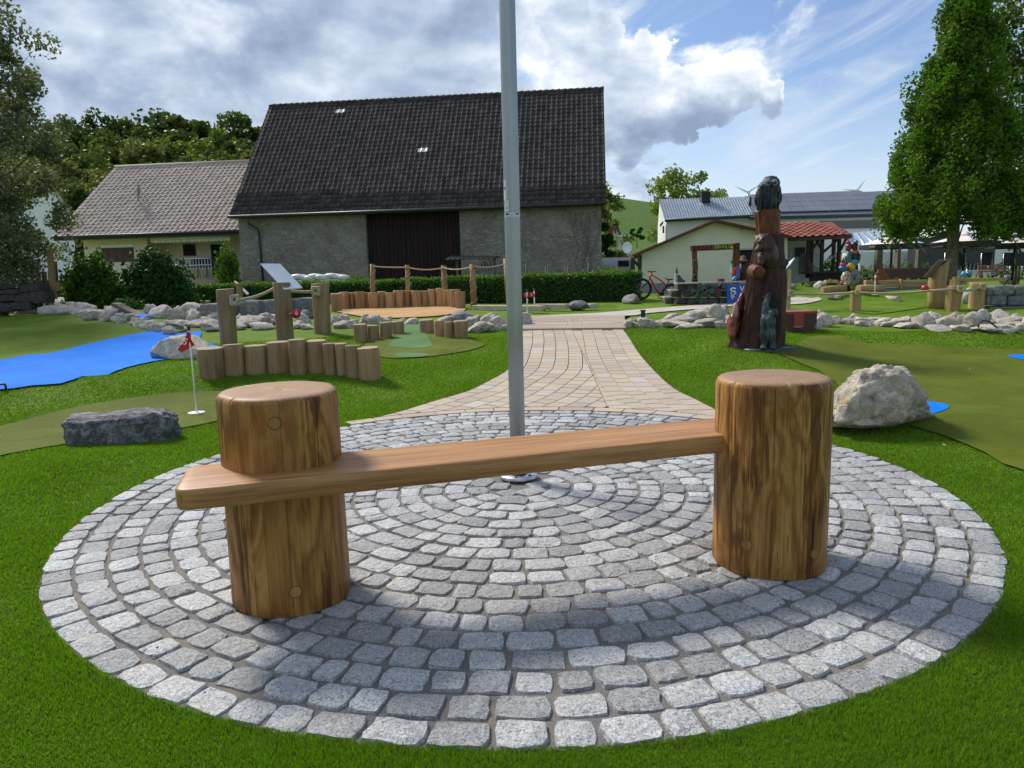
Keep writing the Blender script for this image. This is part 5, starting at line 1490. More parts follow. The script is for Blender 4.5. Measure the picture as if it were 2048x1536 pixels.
door = wallbox(d0 + .02, d1 - .02, 0.30, 0.34, zE - 0.5, zE - 0.36, M['darkwood'], 'barn_door', barn)
nb = 22
for i in range(nb):
    x = d0 + (d1 - d0) * i / nb
    wallbox(x + .008, x + (d1 - d0) / nb - .008, 0.18 + rnd.uniform(0, .035), 0.28, 0.35 + rnd.uniform(0, .1), zE - 0.03 - rnd.uniform(0, .04), M['barnboard'], 'board', door)
sl_ = (bn * (bD / 2 + 0.45) + up * (zR - zE + 0.1)); Sl = sl_.length; sdir = sl_.normalized()
ro_ = Vector((bA.x, bA.y, zE + 0.02)) - bn * 0.45 - bu * 0.22
wt = set()
nrw = int(round(Sl / 0.315)); ncl = int(round((bW + .44) / 0.263))
tiled_slope(barn, ro_, bu, sdir, bW + .44, Sl, 0.263, 0.315, M['bartile'], 5, {(nrw - 3, 15), (nrw - 3, 16), (13, 34), (13, 35)})
mb = MB()                                             # the far slope and the boarding under the tiles
q = lambda x, y, z: Vector((bA.x, bA.y, 0)) + bu * x + bn * y + up * z
for y0, y1 in ((-.42, bD / 2), (bD + .42, bD / 2)):
    mb.extr([q(-.18, y0, zE - .03), q(bW + .18, y0, zE - .03), q(bW + .18, y1, zR - .03), q(-.18, y1, zR - .03)], (0, 0, -0.08))
mb.build('roof_boarding', M['darkwood'], barn)
nr = 56
for i in range(nr):
    x = -.22 + (bW + .44) * i / nr; mb = MB()
    a0, a1 = q(x, bD / 2, zR + .06), q(x + (bW + .44) / nr * 1.08, bD / 2, zR + .09)
    rg = [[c + (bn * math.cos(t) + up * math.sin(t)) * rr for t in np.linspace(-.35, 3.5, 7)] for c, rr in ((a0, .115), (a1, .135))]
    mb.loft(rg, closed=False, smooth=True); mb.build('ridge_tile', M['bartile'], barn)
mb = MB(); gz = zE - .02
mb.tube([q(-.25, -.52, gz), q(bW + .2, -.52, gz + .03)], 0.075, 8); mb.build('gutter', M['anthracite'], barn)
mb = MB(); xg = (P(520, 480, 36.9).x - bA.x) / bu.x
mb.tube([q(xg - .35, -.5, gz - .05), q(xg - .3, -.4, gz - .35), q(xg, -.1, gz - .6), q(xg + .02, -.08, gz - .9), q(xg + .05, -.08, 0.4)], 0.055, 8); mb.build('downpipe', M['anthracite'], barn)
# climber on the right corner
rs = np.random.RandomState(5); cl_ = []
for i in range(5):
    x = bW - .9 + rs.uniform(-.3, .5); z = 1.2; 
    for j in range(60):
        x += rs.normal() * .05; z += .055; cl_.append(np.array(q(min(x, bW - .05), -.03 - rs.uniform(0, .05), z)))
mb = MB()
for i in range(5): mb.tube([cl_[i * 60 + j] for j in range(0, 60, 6)], 0.012, 4)
ivy = mb.build('creeper', M['bark']); tag(ivy, 'bare creeper climbing the right corner of the barn wall', 'creeper')
# rubble stones standing out of the render
M['wallstone'] = mat_lime('wall_rubble', (0.50, 0.46, 0.40), (0.27, 0.24, 0.20), (0.30, 0.22, 0.16), 3.0, 0.5)
rs = np.random.RandomState(9)
WST = []
for k in range(8):
    v, f = rock_verts(900 + k, 2, 10, 0.14, 0.05); WST.append(fastmesh('wall_stone', v / np.abs(v).max(0), f, M['wallstone'], True))
for i in range(150):
    x = rs.uniform(.2, bW - .2)
    if d0 - .25 < x < d1 + .25: continue
    z = rs.uniform(1.2, zE - .25); o = bpy.data.objects.new('wall_stone', WST[i % 8])
    o.location = q(x, 0.0, z); o.scale = (rs.uniform(.09, .26), rs.uniform(.012, .03), rs.uniform(.05, .12)); o.rotation_euler = (0, rs.uniform(-.15, .15), math.atan2(bu.y, bu.x))
    link(o, barn)
# lean-to roof and poles stacked before the barn
lt = empty('lean_to', P(950, 560, 33.5), 'small lean-to with a corrugated roof by the tarred barn door', 'shed')
mb = MB(); a0 = P(888, 519, 33.0); a1 = P(950, 511.5, 34.5); a2 = P(1002, 513, 34.0)
n_ = 40; rr = []
for j in range(n_ + 1):
    c0 = P(888 + 98 * j / n_, 519 - 2.5 * j / n_, 32.6); c1 = P(905 + 97 * j / n_, 511.5 + 1 * j / n_, 34.2)
    w_ = 0.035 * math.sin(j * 1.57)
    rr.append([c0 + up * w_, c1 + up * w_, c1 + up * (w_ - .02), c0 + up * (w_ - .02)])
mb.loft(rr, True, True); mb.build('corrugated_roof', M['darkwood'], lt)
for px_ in (915, 990): mb = MB(); c0 = P(px_, 560, 33.4); mb.box((c0.x, 33.4, 1.2), (0.10, 0.10, 2.1)); mb.build('post', M['timber'], lt)
for i in range(5):
    c0 = P(970 + i * 4, 556, 33.2); mb = MB(); mb.tube([(c0.x + .1, 33.2, 0.5), (c0.x - .15 + .05 * i, 33.5, 1.95 + .05 * (i % 2))], 0.035, 6); o = mb.build('metal_pole', M['steel']); tag(o, 'galvanised pole leaning in the lean-to, ' + ('first', 'second', 'third', 'fourth', 'last')[i] + ' of five from the left', 'pole', 'poles leaning in the lean-to')
for i, (x, y0) in enumerate(((1053, 528), (1092, 532), (1097, 533), (1131, 532), (1137, 534), (1167, 538), (1175, 526))):
    c0 = P(x, 556, 31.5); mb = MB(); mb.tube([(c0.x, 31.5, 0.4), (c0.x + (.06 if i == 6 else 0), 31.5, ztop(c0, y0))], 0.035, 6)
    o = mb.build('stake', M['timber']); tag(o, 'grey stake between hedge and barn wall, ' + ('first', 'second', 'third', 'fourth', 'fifth', 'sixth', 'last and tallest')[i] + ' of seven from the left', 'stake', 'stakes along the barn wall')

# ------------------------------------------------------------------ beige house on the left
hA = P(168, 500, 40.0); hB = P(520, 470, 39.0); hA.z = hB.z = .5
hu = hB - hA; hW = hu.length; hu.normalize(); hn = Vector((-hu.y, hu.x, 0))
hz = 0.5 * (ztop(hA, 468) + ztop(P(470, 470, 39.2), 463)); hD = 10.0
hr = ztop((hA + hB) / 2 + hn * hD / 2, 328)
house = empty('beige_house', (hA + hB) / 2, 'low beige house with a brown tiled roof left of the barn', 'house')
hq = lambda x, y, z: Vector((hA.x, hA.y, 0)) + hu * x + hn * y + up * z
hx = lambda px_: (P(px_, 500, 39.6).x - hA.x) / hu.x
hzz = lambda py_: ztop(hq(4, 0, 0), py_)
t0 = hx(296)
wallbox(0, t0, 0, 0.3, .3, hz, M['beige'], 'wall', house, hA, hu, hn)
wallbox(t0, hW, 1.6, 1.9, .3, hz, M['beige'], 'wall', house, hA, hu, hn)
wallbox(t0 - .3, t0, 0.3, 1.9, .3, hz - .01, M['beige'], 'wall', house, hA, hu, hn)
for y_ in (0.0,):
    mb = MB(); mb.extr([hq(0, .3, .3), hq(0, hD, .3), hq(0, hD, hz), hq(0, hD / 2, hr - .3), hq(0, .3, hz)], hu * .3); mb.build('gable_wall', M['beige'], house)
s_ = hn * (hD / 2 + 0.9) + up * (hr - hz + .1); Sl2 = s_.length
# verge slopes outwards to the left as in a hipped-looking overhang
tiled_slope(house, hq(-1.0, -.9, hz - .05), hu, s_.normalized(), hW + 1.0, Sl2, 0.30, 0.34, M['housetile'])
mb = MB()
for y0, y1 in ((-.88, hD / 2), (hD + .8, hD / 2)): mb.extr([hq(-1.0, y0, hz - .10), hq(hW, y0, hz - .10), hq(hW, y1, hr - .03), hq(-1.0, y1, hr - .03)], (0, 0, -.06))
mb.tube([hq(-1.0, hD / 2, hr + .03), hq(hW, hD / 2, hr + .03)], 0.13, 8)
mb.build('roof_boarding', M['housetile'], house)
wallbox(-1.0, hW, -.92, -.88, hz - .32, hz - .08, M['darkwood'], 'fascia', house, hA, hu, hn)
mb = MB(); mb.tube([hq(-1.0, -.98, hz - .12), hq(hW, -.98, hz - .12)], 0.07, 8); mb.build('gutter', M['anthracite'], house)
# shuttered window
win = wallbox(hx(198), hx(265), -.03, .02, hzz(522), hzz(493), M['frame'], 'window', house, hA, hu, hn)
wallbox(hx(197), hx(266), -.06, .02, hzz(493), hzz(487), M['white'], 'roller_box', win, hA, hu, hn)
for i in range(4):
    x0_ = hx(199.5 + i * 16.4)
    wallbox(x0_, x0_ + .36, -.05, -.02, hzz(521), hzz(494.5), M['brownslat'], 'shutter', win, hA, hu, hn)
w2 = wallbox(hx(336), hx(363), 1.55, 1.62, hzz(512), hzz(487), M['frame'], 'window', house, hA, hu, hn)
wallbox(hx(338), hx(361), 1.53, 1.56, hzz(510), hzz(489), M['dark'], 'pane', w2, hA, hu, hn)
dr_ = wallbox(hx(396), hx(421), 1.54, 1.62, hzz(552), hzz(484), M['frame'], 'terrace_door', house, hA, hu, hn)
wallbox(hx(398), hx(419), 1.52, 1.56, hzz(552), hzz(490), M['dark'], 'pane', dr_, hA, hu, hn)
wallbox(hx(397), hx(420), 1.49, 1.55, hzz(489), hzz(484), M['white'], 'roller_box', dr_, hA, hu, hn)
aw = empty('awning', hq(hx(390), -.5, hz - .3), 'rolled cream awning with scalloped edge over the house terrace', 'awning')
mb = MB(); mb.tube([hq(hx(312), -.35, hz - .32), hq(hx(476), -.35, hz - .32)], 0.09, 8); mb.build('roller', M['white'], aw)
x0_, x1_ = hx(312), hx(476); ns_ = 22
for i in range(ns_):
    xa, xb = x0_ + (x1_ - x0_) * i / ns_, x0_ + (x1_ - x0_) * (i + 1) / ns_; mb = MB()
    pts = [hq(xa, -.42, hz - .34), hq(xb, -.42, hz - .34)] + [hq(xb + (xa - xb) * t, -.44, hz - .50 - .09 * math.sin(math.pi * t)) for t in (0, .25, .5, .75, 1)]
    mb.extr(pts, hn * .01); mb.build('scallop', M['white'] if i % 2 else M['cream'], aw)
rl = empty('terrace_railing', hq(hx(410), -1.2, .5), 'light metal railing in front of the house terrace', 'railing')
mb = MB()
zr0, zr1 = hzz(546), hzz(521)
for z_ in (zr1, (zr0 + zr1) / 2): mb.tube([hq(hx(366), -1.0, z_), hq(hx(445), -1.0, z_)], 0.035, 6)
for i in range(14): x_ = hx(366 + i * 6); mb.tube([hq(x_, -1.0, zr0 - .4), hq(x_, -1.0, zr1)], 0.02, 5)
mb.build('rail', M['steel'], rl)
mb = MB()
for i in range(3):
    x_ = hx(385 + i * 18); mb.box(hq(x_, .2, zr0 + .25), (.5, .5, .06)); mb.box(hq(x_, .45, zr0 + .5), (.5, .05, .5))
    for dx_ in (-.2, .2): mb.tube([hq(x_ + dx_, 0, zr0 - .3), hq(x_ + dx_, .4, zr0 + .7)], .02, 4)
o = mb.build('garden_chairs', M['black']); tag(o, 'dark garden chairs on the house terrace behind the railing', 'chairs')
# satellite dish on the roof
dq = hq(hx(255), 1.6, 0); dq.z = hz + (1.6 + .9) / (hD / 2 + .9) * (hr - hz) + .55
sd_ = empty('satellite_dish', dq, 'grey satellite dish on the brown roof of the beige house', 'dish')
mb = MB(); fr = Vector((-.85, -.5, .15)).normalized(); aa = fr.orthogonal().normalized(); bb = fr.cross(aa)
mb.loft([[dq + fr * (0.16 * (r_ ** 2)) + (aa * math.cos(t) + bb * math.sin(t)) * .45 * r_ for t in np.linspace(0, 6.2832, 18, endpoint=False)] for r_ in (1, .7, .4, .02)], smooth=True); mb.build('reflector', M['greywall'], sd_)
mb = MB(); mb.tube([dq - fr * .05, dq - fr * .25 - up * .2, dq - fr * .25 - up * 1.0], .03, 6); mb.tube([dq - up * .35, dq + fr * .5], .012, 5); mb.build('mast', M['steel'], sd_)
# white gable house behind the tree on the far left
wg = empty('white_gable_house', P(90, 480, 58), 'white gabled house half hidden behind the blossoming tree', 'house')
mb = MB(); mb.extr([P(-60, 560, 58), P(150, 560, 58), P(150, 455, 58), P(84, 345, 58), P(-60, 400, 58)], (-6, 8, 0)); mb.build('wall', M['whitewall'], wg)
mb = MB(); a0, a1 = P(80, 336, 57.7), P(158, 462, 57.7); mb.extr([a0, a1, a1 + up * .35 + Vector((.1, 0, 0)), a0 + up * .35], (-6.5, 9, 0)); mb.build('roof', M['housetile'], wg)
# slatted fence, leaning posts
fe = empty('board_fence', P(50, 590, 27), 'dark grey fence of upright boards behind the boulder wall', 'fence')
for i in range(24):
    x0_ = -40 + i * 6.2; a0 = P(x0_, 595, 27); mb = MB()
    mb.box((a0.x, 27 + .03 * (i % 2), .45 + (ztop(a0, 543) - .45) / 2), (0.085, .03, ztop(a0, 543) - .45)); mb.build('board', M['timber'] if i % 3 else M['darkwood'], fe)
mb = MB(); a0, a1 = P(-50, 575, 27.1), P(106, 575, 27.1); mb.box((a0 + a1) / 2, ((a1 - a0).length, .05, .1)); mb.build('rail', M['darkwood'], fe)
def lean_post(x0, y0, x1, y1, Y, r, label, mat):
    mb = MB(); a0, a1 = P(x0, y0, Y), P(x1, y1, Y); d = (a1 - a0).normalized(); s1_ = Vector((0, 1, 0)).cross(d).normalized() * r; s2_ = d.cross(s1_).normalized() * r
    mb.loft([[q + s1_ + s2_, q + s1_ - s2_, q - s1_ - s2_, q - s1_ + s2_] for q in (a0, a1)], True, True)
    o = mb.build('leaning_post', mat); tag(o, label, 'post')
lean_post(109, 598, 99, 499, 24.8, .075, 'tall square post leaning left above the rock heap', M['logw'])
lean_post(113, 590, 108, 523, 25.4, .065, 'second square post close behind the tall leaning post', M['timber'])
lean_post(119, 581, 112, 564, 24.5, .06, 'short pale wood block at the foot of the leaning posts', M['logy'])

# ------------------------------------------------------------------ hills
def hill(name, ridge, y0, y1, mat, zfoot=0.3, rows=14, bump_=1.2, seed=3):
    V_, F_ = [], []
    m = len(ridge)
    for j in range(rows + 1):
        t = j / rows
        for i, (px_, py_) in enumerate(ridge):
            top = P(px_, py_, y1); foot = P(px_, 560, y0)
            z = zfoot + (top.z - zfoot) * (t * t * (3 - 2 * t)) + bump_ * mn_.fractal(Vector((i * .7, j * .6, seed)), 1, 2, 3) * math.sin(math.pi * t)
            V_.append((foot.x + (top.x - foot.x) * t, y0 + (y1 - y0) * t, z))
    for i in range(m):                                     # behind the ridge
        px_, py_ = ridge[i]; top = P(px_, py_, y1); V_.append((top.x * 1.2, y1 * 1.25, zfoot))
    for j in range(rows + 1):
        for i in range(m - 1): F_.append((j * m + i, j * m + i + 1, (j + 1) * m + i + 1, (j + 1) * m + i))
    o = mobj(name, fastmesh(name, V_, F_, mat, True)); tag(o, kind='structure'); return o
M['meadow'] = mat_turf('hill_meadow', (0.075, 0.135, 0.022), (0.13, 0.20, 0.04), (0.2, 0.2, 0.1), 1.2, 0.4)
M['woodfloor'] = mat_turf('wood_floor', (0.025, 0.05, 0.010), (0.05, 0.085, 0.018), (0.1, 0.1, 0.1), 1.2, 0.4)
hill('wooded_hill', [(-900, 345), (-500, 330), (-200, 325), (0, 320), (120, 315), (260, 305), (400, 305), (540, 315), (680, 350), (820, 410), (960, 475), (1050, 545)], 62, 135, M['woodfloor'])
hill('vineyard_hill', [(1000, 470), (1100, 420), (1180, 398), (1240, 403), (1300, 411), (1400, 425), (1500, 440), (1650, 460), (1800, 480), (2000, 500), (2300, 520)], 75, 260, M['meadow'], 0.3)
rs = np.random.RandomState(17)
HT = [(x, y + rs.randint(-6, 7), rs.randint(80, 115), Yd) for y, Yd, xs in ((300, 112, range(-40, 600, 62)), (345, 92, range(-30, 560, 68)), (385, 78, range(20, 300, 70))) for x in xs] + [(189, 222, 82, 128), (314, 228, 100, 135), (254, 244, 70, 130), (298, 258, 66, 118), (370, 236, 74, 132), (416, 247, 66, 128), (476, 235, 86, 133), (520, 252, 52, 132), (545, 262, 60, 134), (240, 276, 118, 104), (340, 280, 80, 108), (410, 290, 96, 98), (479, 280, 78, 110), (530, 290, 70, 112), (104, 312, 96, 90), (128, 358, 74, 78), (175, 312, 112, 94), (290, 292, 90, 100), (60, 290, 100, 110), (10, 262, 120, 120), (120, 262, 90, 126), (-60, 270, 120, 122), (215, 330, 90, 84), (310, 330, 100, 82), (395, 318, 90, 86), (465, 320, 80, 88), (150, 380, 60, 76), (60, 360, 90, 82), (160, 270, 70, 124), (440, 268, 60, 120), (355, 262, 60, 122), (-20, 330, 110, 96), (560, 300, 70, 118), (600, 320, 80, 122), (210, 262, 60, 126), (510, 300, 60, 104)]
ORD = {}
HT.sort(key=lambda q: q[0])
def nth(k):
    o_ = ['', 'one', 'two', 'three', 'four', 'five', 'six', 'seven', 'eight', 'nine', 'ten', 'eleven', 'twelve', 'thirteen', 'fourteen', 'fifteen', 'sixteen', 'seventeen', 'eighteen', 'nineteen', 'twenty']
    return o_[k] if k <= 20 else 'twenty ' + o_[k - 20]
M['hill_dark'] = mat_leaf('hill_dark_leaf', (0.065, 0.098, 0.028), 0.30); M['hill_mid'] = mat_leaf('hill_mid_leaf', (0.105, 0.138, 0.036), 0.34)
M['hill_fresh'] = mat_leaf('hill_fresh_leaf', (0.14, 0.175, 0.045), 0.36); M['hill_pale'] = mat_leaf('hill_pale_leaf', (0.19, 0.205, 0.065), 0.36)
tone = ['hill_dark', 'hill_mid', 'hill_mid', 'hill_fresh', 'hill_pale']
words_ = {'hill_dark': 'dark green', 'hill_mid': 'mid green', 'hill_fresh': 'fresh green', 'hill_pale': 'pale yellowish'}
for i, (cx, ty, wpx, Y) in enumerate(HT):
    top = P(cx, ty, Y); h = 10.5 * (wpx / 85.0) ** .5; rad = wpx / pxm(Y) / 2 * 1.22
    mt = 'hill_dark' if (cx, ty) in ((189, 222), (314, 228)) else tone[rs.randint(1, 5)] if Y < 112 else tone[rs.randint(0, 4)]
    rowi = 0 if Y > 114 else 1 if Y > 90 else 2
    ORD[rowi] = ORD.get(rowi, 0) + 1
    tree('hill_tree', '%s tree, number %s from the left in the hill wood %s row' % (words_[mt], nth(ORD[rowi]), ('skyline', 'middle', 'front')[rowi]), (top.x, Y, top.z - h), h, rad, 0.04, 'round', 44, 90, 0.60 * Y / 105, M[mt], 500 + i, 0.2, 'trees of the wood on the hill', cl_r=0.36, core=0.5, nbr=5)

# ------------------------------------------------------------------ nearer trees
b0 = P(-40, 575, 21.5); b0.z = 0.5
tree('blossoming_tree', 'tall grey green tree with cream blossom at the left edge', b0, 9.3, 2.75, 0.36, 'tall', 105, 300, 0.115, M['leaf_grey'], 61, 0.17, cl_r=0.19, blossom=0.14, core=0.25, nbr=60)
b1 = P(2, 585, 24.6); b1.z = .5
tree('blossoming_tree', 'low spreading blossoming tree above the board fence', b1, 5.6, 2.5, 0.20, 'round', 95, 300, 0.115, M['leaf_grey'], 62, 0.12, cl_r=0.23, blossom=0.22, core=0.2, nbr=30)
b2 = T(1890, 586)
tree('conical_tree', 'tall conical tree with fresh green leaves and a bare trunk by the terrace', (b2.x + .1, b2.y, b2.z), 9.5, 2.55, 0.19, 'cone', 330, 240, 0.105, M['leaf_bright'], 63, 0.19, cl_r=0.125, core=0.35, up=0.7, bark=plain('grey_bark', (0.16, 0.135, 0.105), .9, 0, .3, 14, .9, 24), nbr=60)
b3 = P(2075, 570, 27); b3.z = .5
tree('tall_tree', 'taller pale green tree at the right edge behind the conical tree', b3, 15.0, 3.2, 0.14, 'tall', 130, 240, 0.16, M['leaf_mid'], 64, 0.25, cl_r=0.2, core=0.3, blossom=0.08)
b4 = P(1360, 520, 66); b4.z = .5
tree('pale_tree', 'airy pale spring tree behind the metal roofed building', b4, 9.4, 3.9, 0.25, 'round', 60, 110, 0.30, M['leaf_pale'], 65, 0.22, cl_r=0.24, core=0.3)
b5 = P(1420, 500, 68); b5.z = .5
tree('pale_tree', 'smaller pale spring tree right of the airy one behind the roof', b5, 8.2, 2.6, 0.3, 'round', 30, 90, 0.30, M['leaf_pale'], 66, 0.18, cl_r=0.26)
b6 = P(1215, 520, 46); b6.z = .5
tree('corner_tree', 'loose olive green tree behind the right end of the barn', b6, 6.3, 1.35, 0.15, 'tall', 40, 130, 0.17, M['leaf_pale'], 67, 0.12, cl_r=0.3, blossom=.1)
b7 = P(1200, 520, 41); b7.z = .5
tree('corner_tree', 'dark ivy covered bush hanging on the barn corner', b7, 3.9, 0.75, 0.05, 'tall', 26, 130, 0.15, M['leaf_dark'], 68, 0.08, cl_r=0.35)
b8 = P(1274, 520, 80); b8.z = .5
tree('orchard_tree', 'little dark fruit tree on the hillside meadow', P(1274, 495, 90), 2.3, 1.2, .3, 'round', 14, 40, 0.3, M['leaf_dark'], 69, .06)
# ------------------------------------------------------------------ helpers for the right half
def boxp(x0, y0, x1, y1, Y, dep, mat, name, parent=None, bev=0.0):
    """box whose front face fills a rectangle of the picture at depth Y"""
    a_, b_ = P(x0, y1, Y), P(x1, y0, Y)
    xa, xb = 0.5 * (a_.x + P(x0, y0, Y).x), 0.5 * (b_.x + P(x1, y1, Y).x)
    za, zb = 0.5 * (a_.z + P(x1, y1, Y).z), 0.5 * (b_.z + P(x0, y0, Y).z)
    mb = MB(); mb.box(((xa + xb) / 2, Y + dep / 2, (za + zb) / 2), (xb - xa, dep, zb - za), None, bev)
    return mb.build(name, mat, parent)
def polyp(pts, Y, dep, mat, name, parent=None, skew=0.0):
    mb = MB(); mb.extr([P(x, y, Y) for x, y in pts], (dep * skew, dep, 0)); return mb.build(name, mat, parent)
def tubep(pts, Y, r, mat, name, parent=None, n=8):
    mb = MB(); mb.tube([P(q[0], q[1], Y + (q[2] if len(q) > 2 else 0)) for q in pts], r, n); return mb.build(name, mat, parent)
def blob(parts, voxel, name, mat, parent=None, smooth_it=4, bumpy=0.0):
    """one continuous surface grown over ellipsoids and capsules: ('e',c,(rx,ry,rz)[,rot]) or ('c',a,b,ra,rb)"""
    mb = MB(); v0, f0 = ico(3)
    for q in parts:
        if q[0] == 'e':
            R = Matrix.Identity(3) if len(q) < 4 else q[3]
            mb.add([Vector(q[1]) + R @ Vector((p[0] * q[2][0], p[1] * q[2][1], p[2] * q[2][2])) for p in v0], [tuple(f) for f in f0])
        else:
            a_, b_ = Vector(q[1]), Vector(q[2]); mb.tube([a_ + (b_ - a_) * i / 4 for i in range(5)], [q[3] + (q[4] - q[3]) * i / 4 for i in range(5)], 12)
            for c, r in ((a_, q[3]), (b_, q[4])): mb.add([c + Vector(p) * r for p in v0], [tuple(f) for f in f0])
    o = bpy.data.objects.new('tmp', mb.mesh('tmp')); COL.objects.link(o)
    m = o.modifiers.new('r', 'REMESH'); m.mode = 'VOXEL'; m.voxel_size = voxel
    m2 = o.modifiers.new('s', 'SMOOTH'); m2.iterations = smooth_it; m2.factor = 0.5
    bpy.context.view_layer.update()
    me = bpy.data.meshes.new_from_object(o.evaluated_get(bpy.context.evaluated_depsgraph_get()))
    bpy.data.objects.remove(o, do_unlink=True)
    if bumpy:
        for v in me.vertices:
            v.co += v.normal * bumpy * mn_.fractal(v.co * 9.0, 1, 2, 3)
    me.materials.clear(); me.materials.append(mat); me.polygons.foreach_set('use_smooth', [True] * len(me.polygons))
    me.name = name
    return mobj(name, me, parent)

# ------------------------------------------------------------------ carved trunk with the owl
cb = T(1512, 697); YO = cb.y + 0.35
ow = empty('owl_sculpture', (cb.x, YO, cb.z), 'tall carved tree trunk with animals and a dark owl on top', 'sculpture')
px2 = lambda x, y: P(x, y, YO)
prof = [(706, 1456, 1566), (690, 1463, 1566), (670, 1469, 1567), (640, 1478, 1568), (610, 1485, 1569), (580, 1491, 1571), (555, 1495, 1572), (530, 1500, 1570), (505, 1506, 1568), (485, 1510, 1568), (470, 1513, 1567)]
n_ = 72; rings = []
for (y, xl, xr) in prof:
    a_, b_ = px2(xl, y), px2(xr, y); c = (a_ + b_) / 2; r = (b_.x - a_.x) / 2
    ring = []
    for j in range(n_):
        t = 6.2832 * j / n_; dv_ = (y - 470) / 236
        rg = 0.035 * math.sin(13 * t + 1.7 * math.sin(3 * c.z)) + 0.03 * math.sin(21 * t + 2 * c.z + 1) + 0.05 * dv_ * math.sin(7 * t + .6)
        nz_ = 0.05 * mn_.fractal(Vector((math.cos(t) * 3, math.sin(t) * 3, c.z * 2)), 1, 2, 3)
        ring.append(c + Vector((math.cos(t), math.sin(t) * .85, 0)) * r * (1 + rg + nz_))
    rings.append(ring)
mb = MB(); mb.loft(rings, True, True, smooth=True); mb.build('trunk', M['carve'], ow)
rings = []
for (y, xl, xr) in [(480, 1513, 1560), (455, 1514, 1559), (435, 1512, 1559), (424, 1511, 1560), (419, 1514, 1556)]:
    a_, b_ = px2(xl, y), px2(xr, y); c = (a_ + b_) / 2; r = (b_.x - a_.x) / 2
    rings.append([c + Vector((math.cos(t), math.sin(t) * .9, 0)) * r * (1 + .05 * math.sin(11 * t) + .03 * math.sin(19 * t + 1)) for t in [6.2832 * j / 48 for j in range(48)]])
mb = MB(); mb.loft(rings, False, True, smooth=True); mb.build('upper_trunk', M['carvelite'], ow)
# right splinter of the trunk
mb = MB(); rings = []
for (y, xl, xr) in [(560, 1545, 1573), (520, 1547, 1571), (490, 1549, 1570), (473, 1552, 1567)]:
    a_, b_ = px2(xl, y), px2(xr, y); c = (a_ + b_) / 2 + Vector((0, .05, 0)); r = (b_.x - a_.x) / 2
    rings.append([c + Vector((math.cos(t), math.sin(t), 0)) * r * (1 + .08 * math.sin(7 * t)) for t in [6.2832 * j / 24 for j in range(24)]])
mb.loft(rings, False, True, smooth=True); mb.build('splinter', M['carve'], ow)
def q3(x, y, dy=0.0): return P(x, y, YO + dy)
m1 = 1 / pxm(YO)
# owl: body, head with ear tufts, wings, tail
owl = blob([('e', q3(1535, 400), (22 * m1, 19 * m1, 30 * m1)), ('e', q3(1537, 380), (22 * m1, 18 * m1, 22 * m1)), ('e', q3(1542, 366, -.02), (17 * m1, 15 * m1, 14 * m1)), ('c', q3(1533, 360), q3(1531, 354), 4 * m1, 2 * m1), ('c', q3(1551, 359), q3(1552, 353), 4 * m1, 2 * m1), ('e', q3(1543, 420, .02), (14 * m1, 14 * m1, 8 * m1))], 0.018, 'owl', M['owl'], ow, 2, 0.004)
for (x0, y0, x1, y1, dy) in ((1524, 378, 1516, 420, -.07), (1553, 380, 1552, 412, -.02)):
    a_, b_ = q3(x0, y0, dy), q3(x1, y1, dy); d = b_ - a_
    w1 = blob([('e', a_.lerp(b_, .35), (11 * m1, 8 * m1, 22 * m1), Matrix.Rotation(0.18 if x0 < 1530 else -.02, 3, 'Y')), ('c', a_.lerp(b_, .5), b_, 8 * m1, 2.5 * m1)], 0.018, 'wing', M['owl'], owl, 2, .01)
    for k in range(6):
        mb = MB(); s0 = a_.lerp(b_, .15 + .12 * k) + Vector((-.05 + .012 * k if x0 < 1530 else .02, -.06, 0))
        mb.tube([s0, s0 + d * .28 + Vector((-.01, -.012, 0)), s0 + d * .5], [.012, .014, .004], 5); mb.build('feather', M['badger'], w1)
for x in (1536, 1549):
    mb = MB(); c = q3(x, 365, -.135); mb.lathe([(.005, -.02), (.05, -.012), (.062, 0), (.05, .012), (.005, .02)], (0, 0, 0), 14)
    o = mb.build('eye_disc', M['greywall']); COL.objects.unlink(o); o.matrix_basis = Matrix.Translation(c) @ Matrix.Rotation(R_(90), 4, 'X') @ Matrix.Scale(.85, 4); link(o, owl)
    mb = MB(); mb.lathe([(.003, -.03), (.022, -.01), (.022, .01), (.003, .03)], (0, 0, 0), 10)
    o = mb.build('eye', M['black']); COL.objects.unlink(o); o.matrix_basis = Matrix.Translation(c + Vector((0, -.02, 0))) @ Matrix.Rotation(R_(90), 4, 'X'); link(o, owl)
mb = MB(); a_ = q3(1543.5, 366, -.15); mb.tube([a_, a_ + Vector((0, -.03, -.03)), a_ + Vector((0, -.02, -.075))], [.02, .018, .003], 6); mb.build('beak', M['black'], owl)
for x in (1530, 1546): blob([('e', q3(x, 421, -.09), (.05, .05, .03)), ('c', q3(x - 3, 422, -.1), q3(x - 3, 426, -.14), .018, .01), ('c', q3(x + 3, 422, -.1), q3(x + 3, 426, -.14), .018, .01)], .012, 'claw', M['owl'], owl, 1)
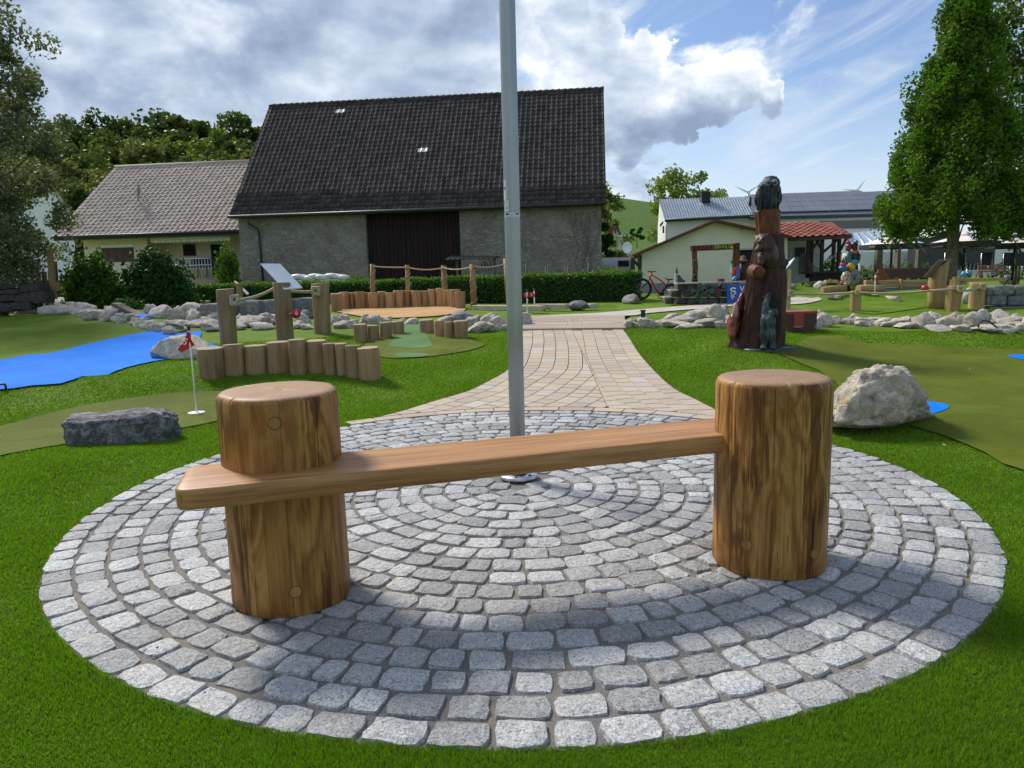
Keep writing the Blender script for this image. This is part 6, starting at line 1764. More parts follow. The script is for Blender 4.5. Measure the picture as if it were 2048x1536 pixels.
# brown bear-like animal clinging to the trunk, with its bushy tail
blob([('e', q3(1536, 512, -.20), (21 * m1, 17 * m1, 26 * m1)), ('e', q3(1533, 494, -.22), (18 * m1, 15 * m1, 18 * m1)), ('e', q3(1529, 478, -.22), (14 * m1, 13 * m1, 12 * m1)), ('c', q3(1521, 470, -.2), q3(1519, 465, -.2), 4 * m1, 2.5 * m1), ('c', q3(1538, 470, -.2), q3(1539, 466, -.2), 4 * m1, 2.5 * m1), ('c', q3(1522, 492, -.3), q3(1512, 502, -.36), 6 * m1, 5 * m1), ('c', q3(1523, 515, -.3), q3(1520, 528, -.36), 8 * m1, 6 * m1), ('e', q3(1520, 483, -.33), (6 * m1, 6 * m1, 5 * m1)), ('c', q3(1545, 528, -.12), q3(1565, 530, -.15), 9 * m1, 9 * m1), ('e', q3(1569, 525, -.15), (9 * m1, 9 * m1, 8 * m1))], 0.022, 'climbing_animal', M['bear'], ow, 3, .015)
kn = blob([('c', q3(1510, 543, -.25), q3(1517, 545, -.48), 15 * m1, 12.5 * m1), ('e', q3(1517, 545, -.50), (13 * m1, 3 * m1, 13 * m1))], 0.02, 'branch_stub', M['carvelite'], ow, 1, .012)
for r_ in (.075, .045, .018):
    mb = MB(); c = q3(1517, 545, -.535); mb.tube([c + Vector((r_ * math.cos(t), 0, r_ * math.sin(t))) for t in np.linspace(0, 6.2832, 19)], .007, 5); mb.build('carved_ring', M['carve'], kn)
# hollow and the grey cat with raised tail
blob([('e', q3(1541, 640, -.30), (22 * m1, 8 * m1, 60 * m1))], .03, 'hollow', M['dark'], ow, 2)
blob([('e', q3(1535, 667, -.42), (16 * m1, 14 * m1, 20 * m1)), ('e', q3(1536, 645, -.43), (15 * m1, 13 * m1, 20 * m1)), ('e', q3(1545, 627, -.45), (11 * m1, 10 * m1, 10 * m1)), ('c', q3(1552, 620, -.45), q3(1554, 615, -.45), 4 * m1, 2 * m1), ('c', q3(1530, 628, -.40), q3(1533, 605, -.38), 7 * m1, 6 * m1), ('c', q3(1533, 605, -.38), q3(1540, 583, -.38), 6 * m1, 3 * m1), ('c', q3(1527, 672, -.44), q3(1527, 694, -.46), 6.5 * m1, 5.5 * m1), ('c', q3(1544, 672, -.44), q3(1545, 694, -.46), 6.5 * m1, 5.5 * m1), ('e', q3(1527, 695, -.5), (7 * m1, 9 * m1, 4 * m1)), ('e', q3(1545, 696, -.5), (7 * m1, 9 * m1, 4 * m1))], 0.02, 'grey_cat', M['badger'], ow, 3, .01)
M['foxred'] = plain('fox_red_paint', (0.20, 0.045, 0.028), .35, 0, .35, 9.0, .4, 20); M['foxpink'] = plain('fox_pale_paint', (.42, .25, .24), .5, 0, .3, 14.0)
fx = blob([('e', q3(1466, 652, -.05), (11 * m1, 15 * m1, 26 * m1)), ('e', q3(1472, 626, 0), (9 * m1, 12 * m1, 24 * m1)), ('c', q3(1475, 620, 0), q3(1484, 588, .05), 7 * m1, 4 * m1), ('e', q3(1464, 672, -.1), (8 * m1, 11 * m1, 9 * m1))], .025, 'red_fox', M['foxred'], ow, 3, .02)
blob([('e', q3(1471, 622, -.10), (6.5 * m1, 7 * m1, 17 * m1))], .02, 'pale_chest', M['foxpink'], fx, 1, .015)
mb = MB(); c = T(1558, 703); mb.lathe([(.40, -.03), (.42, 0), (.40, .035), (.02, .04)], (c.x - .05, c.y + .28, c.z), 24, True, 1.0, .7); mb.build('base_plate', M['anthracite'], ow)

# ------------------------------------------------------------------ red chest
c = T(1600, 664); YC = c.y
M['chest'] = plain('dark_red_paint', (0.085, 0.018, 0.014), .4, 0, .25, 6.0); M['chestred'] = plain('bright_red_paint', (0.33, 0.045, 0.022), .4, 0, .15, 6.0)
ch = empty('red_chest', c, 'dark red six sided wooden chest among the rocks right of the carved trunk', 'chest')
polyp([(1567, 627), (1634, 627), (1634, 645), (1622, 664), (1580, 664), (1567, 645)], YC, .55, M['chest'], 'body', ch)
polyp([(1588, 627), (1608, 627), (1607, 652), (1588, 653)], YC - .02, .03, M['chestred'], 'panel', ch)
polyp([(1588, 653), (1607, 652), (1603, 655), (1588, 655)], YC - .05, .06, M['foxpink'], 'ledge', ch)
boxp(1565, 623, 1636, 627.5, YC - .03, .6, M['chestred'], 'lid_rim', ch)

# ------------------------------------------------------------------ rope posts on the right
rb = empty('rope_barrier', T(1712, 622), 'low stumps strung with a long pale rope on the right lawn', 'rope barrier')
pts_ = []
for i, (x0, x1, yt, yb) in enumerate(((1704, 1724, 582, 622), (1899, 1925, 571, 622), (1945, 1975, 566, 616))):
    o, p, h, r = log_px(x0, x1, yt, yb, 601 + i, M['logy'], rb, 'stump', .02); pts_.append((p, h, r))
ls = empty('information_lectern', T(1575, 620), 'white sloping board on a pale post right of the carved trunk', 'sign')
o, p0_, h0_, r0_ = log_px(1566, 1583, 538, 618, 611, M['logy'], ls, 'post', .01)
Yl = p0_.y
board([P(1562, 548, Yl - .3), P(1568, 535, Yl + .2), P(1590, 517, Yl + .5), P(1582, 529, Yl)], -.03, M['paper'], 'board', ls)
mb = MB(); ra = P(1582, 587, Yl - .1); r1_ = P(1712, 584.5, pts_[0][0].y - .02); r2_ = P(1912, 578, pts_[1][0].y - .03); r3_ = P(1962, 573.5, pts_[2][0].y - .02)
mb.tube(rope_pts(ra, r1_, .03), .026, 8); mb.tube(rope_pts(r1_, P(1860, 581.5, pts_[1][0].y), .04), .026, 8); mb.tube([P(1860, 581.5, pts_[1][0].y), P(1890, 579.5, pts_[1][0].y - .05), r2_], .026, 8); mb.tube(rope_pts(r2_, r3_, .06), .026, 8); mb.build('rope', M['rope'], rb)
knot(ra, .05, rb); knot(r1_ + Vector((0, -.05, 0)), .035, rb); knot(r2_ + Vector((0.06, -.05, 0)), .045, rb); knot(r3_ + Vector((0, -.06, 0)), .05, rb)
lb = empty('information_lectern', T(1873, 616), 'dark sloping board on a thick yellow log beside a red ball', 'sign')
gp = T(1873, 618); Yb = gp.y
rings = []
for (y, xl, xr) in [(622, 1856, 1887), (600, 1857, 1887), (575, 1857, 1889), (555, 1860, 1892)]:
    a_, b_ = P(xl, y, Yb + .2), P(xr, y, Yb + .2); cc = (a_ + b_) / 2; r = (b_.x - a_.x) / 2
    rings.append([cc + Vector((math.cos(t), math.sin(t), 0)) * r * (1 + .03 * math.sin(3 * t + y * .1)) for t in [6.2832 * j / 24 for j in range(24)]])
a_, b_ = P(1868, 540, Yb + .2), P(1895, 522, Yb + .2); cc = (a_ + b_) / 2
rings.append([Vector((v.x, v.y, P(1861, 549, Yb).z + (P(1890, 522, Yb).z - P(1861, 549, Yb).z) * min(1, max(0, (v.x - P(1859, 550, Yb).x) / (.42))))) for v in [rings[-1][j] + Vector((.03, 0, 0)) for j in range(24)]])
mb = MB(); mb.loft(rings, True, True, smooth=True); mb.build('log', M['logy'], lb)
board([P(1846, 554, Yb - .1), P(1876, 519.5, Yb - .15), P(1903, 519, Yb + .35), P(1872, 553, Yb + .5)], -.03, M['timber'], 'board', lb)
bl2 = empty('number_ball', P(1850, 577, Yb), 'plain red ball on the side of the thick yellow log', 'ball')
mb = MB(); bc2 = P(1850, 577, Yb); b2r = 7.2 / pxm(Yb); mb.lathe([(b2r * math.sin(t), -b2r * math.cos(t)) for t in np.linspace(.02, 3.12, 10)], bc2, 16); mb.build('ball', M['redball'], bl2)
mb = MB(); mb.tube([bc2, bc2 + Vector((.14, .05, 0))], .015); mb.build('peg', M['steel'], bl2)
# granite block wall
gw = empty('block_wall', T(2010, 612), 'low wall of grey granite blocks at the right edge', 'wall')
for i, (x0, y0, x1, y1) in enumerate(((1974, 575, 1988, 590), (1988, 571, 2031, 591), (2032, 571, 2070, 591), (1974, 591, 1982, 611), (1982, 591, 2016, 612), (2017, 591, 2070, 612), (1980, 612, 2070, 617))):
    blockstone(x0, y0, x1, y1, T(2010, 615).y, M['block'], gw, 40 + i, .5, .32, 'block')
# black hose loops
for (pts, lab) in (([(2008, 571), (2012, 563), (2020, 557), (2025, 562), (2026, 571)], 'black irrigation hose loop on the block wall'), ([(1957, 655), (1958, 647), (1966, 641), (1978, 643), (1990, 652), (2002, 661)], 'black hose arching over the rocks on the right'), ([(-6, 769), (2, 768), (10, 769), (12, 776), (11, 780)], 'black hose end at the left edge of the blue stream')):
    Yh = T(pts[-1][0], max(q[1] for q in pts)).y; o = tubep(pts, Yh, .014 if Yh < 15 else .02, M['black'], 'hose'); tag(o, lab, 'hose')
mb = MB()
for k in range(4): mb.tube([P(330 + 6 * k, 646 + 3 * k, 16), P(350 + 4 * k, 648 + 3 * k, 15.9), P(368 + 2 * k, 652 + 3 * k, 15.7), P(372, 658 + 2 * k, 15.5), P(360 - 4 * k, 663 + k, 15.3)], .016, 5)
o = mb.build('water_hose', M['greywall']); tag(o, 'bundle of pale hoses between the rocks at the stream head', 'hose')

# ------------------------------------------------------------------ vine wall with blue panel
YW = T(1400, 609).y
vw = empty('vine_wall', P(1410, 609, YW), 'stepped stone wall with a painted vine relief and a blue sign', 'wall')
M['vstone'] = mat_lime('vine_wall_stone', (0.20, 0.185, 0.165), (0.105, 0.098, 0.09), (0.08, 0.09, 0.08), 2.0, .5)
seed = 80
for (y0, y1, xs) in ((595, 609, (1330, 1352, 1378, 1398, 1416, 1438, 1456, 1478, 1500)), (581, 595, (1342, 1365, 1387, 1402, 1424, 1445, 1466, 1500)), (567.5, 581, (1355, 1376, 1394, 1420, 1440, 1463, 1500))):
    for i in range(len(xs) - 1):
        seed += 1; cv = 0.0010 * (((xs[i] + xs[i + 1]) / 2 - 1420) ** 2) * .12
        blockstone(xs[i] + .4, y0 + .4, xs[i + 1] - .4, y1 - .2, YW + cv, M['vstone'], vw, seed, .45, .25, 'stone')
M['coping'] = plain('pale_coping', (.42, .38, .32), .9, 0, .2, 20)
for (x0, x1, y) in ((1355, 1500, 566), (1342, 1356, 581), (1330, 1343, 595)): boxp(x0 - 1, y - 2.2, x1, y + .6, YW + .02, .42, M['coping'], 'coping', vw)
M['vgreen'] = plain('vine_green_paint', (.030, .075, .045), .5, 0, .3, 20); M['grape'] = plain('grape_paint', (.085, .030, .048), .45, 0, .3, 30)
mb = MB(); YV = YW - .06
for pts in ([(1393, 609), (1394, 596), (1396, 585), (1400, 577), (1406, 570), (1413, 569), (1420, 571), (1430, 575), (1438, 572), (1445, 565)], [(1396, 596), (1402, 590), (1408, 585), (1414, 580)], [(1394, 604), (1400, 600), (1406, 603), (1410, 608)], [(1430, 600), (1433, 594), (1438, 592)]): mb.tube([P(x, y, YV) for x, y in pts], .03, 6)
vine = mb.build('vine_stem', M['vgreen'], vw)
def vleaf(cx, cy, s_):
    mb = MB(); pts = []
    for k in range(20):
        t = 6.2832 * k / 20; r = s_ * (0.62 + 0.38 * abs(math.cos(2.5 * t + .3)))
        pts.append(P(cx + r * math.cos(t), cy + r * math.sin(t), YV - .03))
    mb.extr(pts, (0, .04, 0)); mb.build('vine_leaf', M['vgreen'], vine)
for q in ((1387, 583, 7), (1391, 589, 6), (1407, 577, 7), (1411, 582, 5), (1424, 582, 7), (1399, 570, 5), (1402, 604, 5), (1448, 572, 6), (1452, 580, 5), (1418, 592, 4)): vleaf(*q)
gr = None
v0, f0 = ico(1)
for k in range(26):
    row = k // 5; c = P(1436 + (k % 5 - 2) * 2.6 * (1 - .11 * row) + (row % 2), 579 + row * 3.3, YV - .03)
    mb = MB(); mb.add([c + Vector(p) * .032 for p in v0], [tuple(f) for f in f0], True); mb.build('grape', M['grape'], vine)
M['signblue'] = plain('sign_blue', (.004, .085, .36), .4, 0, .06)
pan = boxp(1454, 568.5, 1500, 607, YW - .12, .06, M['signblue'], 'blue_sign', vw)
tubep([(1471, 578.5), (1469.5, 576.5), (1465, 576), (1461.5, 578), (1462, 581), (1466, 582.2), (1470, 583), (1471, 586), (1468.5, 588.5)], YW - .14, .022, M['white'], 'emblem', pan, 6)
for (x, y) in ((1463, 586), (1463.5, 590), (1467, 590.5), (1463.8, 594), (1467.5, 593.5), (1465, 597)): boxp(x - 1.3, y - 1.1, x + 1.3, y + 1.1, YW - .145, .02, M['white'], 'emblem', pan)
for (x, y) in ((1465.3, 588), (1465.5, 592), (1470, 588.5)): boxp(x - 1, y - .9, x + 1, y + .9, YW - .144, .02, M['vgreen'], 'emblem', pan)
lettering('V', .22, P(1484, 578, YW - .14), (0, -1, 0), M['white'], pan)
# portal with carved lettering
YP = YW + 1.3
pt = empty('carved_portal', P(1430, 580, YP), 'carved wooden photo frame with green lettering behind the vine wall', 'portal')
def trunkpost(pts, Y, mat, name, parent, wob=.06):
    rings = []
    for (y, xl, xr) in pts:
        a_, b_ = P(xl, y, Y), P(xr, y, Y); c = (a_ + b_) / 2; r = (b_.x - a_.x) / 2
        rings.append([c + Vector((math.cos(t), math.sin(t), 0)) * r * (1 + wob * math.sin(5 * t + y * .3)) for t in [6.2832 * j / 16 for j in range(16)]])
    mb = MB(); mb.loft(rings, True, True, smooth=True); return mb.build(name, mat, parent)
trunkpost([(570, 1383, 1396), (550, 1385, 1395), (535, 1385, 1396), (515, 1384, 1394), (500, 1383, 1394), (492, 1385, 1396)], YP, M['carvelite'], 'side_post', pt)
trunkpost([(568, 1464, 1479), (545, 1465, 1478), (525, 1465, 1480), (500, 1467, 1479), (486, 1466, 1480)], YP, M['carvelite'], 'side_post', pt)
lin = polyp([(1385, 491.5), (1478, 486.5), (1479, 498), (1386, 502)], YP - .1, .3, M['carve'], 'lintel', pt)
M['ltgreen'] = plain('lettering_green', (.30, .42, .04), .6, 0, .15); M['ltred'] = plain('lettering_red', (.30, .03, .03), .6, 0, .15)
lettering('BIS', .165, P(1435.5, 494, YP - .12), (0, -1, 0), M['ltgreen'], lin, .012, R_(1.6))
lettering('BALD', .165, P(1451, 493.2, YP - .12), (0, -1, 0), M['ltgreen'], lin, .012, R_(1.6))
lettering('DANKE', .165, P(1410, 495.5, YP - .12), (0, -1, 0), M['ltred'], lin, .012, R_(1.6))
M['yellow'] = plain('yellow_paint', (.62, .38, .02), .5, 0, .1)
polyp([(1461, 493), (1463, 493), (1463, 489), (1465, 489), (1465, 493), (1466.5, 493), (1466, 497), (1461.5, 497)], YP - .14, .05, M['yellow'], 'painted_hand', lin)
for (cx, cy) in ((1388, 527), (1391, 522), (1389, 552), (1391, 556), (1466, 524)):
    mb = MB(); mb.extr([P(cx + 4.5 * (0.6 + .4 * abs(math.cos(2.5 * t))) * math.cos(t), cy + 4.5 * (0.6 + .4 * abs(math.cos(2.5 * t))) * math.sin(t), YP - .2) for t in [6.2832 * k / 14 for k in range(14)]], (0, .05, 0)); mb.build('vine_leaf', M['vgreen'], pt)
for k in range(6): 
    mb = MB(); c = P(1461.5 + (k % 2) * 1.6, 535 + k * 1.9, YP - .2); mb.add([c + Vector(p) * .03 for p in v0], [tuple(f) for f in f0], True); mb.build('white_berry', M['white'], pt)
cf = empty('carved_figure', P(1486, 562, YP), 'carved wooden figure with a wide brimmed hat right of the portal', 'sculpture')
trunkpost([(565, 1478, 1496), (545, 1478, 1496), (525, 1478, 1495)], YP + .2, M['carve'], 'body', cf)
mb = MB(); c = P(1486, 522, YP + .2); mb.lathe([(.02, -.02), (.15, -.01), (.145, .02), (.085, .04), (.075, .14), (.02, .16)], c, 16); mb.build('hat', M['timber'], cf)
M['bluepaint'] = plain('blue_paint', (.02, .14, .42), .4, 0, .2); M['skyblue'] = plain('light_blue_paint', (.03, .30, .62), .4, 0, .1)
blob([('c', P(1474, 552, YP - .1), P(1475, 535, YP - .1), .09, .06)], .03, 'blue_sleeve', M['bluepaint'], cf, 1); blob([('c', P(1470, 550, YP - .12), P(1471, 538, YP - .12), .04, .05)], .02, 'red_sleeve', M['red'], cf, 1); blob([('c', P(1467, 560, YP - .15), P(1470, 556, YP - .15), .06, .06)], .02, 'blue_foot', M['skyblue'], cf, 1)
# model church
YCh = YW + .5; chm = empty('model_church', P(1362, 566, YCh), 'small dark model of a church with a pointed spire on the vine wall', 'model')
boxp(1351.5, 546, 1355.5, 566, YCh, .06 * 4, M['greywall'], 'tower', chm)
mb = MB(); a_ = P(1353.5, 546, YCh + .12); s4 = 2.3 / pxm(YCh); mb.add([a_ + Vector((x * s4, y * s4, 0)) for x, y in ((-1, -1), (1, -1), (1, 1), (-1, 1))] + [a_ + Vector((0, 0, 13 / pxm(YCh)))], [(0, 1, 4), (1, 2, 4), (2, 3, 4), (3, 0, 4)]); mb.build('spire', M['black'], chm)
polyp([(1356, 566), (1356, 558), (1359.5, 550), (1364, 557), (1370, 561), (1371, 566)], YCh, .5, M['anthracite'], 'nave', chm)
o = boxp(1438, 557.5, 1449, 563, YW + .1, .2, M['carvelite'], 'carved_block'); tag(o, 'little brown carved block lying on the vine wall', 'block')

# ------------------------------------------------------------------ bicycle
YBk = T(1290, 601).y
M['bikered'] = plain('bike_red', (.62, .045, .025), .3, 0, .05, 3, spec=.6); M['tyre'] = plain('tyre', (.012, .012, .013), .8)
bk = empty('bicycle', P(1312, 600, YBk), 'red mountain bicycle with black tyres parked between hedge and vine wall', 'bicycle')
def wheel(cx, cy, rpx, dy):
    c = P(cx, cy, YBk + dy); r = rpx / pxm(YBk); mb = MB()
    mb.tube([c + Vector((r * math.cos(t), r * .12 * math.cos(t), r * math.sin(t))) for t in np.linspace(0, 6.2832, 33)], .034, 8); ty = mb.build('wheel', M['tyre'], bk)
    mb = MB(); mb.tube([c + Vector((r * .9 * math.cos(t), r * .11 * math.cos(t), r * .9 * math.sin(t))) for t in np.linspace(0, 6.2832, 33)], .014, 6); mb.build('rim', M['black'], ty)
    mb = MB()
    for k in range(16):
        t = k * 6.2832 / 16; mb.tube([c + Vector((.02 * math.cos(t + 1), .03 * (-1) ** k, .02 * math.sin(t + 1))), c + Vector((r * .9 * math.cos(t), r * .1 * math.cos(t), r * .9 * math.sin(t)))], .0035, 4)
    mb.tube([c + Vector((0, -.05, 0)), c + Vector((0, .05, 0))], .03, 8); mb.build('spokes', M['steel'], ty)
wheel(1282.5, 578, 19.5, 0); wheel(1343, 589, 19.5, .02)
tb = lambda pts, r, mat, name: tubep(pts, YBk, r, mat, name, bk, 8)
tb([(1303, 546.5), (1299, 557)], .026, M['bikered'], 'head_tube')
tb([(1299.5, 556), (1304, 562), (1310, 575), (1322, 591)], .032, M['bikered'], 'down_tube')
tb([(1302.5, 549.5), (1318, 558), (1333, 571)], .022, M['bikered'], 'top_tube')
tb([(1334, 566), (1332, 573), (1322, 591)], .02, M['bikered'], 'seat_tube')
tb([(1333, 571), (1343, 589)], .014, M['bikered'], 'seat_stay'); tb([(1322, 591), (1343, 590)], .016, M['bikered'], 'chain_stay')
tb([(1338, 560), (1333, 571)], .016, M['black'], 'seat_post')
polyp([(1331, 556), (1336, 558), (1345, 557.5), (1347, 559.5), (1338, 561), (1332, 558)], YBk - .05, .12, M['black'], 'saddle', bk)
for dy in (-.05, .05):
    tubep([(1298.5, 559), (1295, 564, dy), (1282.5, 578, dy)], YBk, .016, M['black'], 'fork', bk)
tb([(1303, 546.5), (1302, 544)], .02, M['black'], 'stem')
tubep([(1296, 542, -.30), (1301, 543.5, -.05), (1304, 543, .05), (1311, 543, .30)], YBk, .016, M['black'], 'handlebar', bk)
mb = MB(); c = P(1322, 591, YBk - .08); mb.tube([c + Vector((.09 * math.cos(t), 0, .09 * math.sin(t))) for t in np.linspace(0, 6.2832, 17)], .012, 5); mb.tube([c, c + Vector((.05, -.02, -.17))], .012, 5); mb.box(c + Vector((.07, -.06, -.17)), (.1, .09, .03)); mb.build('crank', M['black'], bk)

# ------------------------------------------------------------------ cream building
YG = 31.0
cbd = empty('cream_building', P(1430, 560, YG), 'cream gabled building with a low red tiled roof behind the portal', 'building')
polyp([(1284, 600), (1284, 505), (1330, 484), (1430, 443), (1575, 476), (1575, 595)], YG, 8.0, M['cream'], 'wall', cbd, .17)
polyp([(1283.5, 600), (1283.5, 567), (1576, 561), (1576, 595)], YG - .04, .05, M['greywall'], 'plinth', cbd)
for pts in ([(1262, 510), (1430, 438), (1430, 443.5), (1264, 514)], [(1430, 438), (1585, 471), (1585, 475.5), (1430, 443.5)]): polyp(pts, YG - .35, 8.8, M['redtile'], 'roof', cbd, .17)
for pts in ([(1262, 513), (1430, 442), (1430, 445), (1264, 516)], [(1430, 442), (1585, 475), (1585, 478), (1430, 445)]): polyp(pts, YG - .38, .08, M['darkwood'], 'bargeboard', cbd)
tubep([(1264, 513), (1266, 520, .1), (1272, 526, .5), (1279, 534, .6), (1279, 590, .6)], YG - .4, .06, M['darkwood'], 'downpipe', cbd)
wl = polyp([(1275, 600), (1275, 510), (1284, 505), (1284, 600)], YG + .5, 5, M['cream'], 'side_wall', cbd, .17)
for x in (1276.5, 1280): boxp(x, 512, x + 1.8, 540, YG + .45, .06, M['frame'], 'window', wl)
dr2 = boxp(1478, 498, 1512, 560, YG - .03, .06, M['dark'], 'doorway', cbd); boxp(1477, 496, 1513, 499.5, YG - .1, .12, M['steel'], 'lintel', dr2)
lamp = boxp(1482, 455, 1486, 459, YG - .12, .12, M['greywall'], 'lamp', cbd)
sdh = empty('satellite_dish', P(1255, 500, 29.5), 'white satellite dish left of the cream building', 'dish')
mb = MB(); dq = P(1254.5, 496, 29.5); fr = Vector((-.25, -1, .3)).normalized(); aa = fr.orthogonal().normalized(); bb = fr.cross(aa); rr_ = 12 / pxm(29.5)
aa = Vector((1, 0, 0)); aa = (aa - fr * aa.dot(fr)).normalized(); bb = fr.cross(aa)
mb.loft([[dq + fr * (.08 * q * q) + (aa * math.cos(t) * .78 + bb * math.sin(t)) * rr_ * q for t in np.linspace(0, 6.2832, 22, endpoint=False)] for q in (1, .7, .4, .02)], smooth=True); mb.build('reflector', M['white'], sdh)
tubep([(1257, 506), (1262, 512, .3), (1268, 515, .6)], 29.7, .03, M['steel'], 'arm', sdh)
# tiled pergola roof on posts
YQ = 31.0
pg = empty('tiled_pergola', P(1640, 560, YQ), 'open timber pergola with a red tiled roof right of the cream building', 'pergola')
e0, e1 = P(1583, 475, YQ), P(1704, 469, YQ); r0_, r1_ = P(1488, 450, YQ + 3.2), P(1663, 441, YQ + 3.2)
uu = (e1 - e0).normalized(); ssl = (r1_ - e1); 
tiled_slope(pg, e0, uu, (r0_.lerp(r1_, .35) - e0.lerp(e1, .35)).normalized(), (e1 - e0).length, (r1_ - e1).length, .30, .34, M['redtile'])
mb = MB(); mb.extr([e0 - up * .06, e1 - up * .06, r1_ - up * .06, P(1480, 450, YQ + 3.2) - up * .06], (0, 0, -.1)); mb.extr([P(1480, 450, YQ + 3.25) - up * .06, r1_ - up * .06, P(1704, 469, YQ + 6.4), P(1520, 475, YQ + 6.4)], (0, 0, -.1)); mb.build('roof_boarding', M['redtile'], pg)
polyp([(1585, 476), (1705, 469.5), (1705, 474), (1585, 481)], YQ - .05, .12, M['darkwood'], 'eaves_beam', pg)
for (x, y0, y1, dy) in ((1617, 476, 556, .3), (1645, 475, 556, .2), (1679, 472, 553, .3), (1624, 478, 552, 3.0), (1668, 476, 552, 3.0)): boxp(x - 2.6, y0, x + 2.6, y1, YQ + dy, .16, M['darkwood'], 'post', pg)
for (x0, y0, x1, y1) in ((1646, 505, 1676, 478), (1620, 505, 1638, 480), (1681, 500, 1694, 474), (1644, 500, 1632, 480)): tubep([(x0, y0, .28), (x1, y1, .28)], YQ, .06, M['darkwood'], 'brace', pg, 4)
for k in range(4): polyp([(1618, 522 + k * 6), (1640, 540 + k * 5), (1640, 542 + k * 5), (1618, 524 + k * 6)], YQ + .1, .06, M['timber'], 'sloping_slat', pg)
boxp(1620, 543, 1688, 547, YQ - .6, .9, M['black'], 'table_top', pg); boxp(1626, 547, 1684, 562, YQ - .3, .4, M['black'], 'table_base', pg)
an = empty('annex', P(1600, 555, YQ + 3.5), 'pale annex wall with a grey window and door under the pergola', 'building')
boxp(1575, 470, 1640, 565, YQ + 3.6, 2.0, M['whitewall'], 'wall', an); boxp(1590.5, 495, 1610, 513, YQ + 3.55, .1, M['anthracite'], 'window', an); boxp(1600, 507, 1613, 548, YQ + 3.5, .1, M['greywall'], 'door', an)
for (x, y) in ((1661, 515), (1671, 513)):
    c = P(x, y, YQ + 1.5); mb = MB(); r = 4.2 / pxm(YQ); mb.lathe([(r * math.sin(t), -r * math.cos(t)) for t in np.linspace(.02, 3.12, 10)], c, 14); mb.tube([c, Vector((c.x, c.y, P(x, 478, YQ + 1.5).z))], .006, 4)
    o = mb.build('paper_lantern', M['white']); tag(o, 'round white lantern hanging under the tiled pergola, ' + ('left' if x < 1665 else 'right') + ' of two', 'lantern')

# ------------------------------------------------------------------ white building with metal roof and solar panels
YH = 46.0
wb = empty('white_building', P(1560, 480, YH), 'long white building with a grey metal roof and solar panels', 'building')
mb = MB(); mb.extr([P(1332, 560, YH + .1), P(1332, 443, YH + .1), P(1319.5, 401, YH + 2.0), P(1315.5, 452, YH + 4.2), P(1315.5, 560, YH + 4.2)], (.3, 0, 0)); mb.build('gable_wall', M['whitewall'], wb)
polyp([(1332, 560), (1332, 442), (1515, 433), (1515, 560)], YH + .3, .3, M['whitewall'], 'wall', wb)
polyp([(1515, 560), (1515, 436), (1830, 424), (1830, 560)], YH - .2, .3, M['whitewall'], 'wall', wb)
def slope(x0, y0, x1, y1, x2, y2, x3, y3, Ya, Yb_, mat, name, th=.12, parent=wb):
    mb = MB(); mb.extr([P(x0, y0, Ya), P(x1, y1, Ya), P(x2, y2, Yb_), P(x3, y3, Yb_)], (0, 0, -th)); return mb.build(name, mat, parent)
mr = slope(1331, 440, 1517, 431, 1498, 394, 1318.5, 399, YH - .2, YH + 2.1, M['metalroof'], 'metal_roof')
for k in range(36):
    t = k / 35; a_ = P(1331 + 186 * t, 440 - 9 * t, YH - .2); b_ = P(1318.5 + 179.5 * t, 399 - 5 * t, YH + 2.1); mb = MB(); mb.tube([a_ + up * .02, b_ + up * .02], .045, 4, smooth=False); mb.build('seam', M['metalroof'], mr)
tubep([(1330, 441), (1518, 432)], YH - .3, .10, M['anthracite'], 'gutter', wb)
sr = slope(1500, 432, 1790, 424, 1770, 382, 1490, 392, YH - .4, YH + 2.6, M['metalroof'], 'solar_roof')
a_, b_, c_, d_ = P(1505, 428, YH - .2), P(1770, 420, YH - .2), P(1722, 384, YH + 2.5), P(1495, 392, YH + 2.5)
nc_, nr_ = 10, 4
for i in range(nc_):
    for j in range(nr_):
        qd = []
        for (du, dv) in ((.015, .03), (.985, .03), (.985, .97), (.015, .97)):
            u_, v_ = (i + du) / nc_, (j + dv) / nr_; qd.append(a_.lerp(b_, u_).lerp(d_.lerp(c_, u_), v_) + up * .10)
        mb = MB(); mb.extr(qd, (0, 0, -.05)); mb.build('solar_panel', M['solar'], sr)
slope(1772, 421, 1830, 420, 1800, 380, 1724, 384, YH - .2, YH + 2.5, M['solar'], 'solar_panel', .05, sr)
boxp(1500, 430, 1795, 436, YH - .5, .2, M['anthracite'], 'gutter', wb)
boxp(1640, 441, 1758, 457, YH - .25, .1, M['glass'], 'window', wb); boxp(1784, 438, 1830, 457, YH - .25, .1, M['glass'], 'window', wb)
boxp(1325.5, 452, 1328.5, 466, YH + .25, .1, M['frame'], 'window', wb)
polyp([(1320, 449), (1326, 442), (1327, 446), (1321, 454)], YH + .22, .08, M['black'], 'wall_emblem', wb)
cy_ = boxp(1404, 383, 1421, 404, YH + 1.4, .5, M['black'], 'chimney', wb)
tubep([(1500, 426), (1500, 394)], YH + 1, .10, M['black'], 'flue', wb)
tubep([(1333, 445), (1334, 450), (1332.5, 470), (1332.5, 500)], YH, .05, M['steel'], 'downpipe', wb)
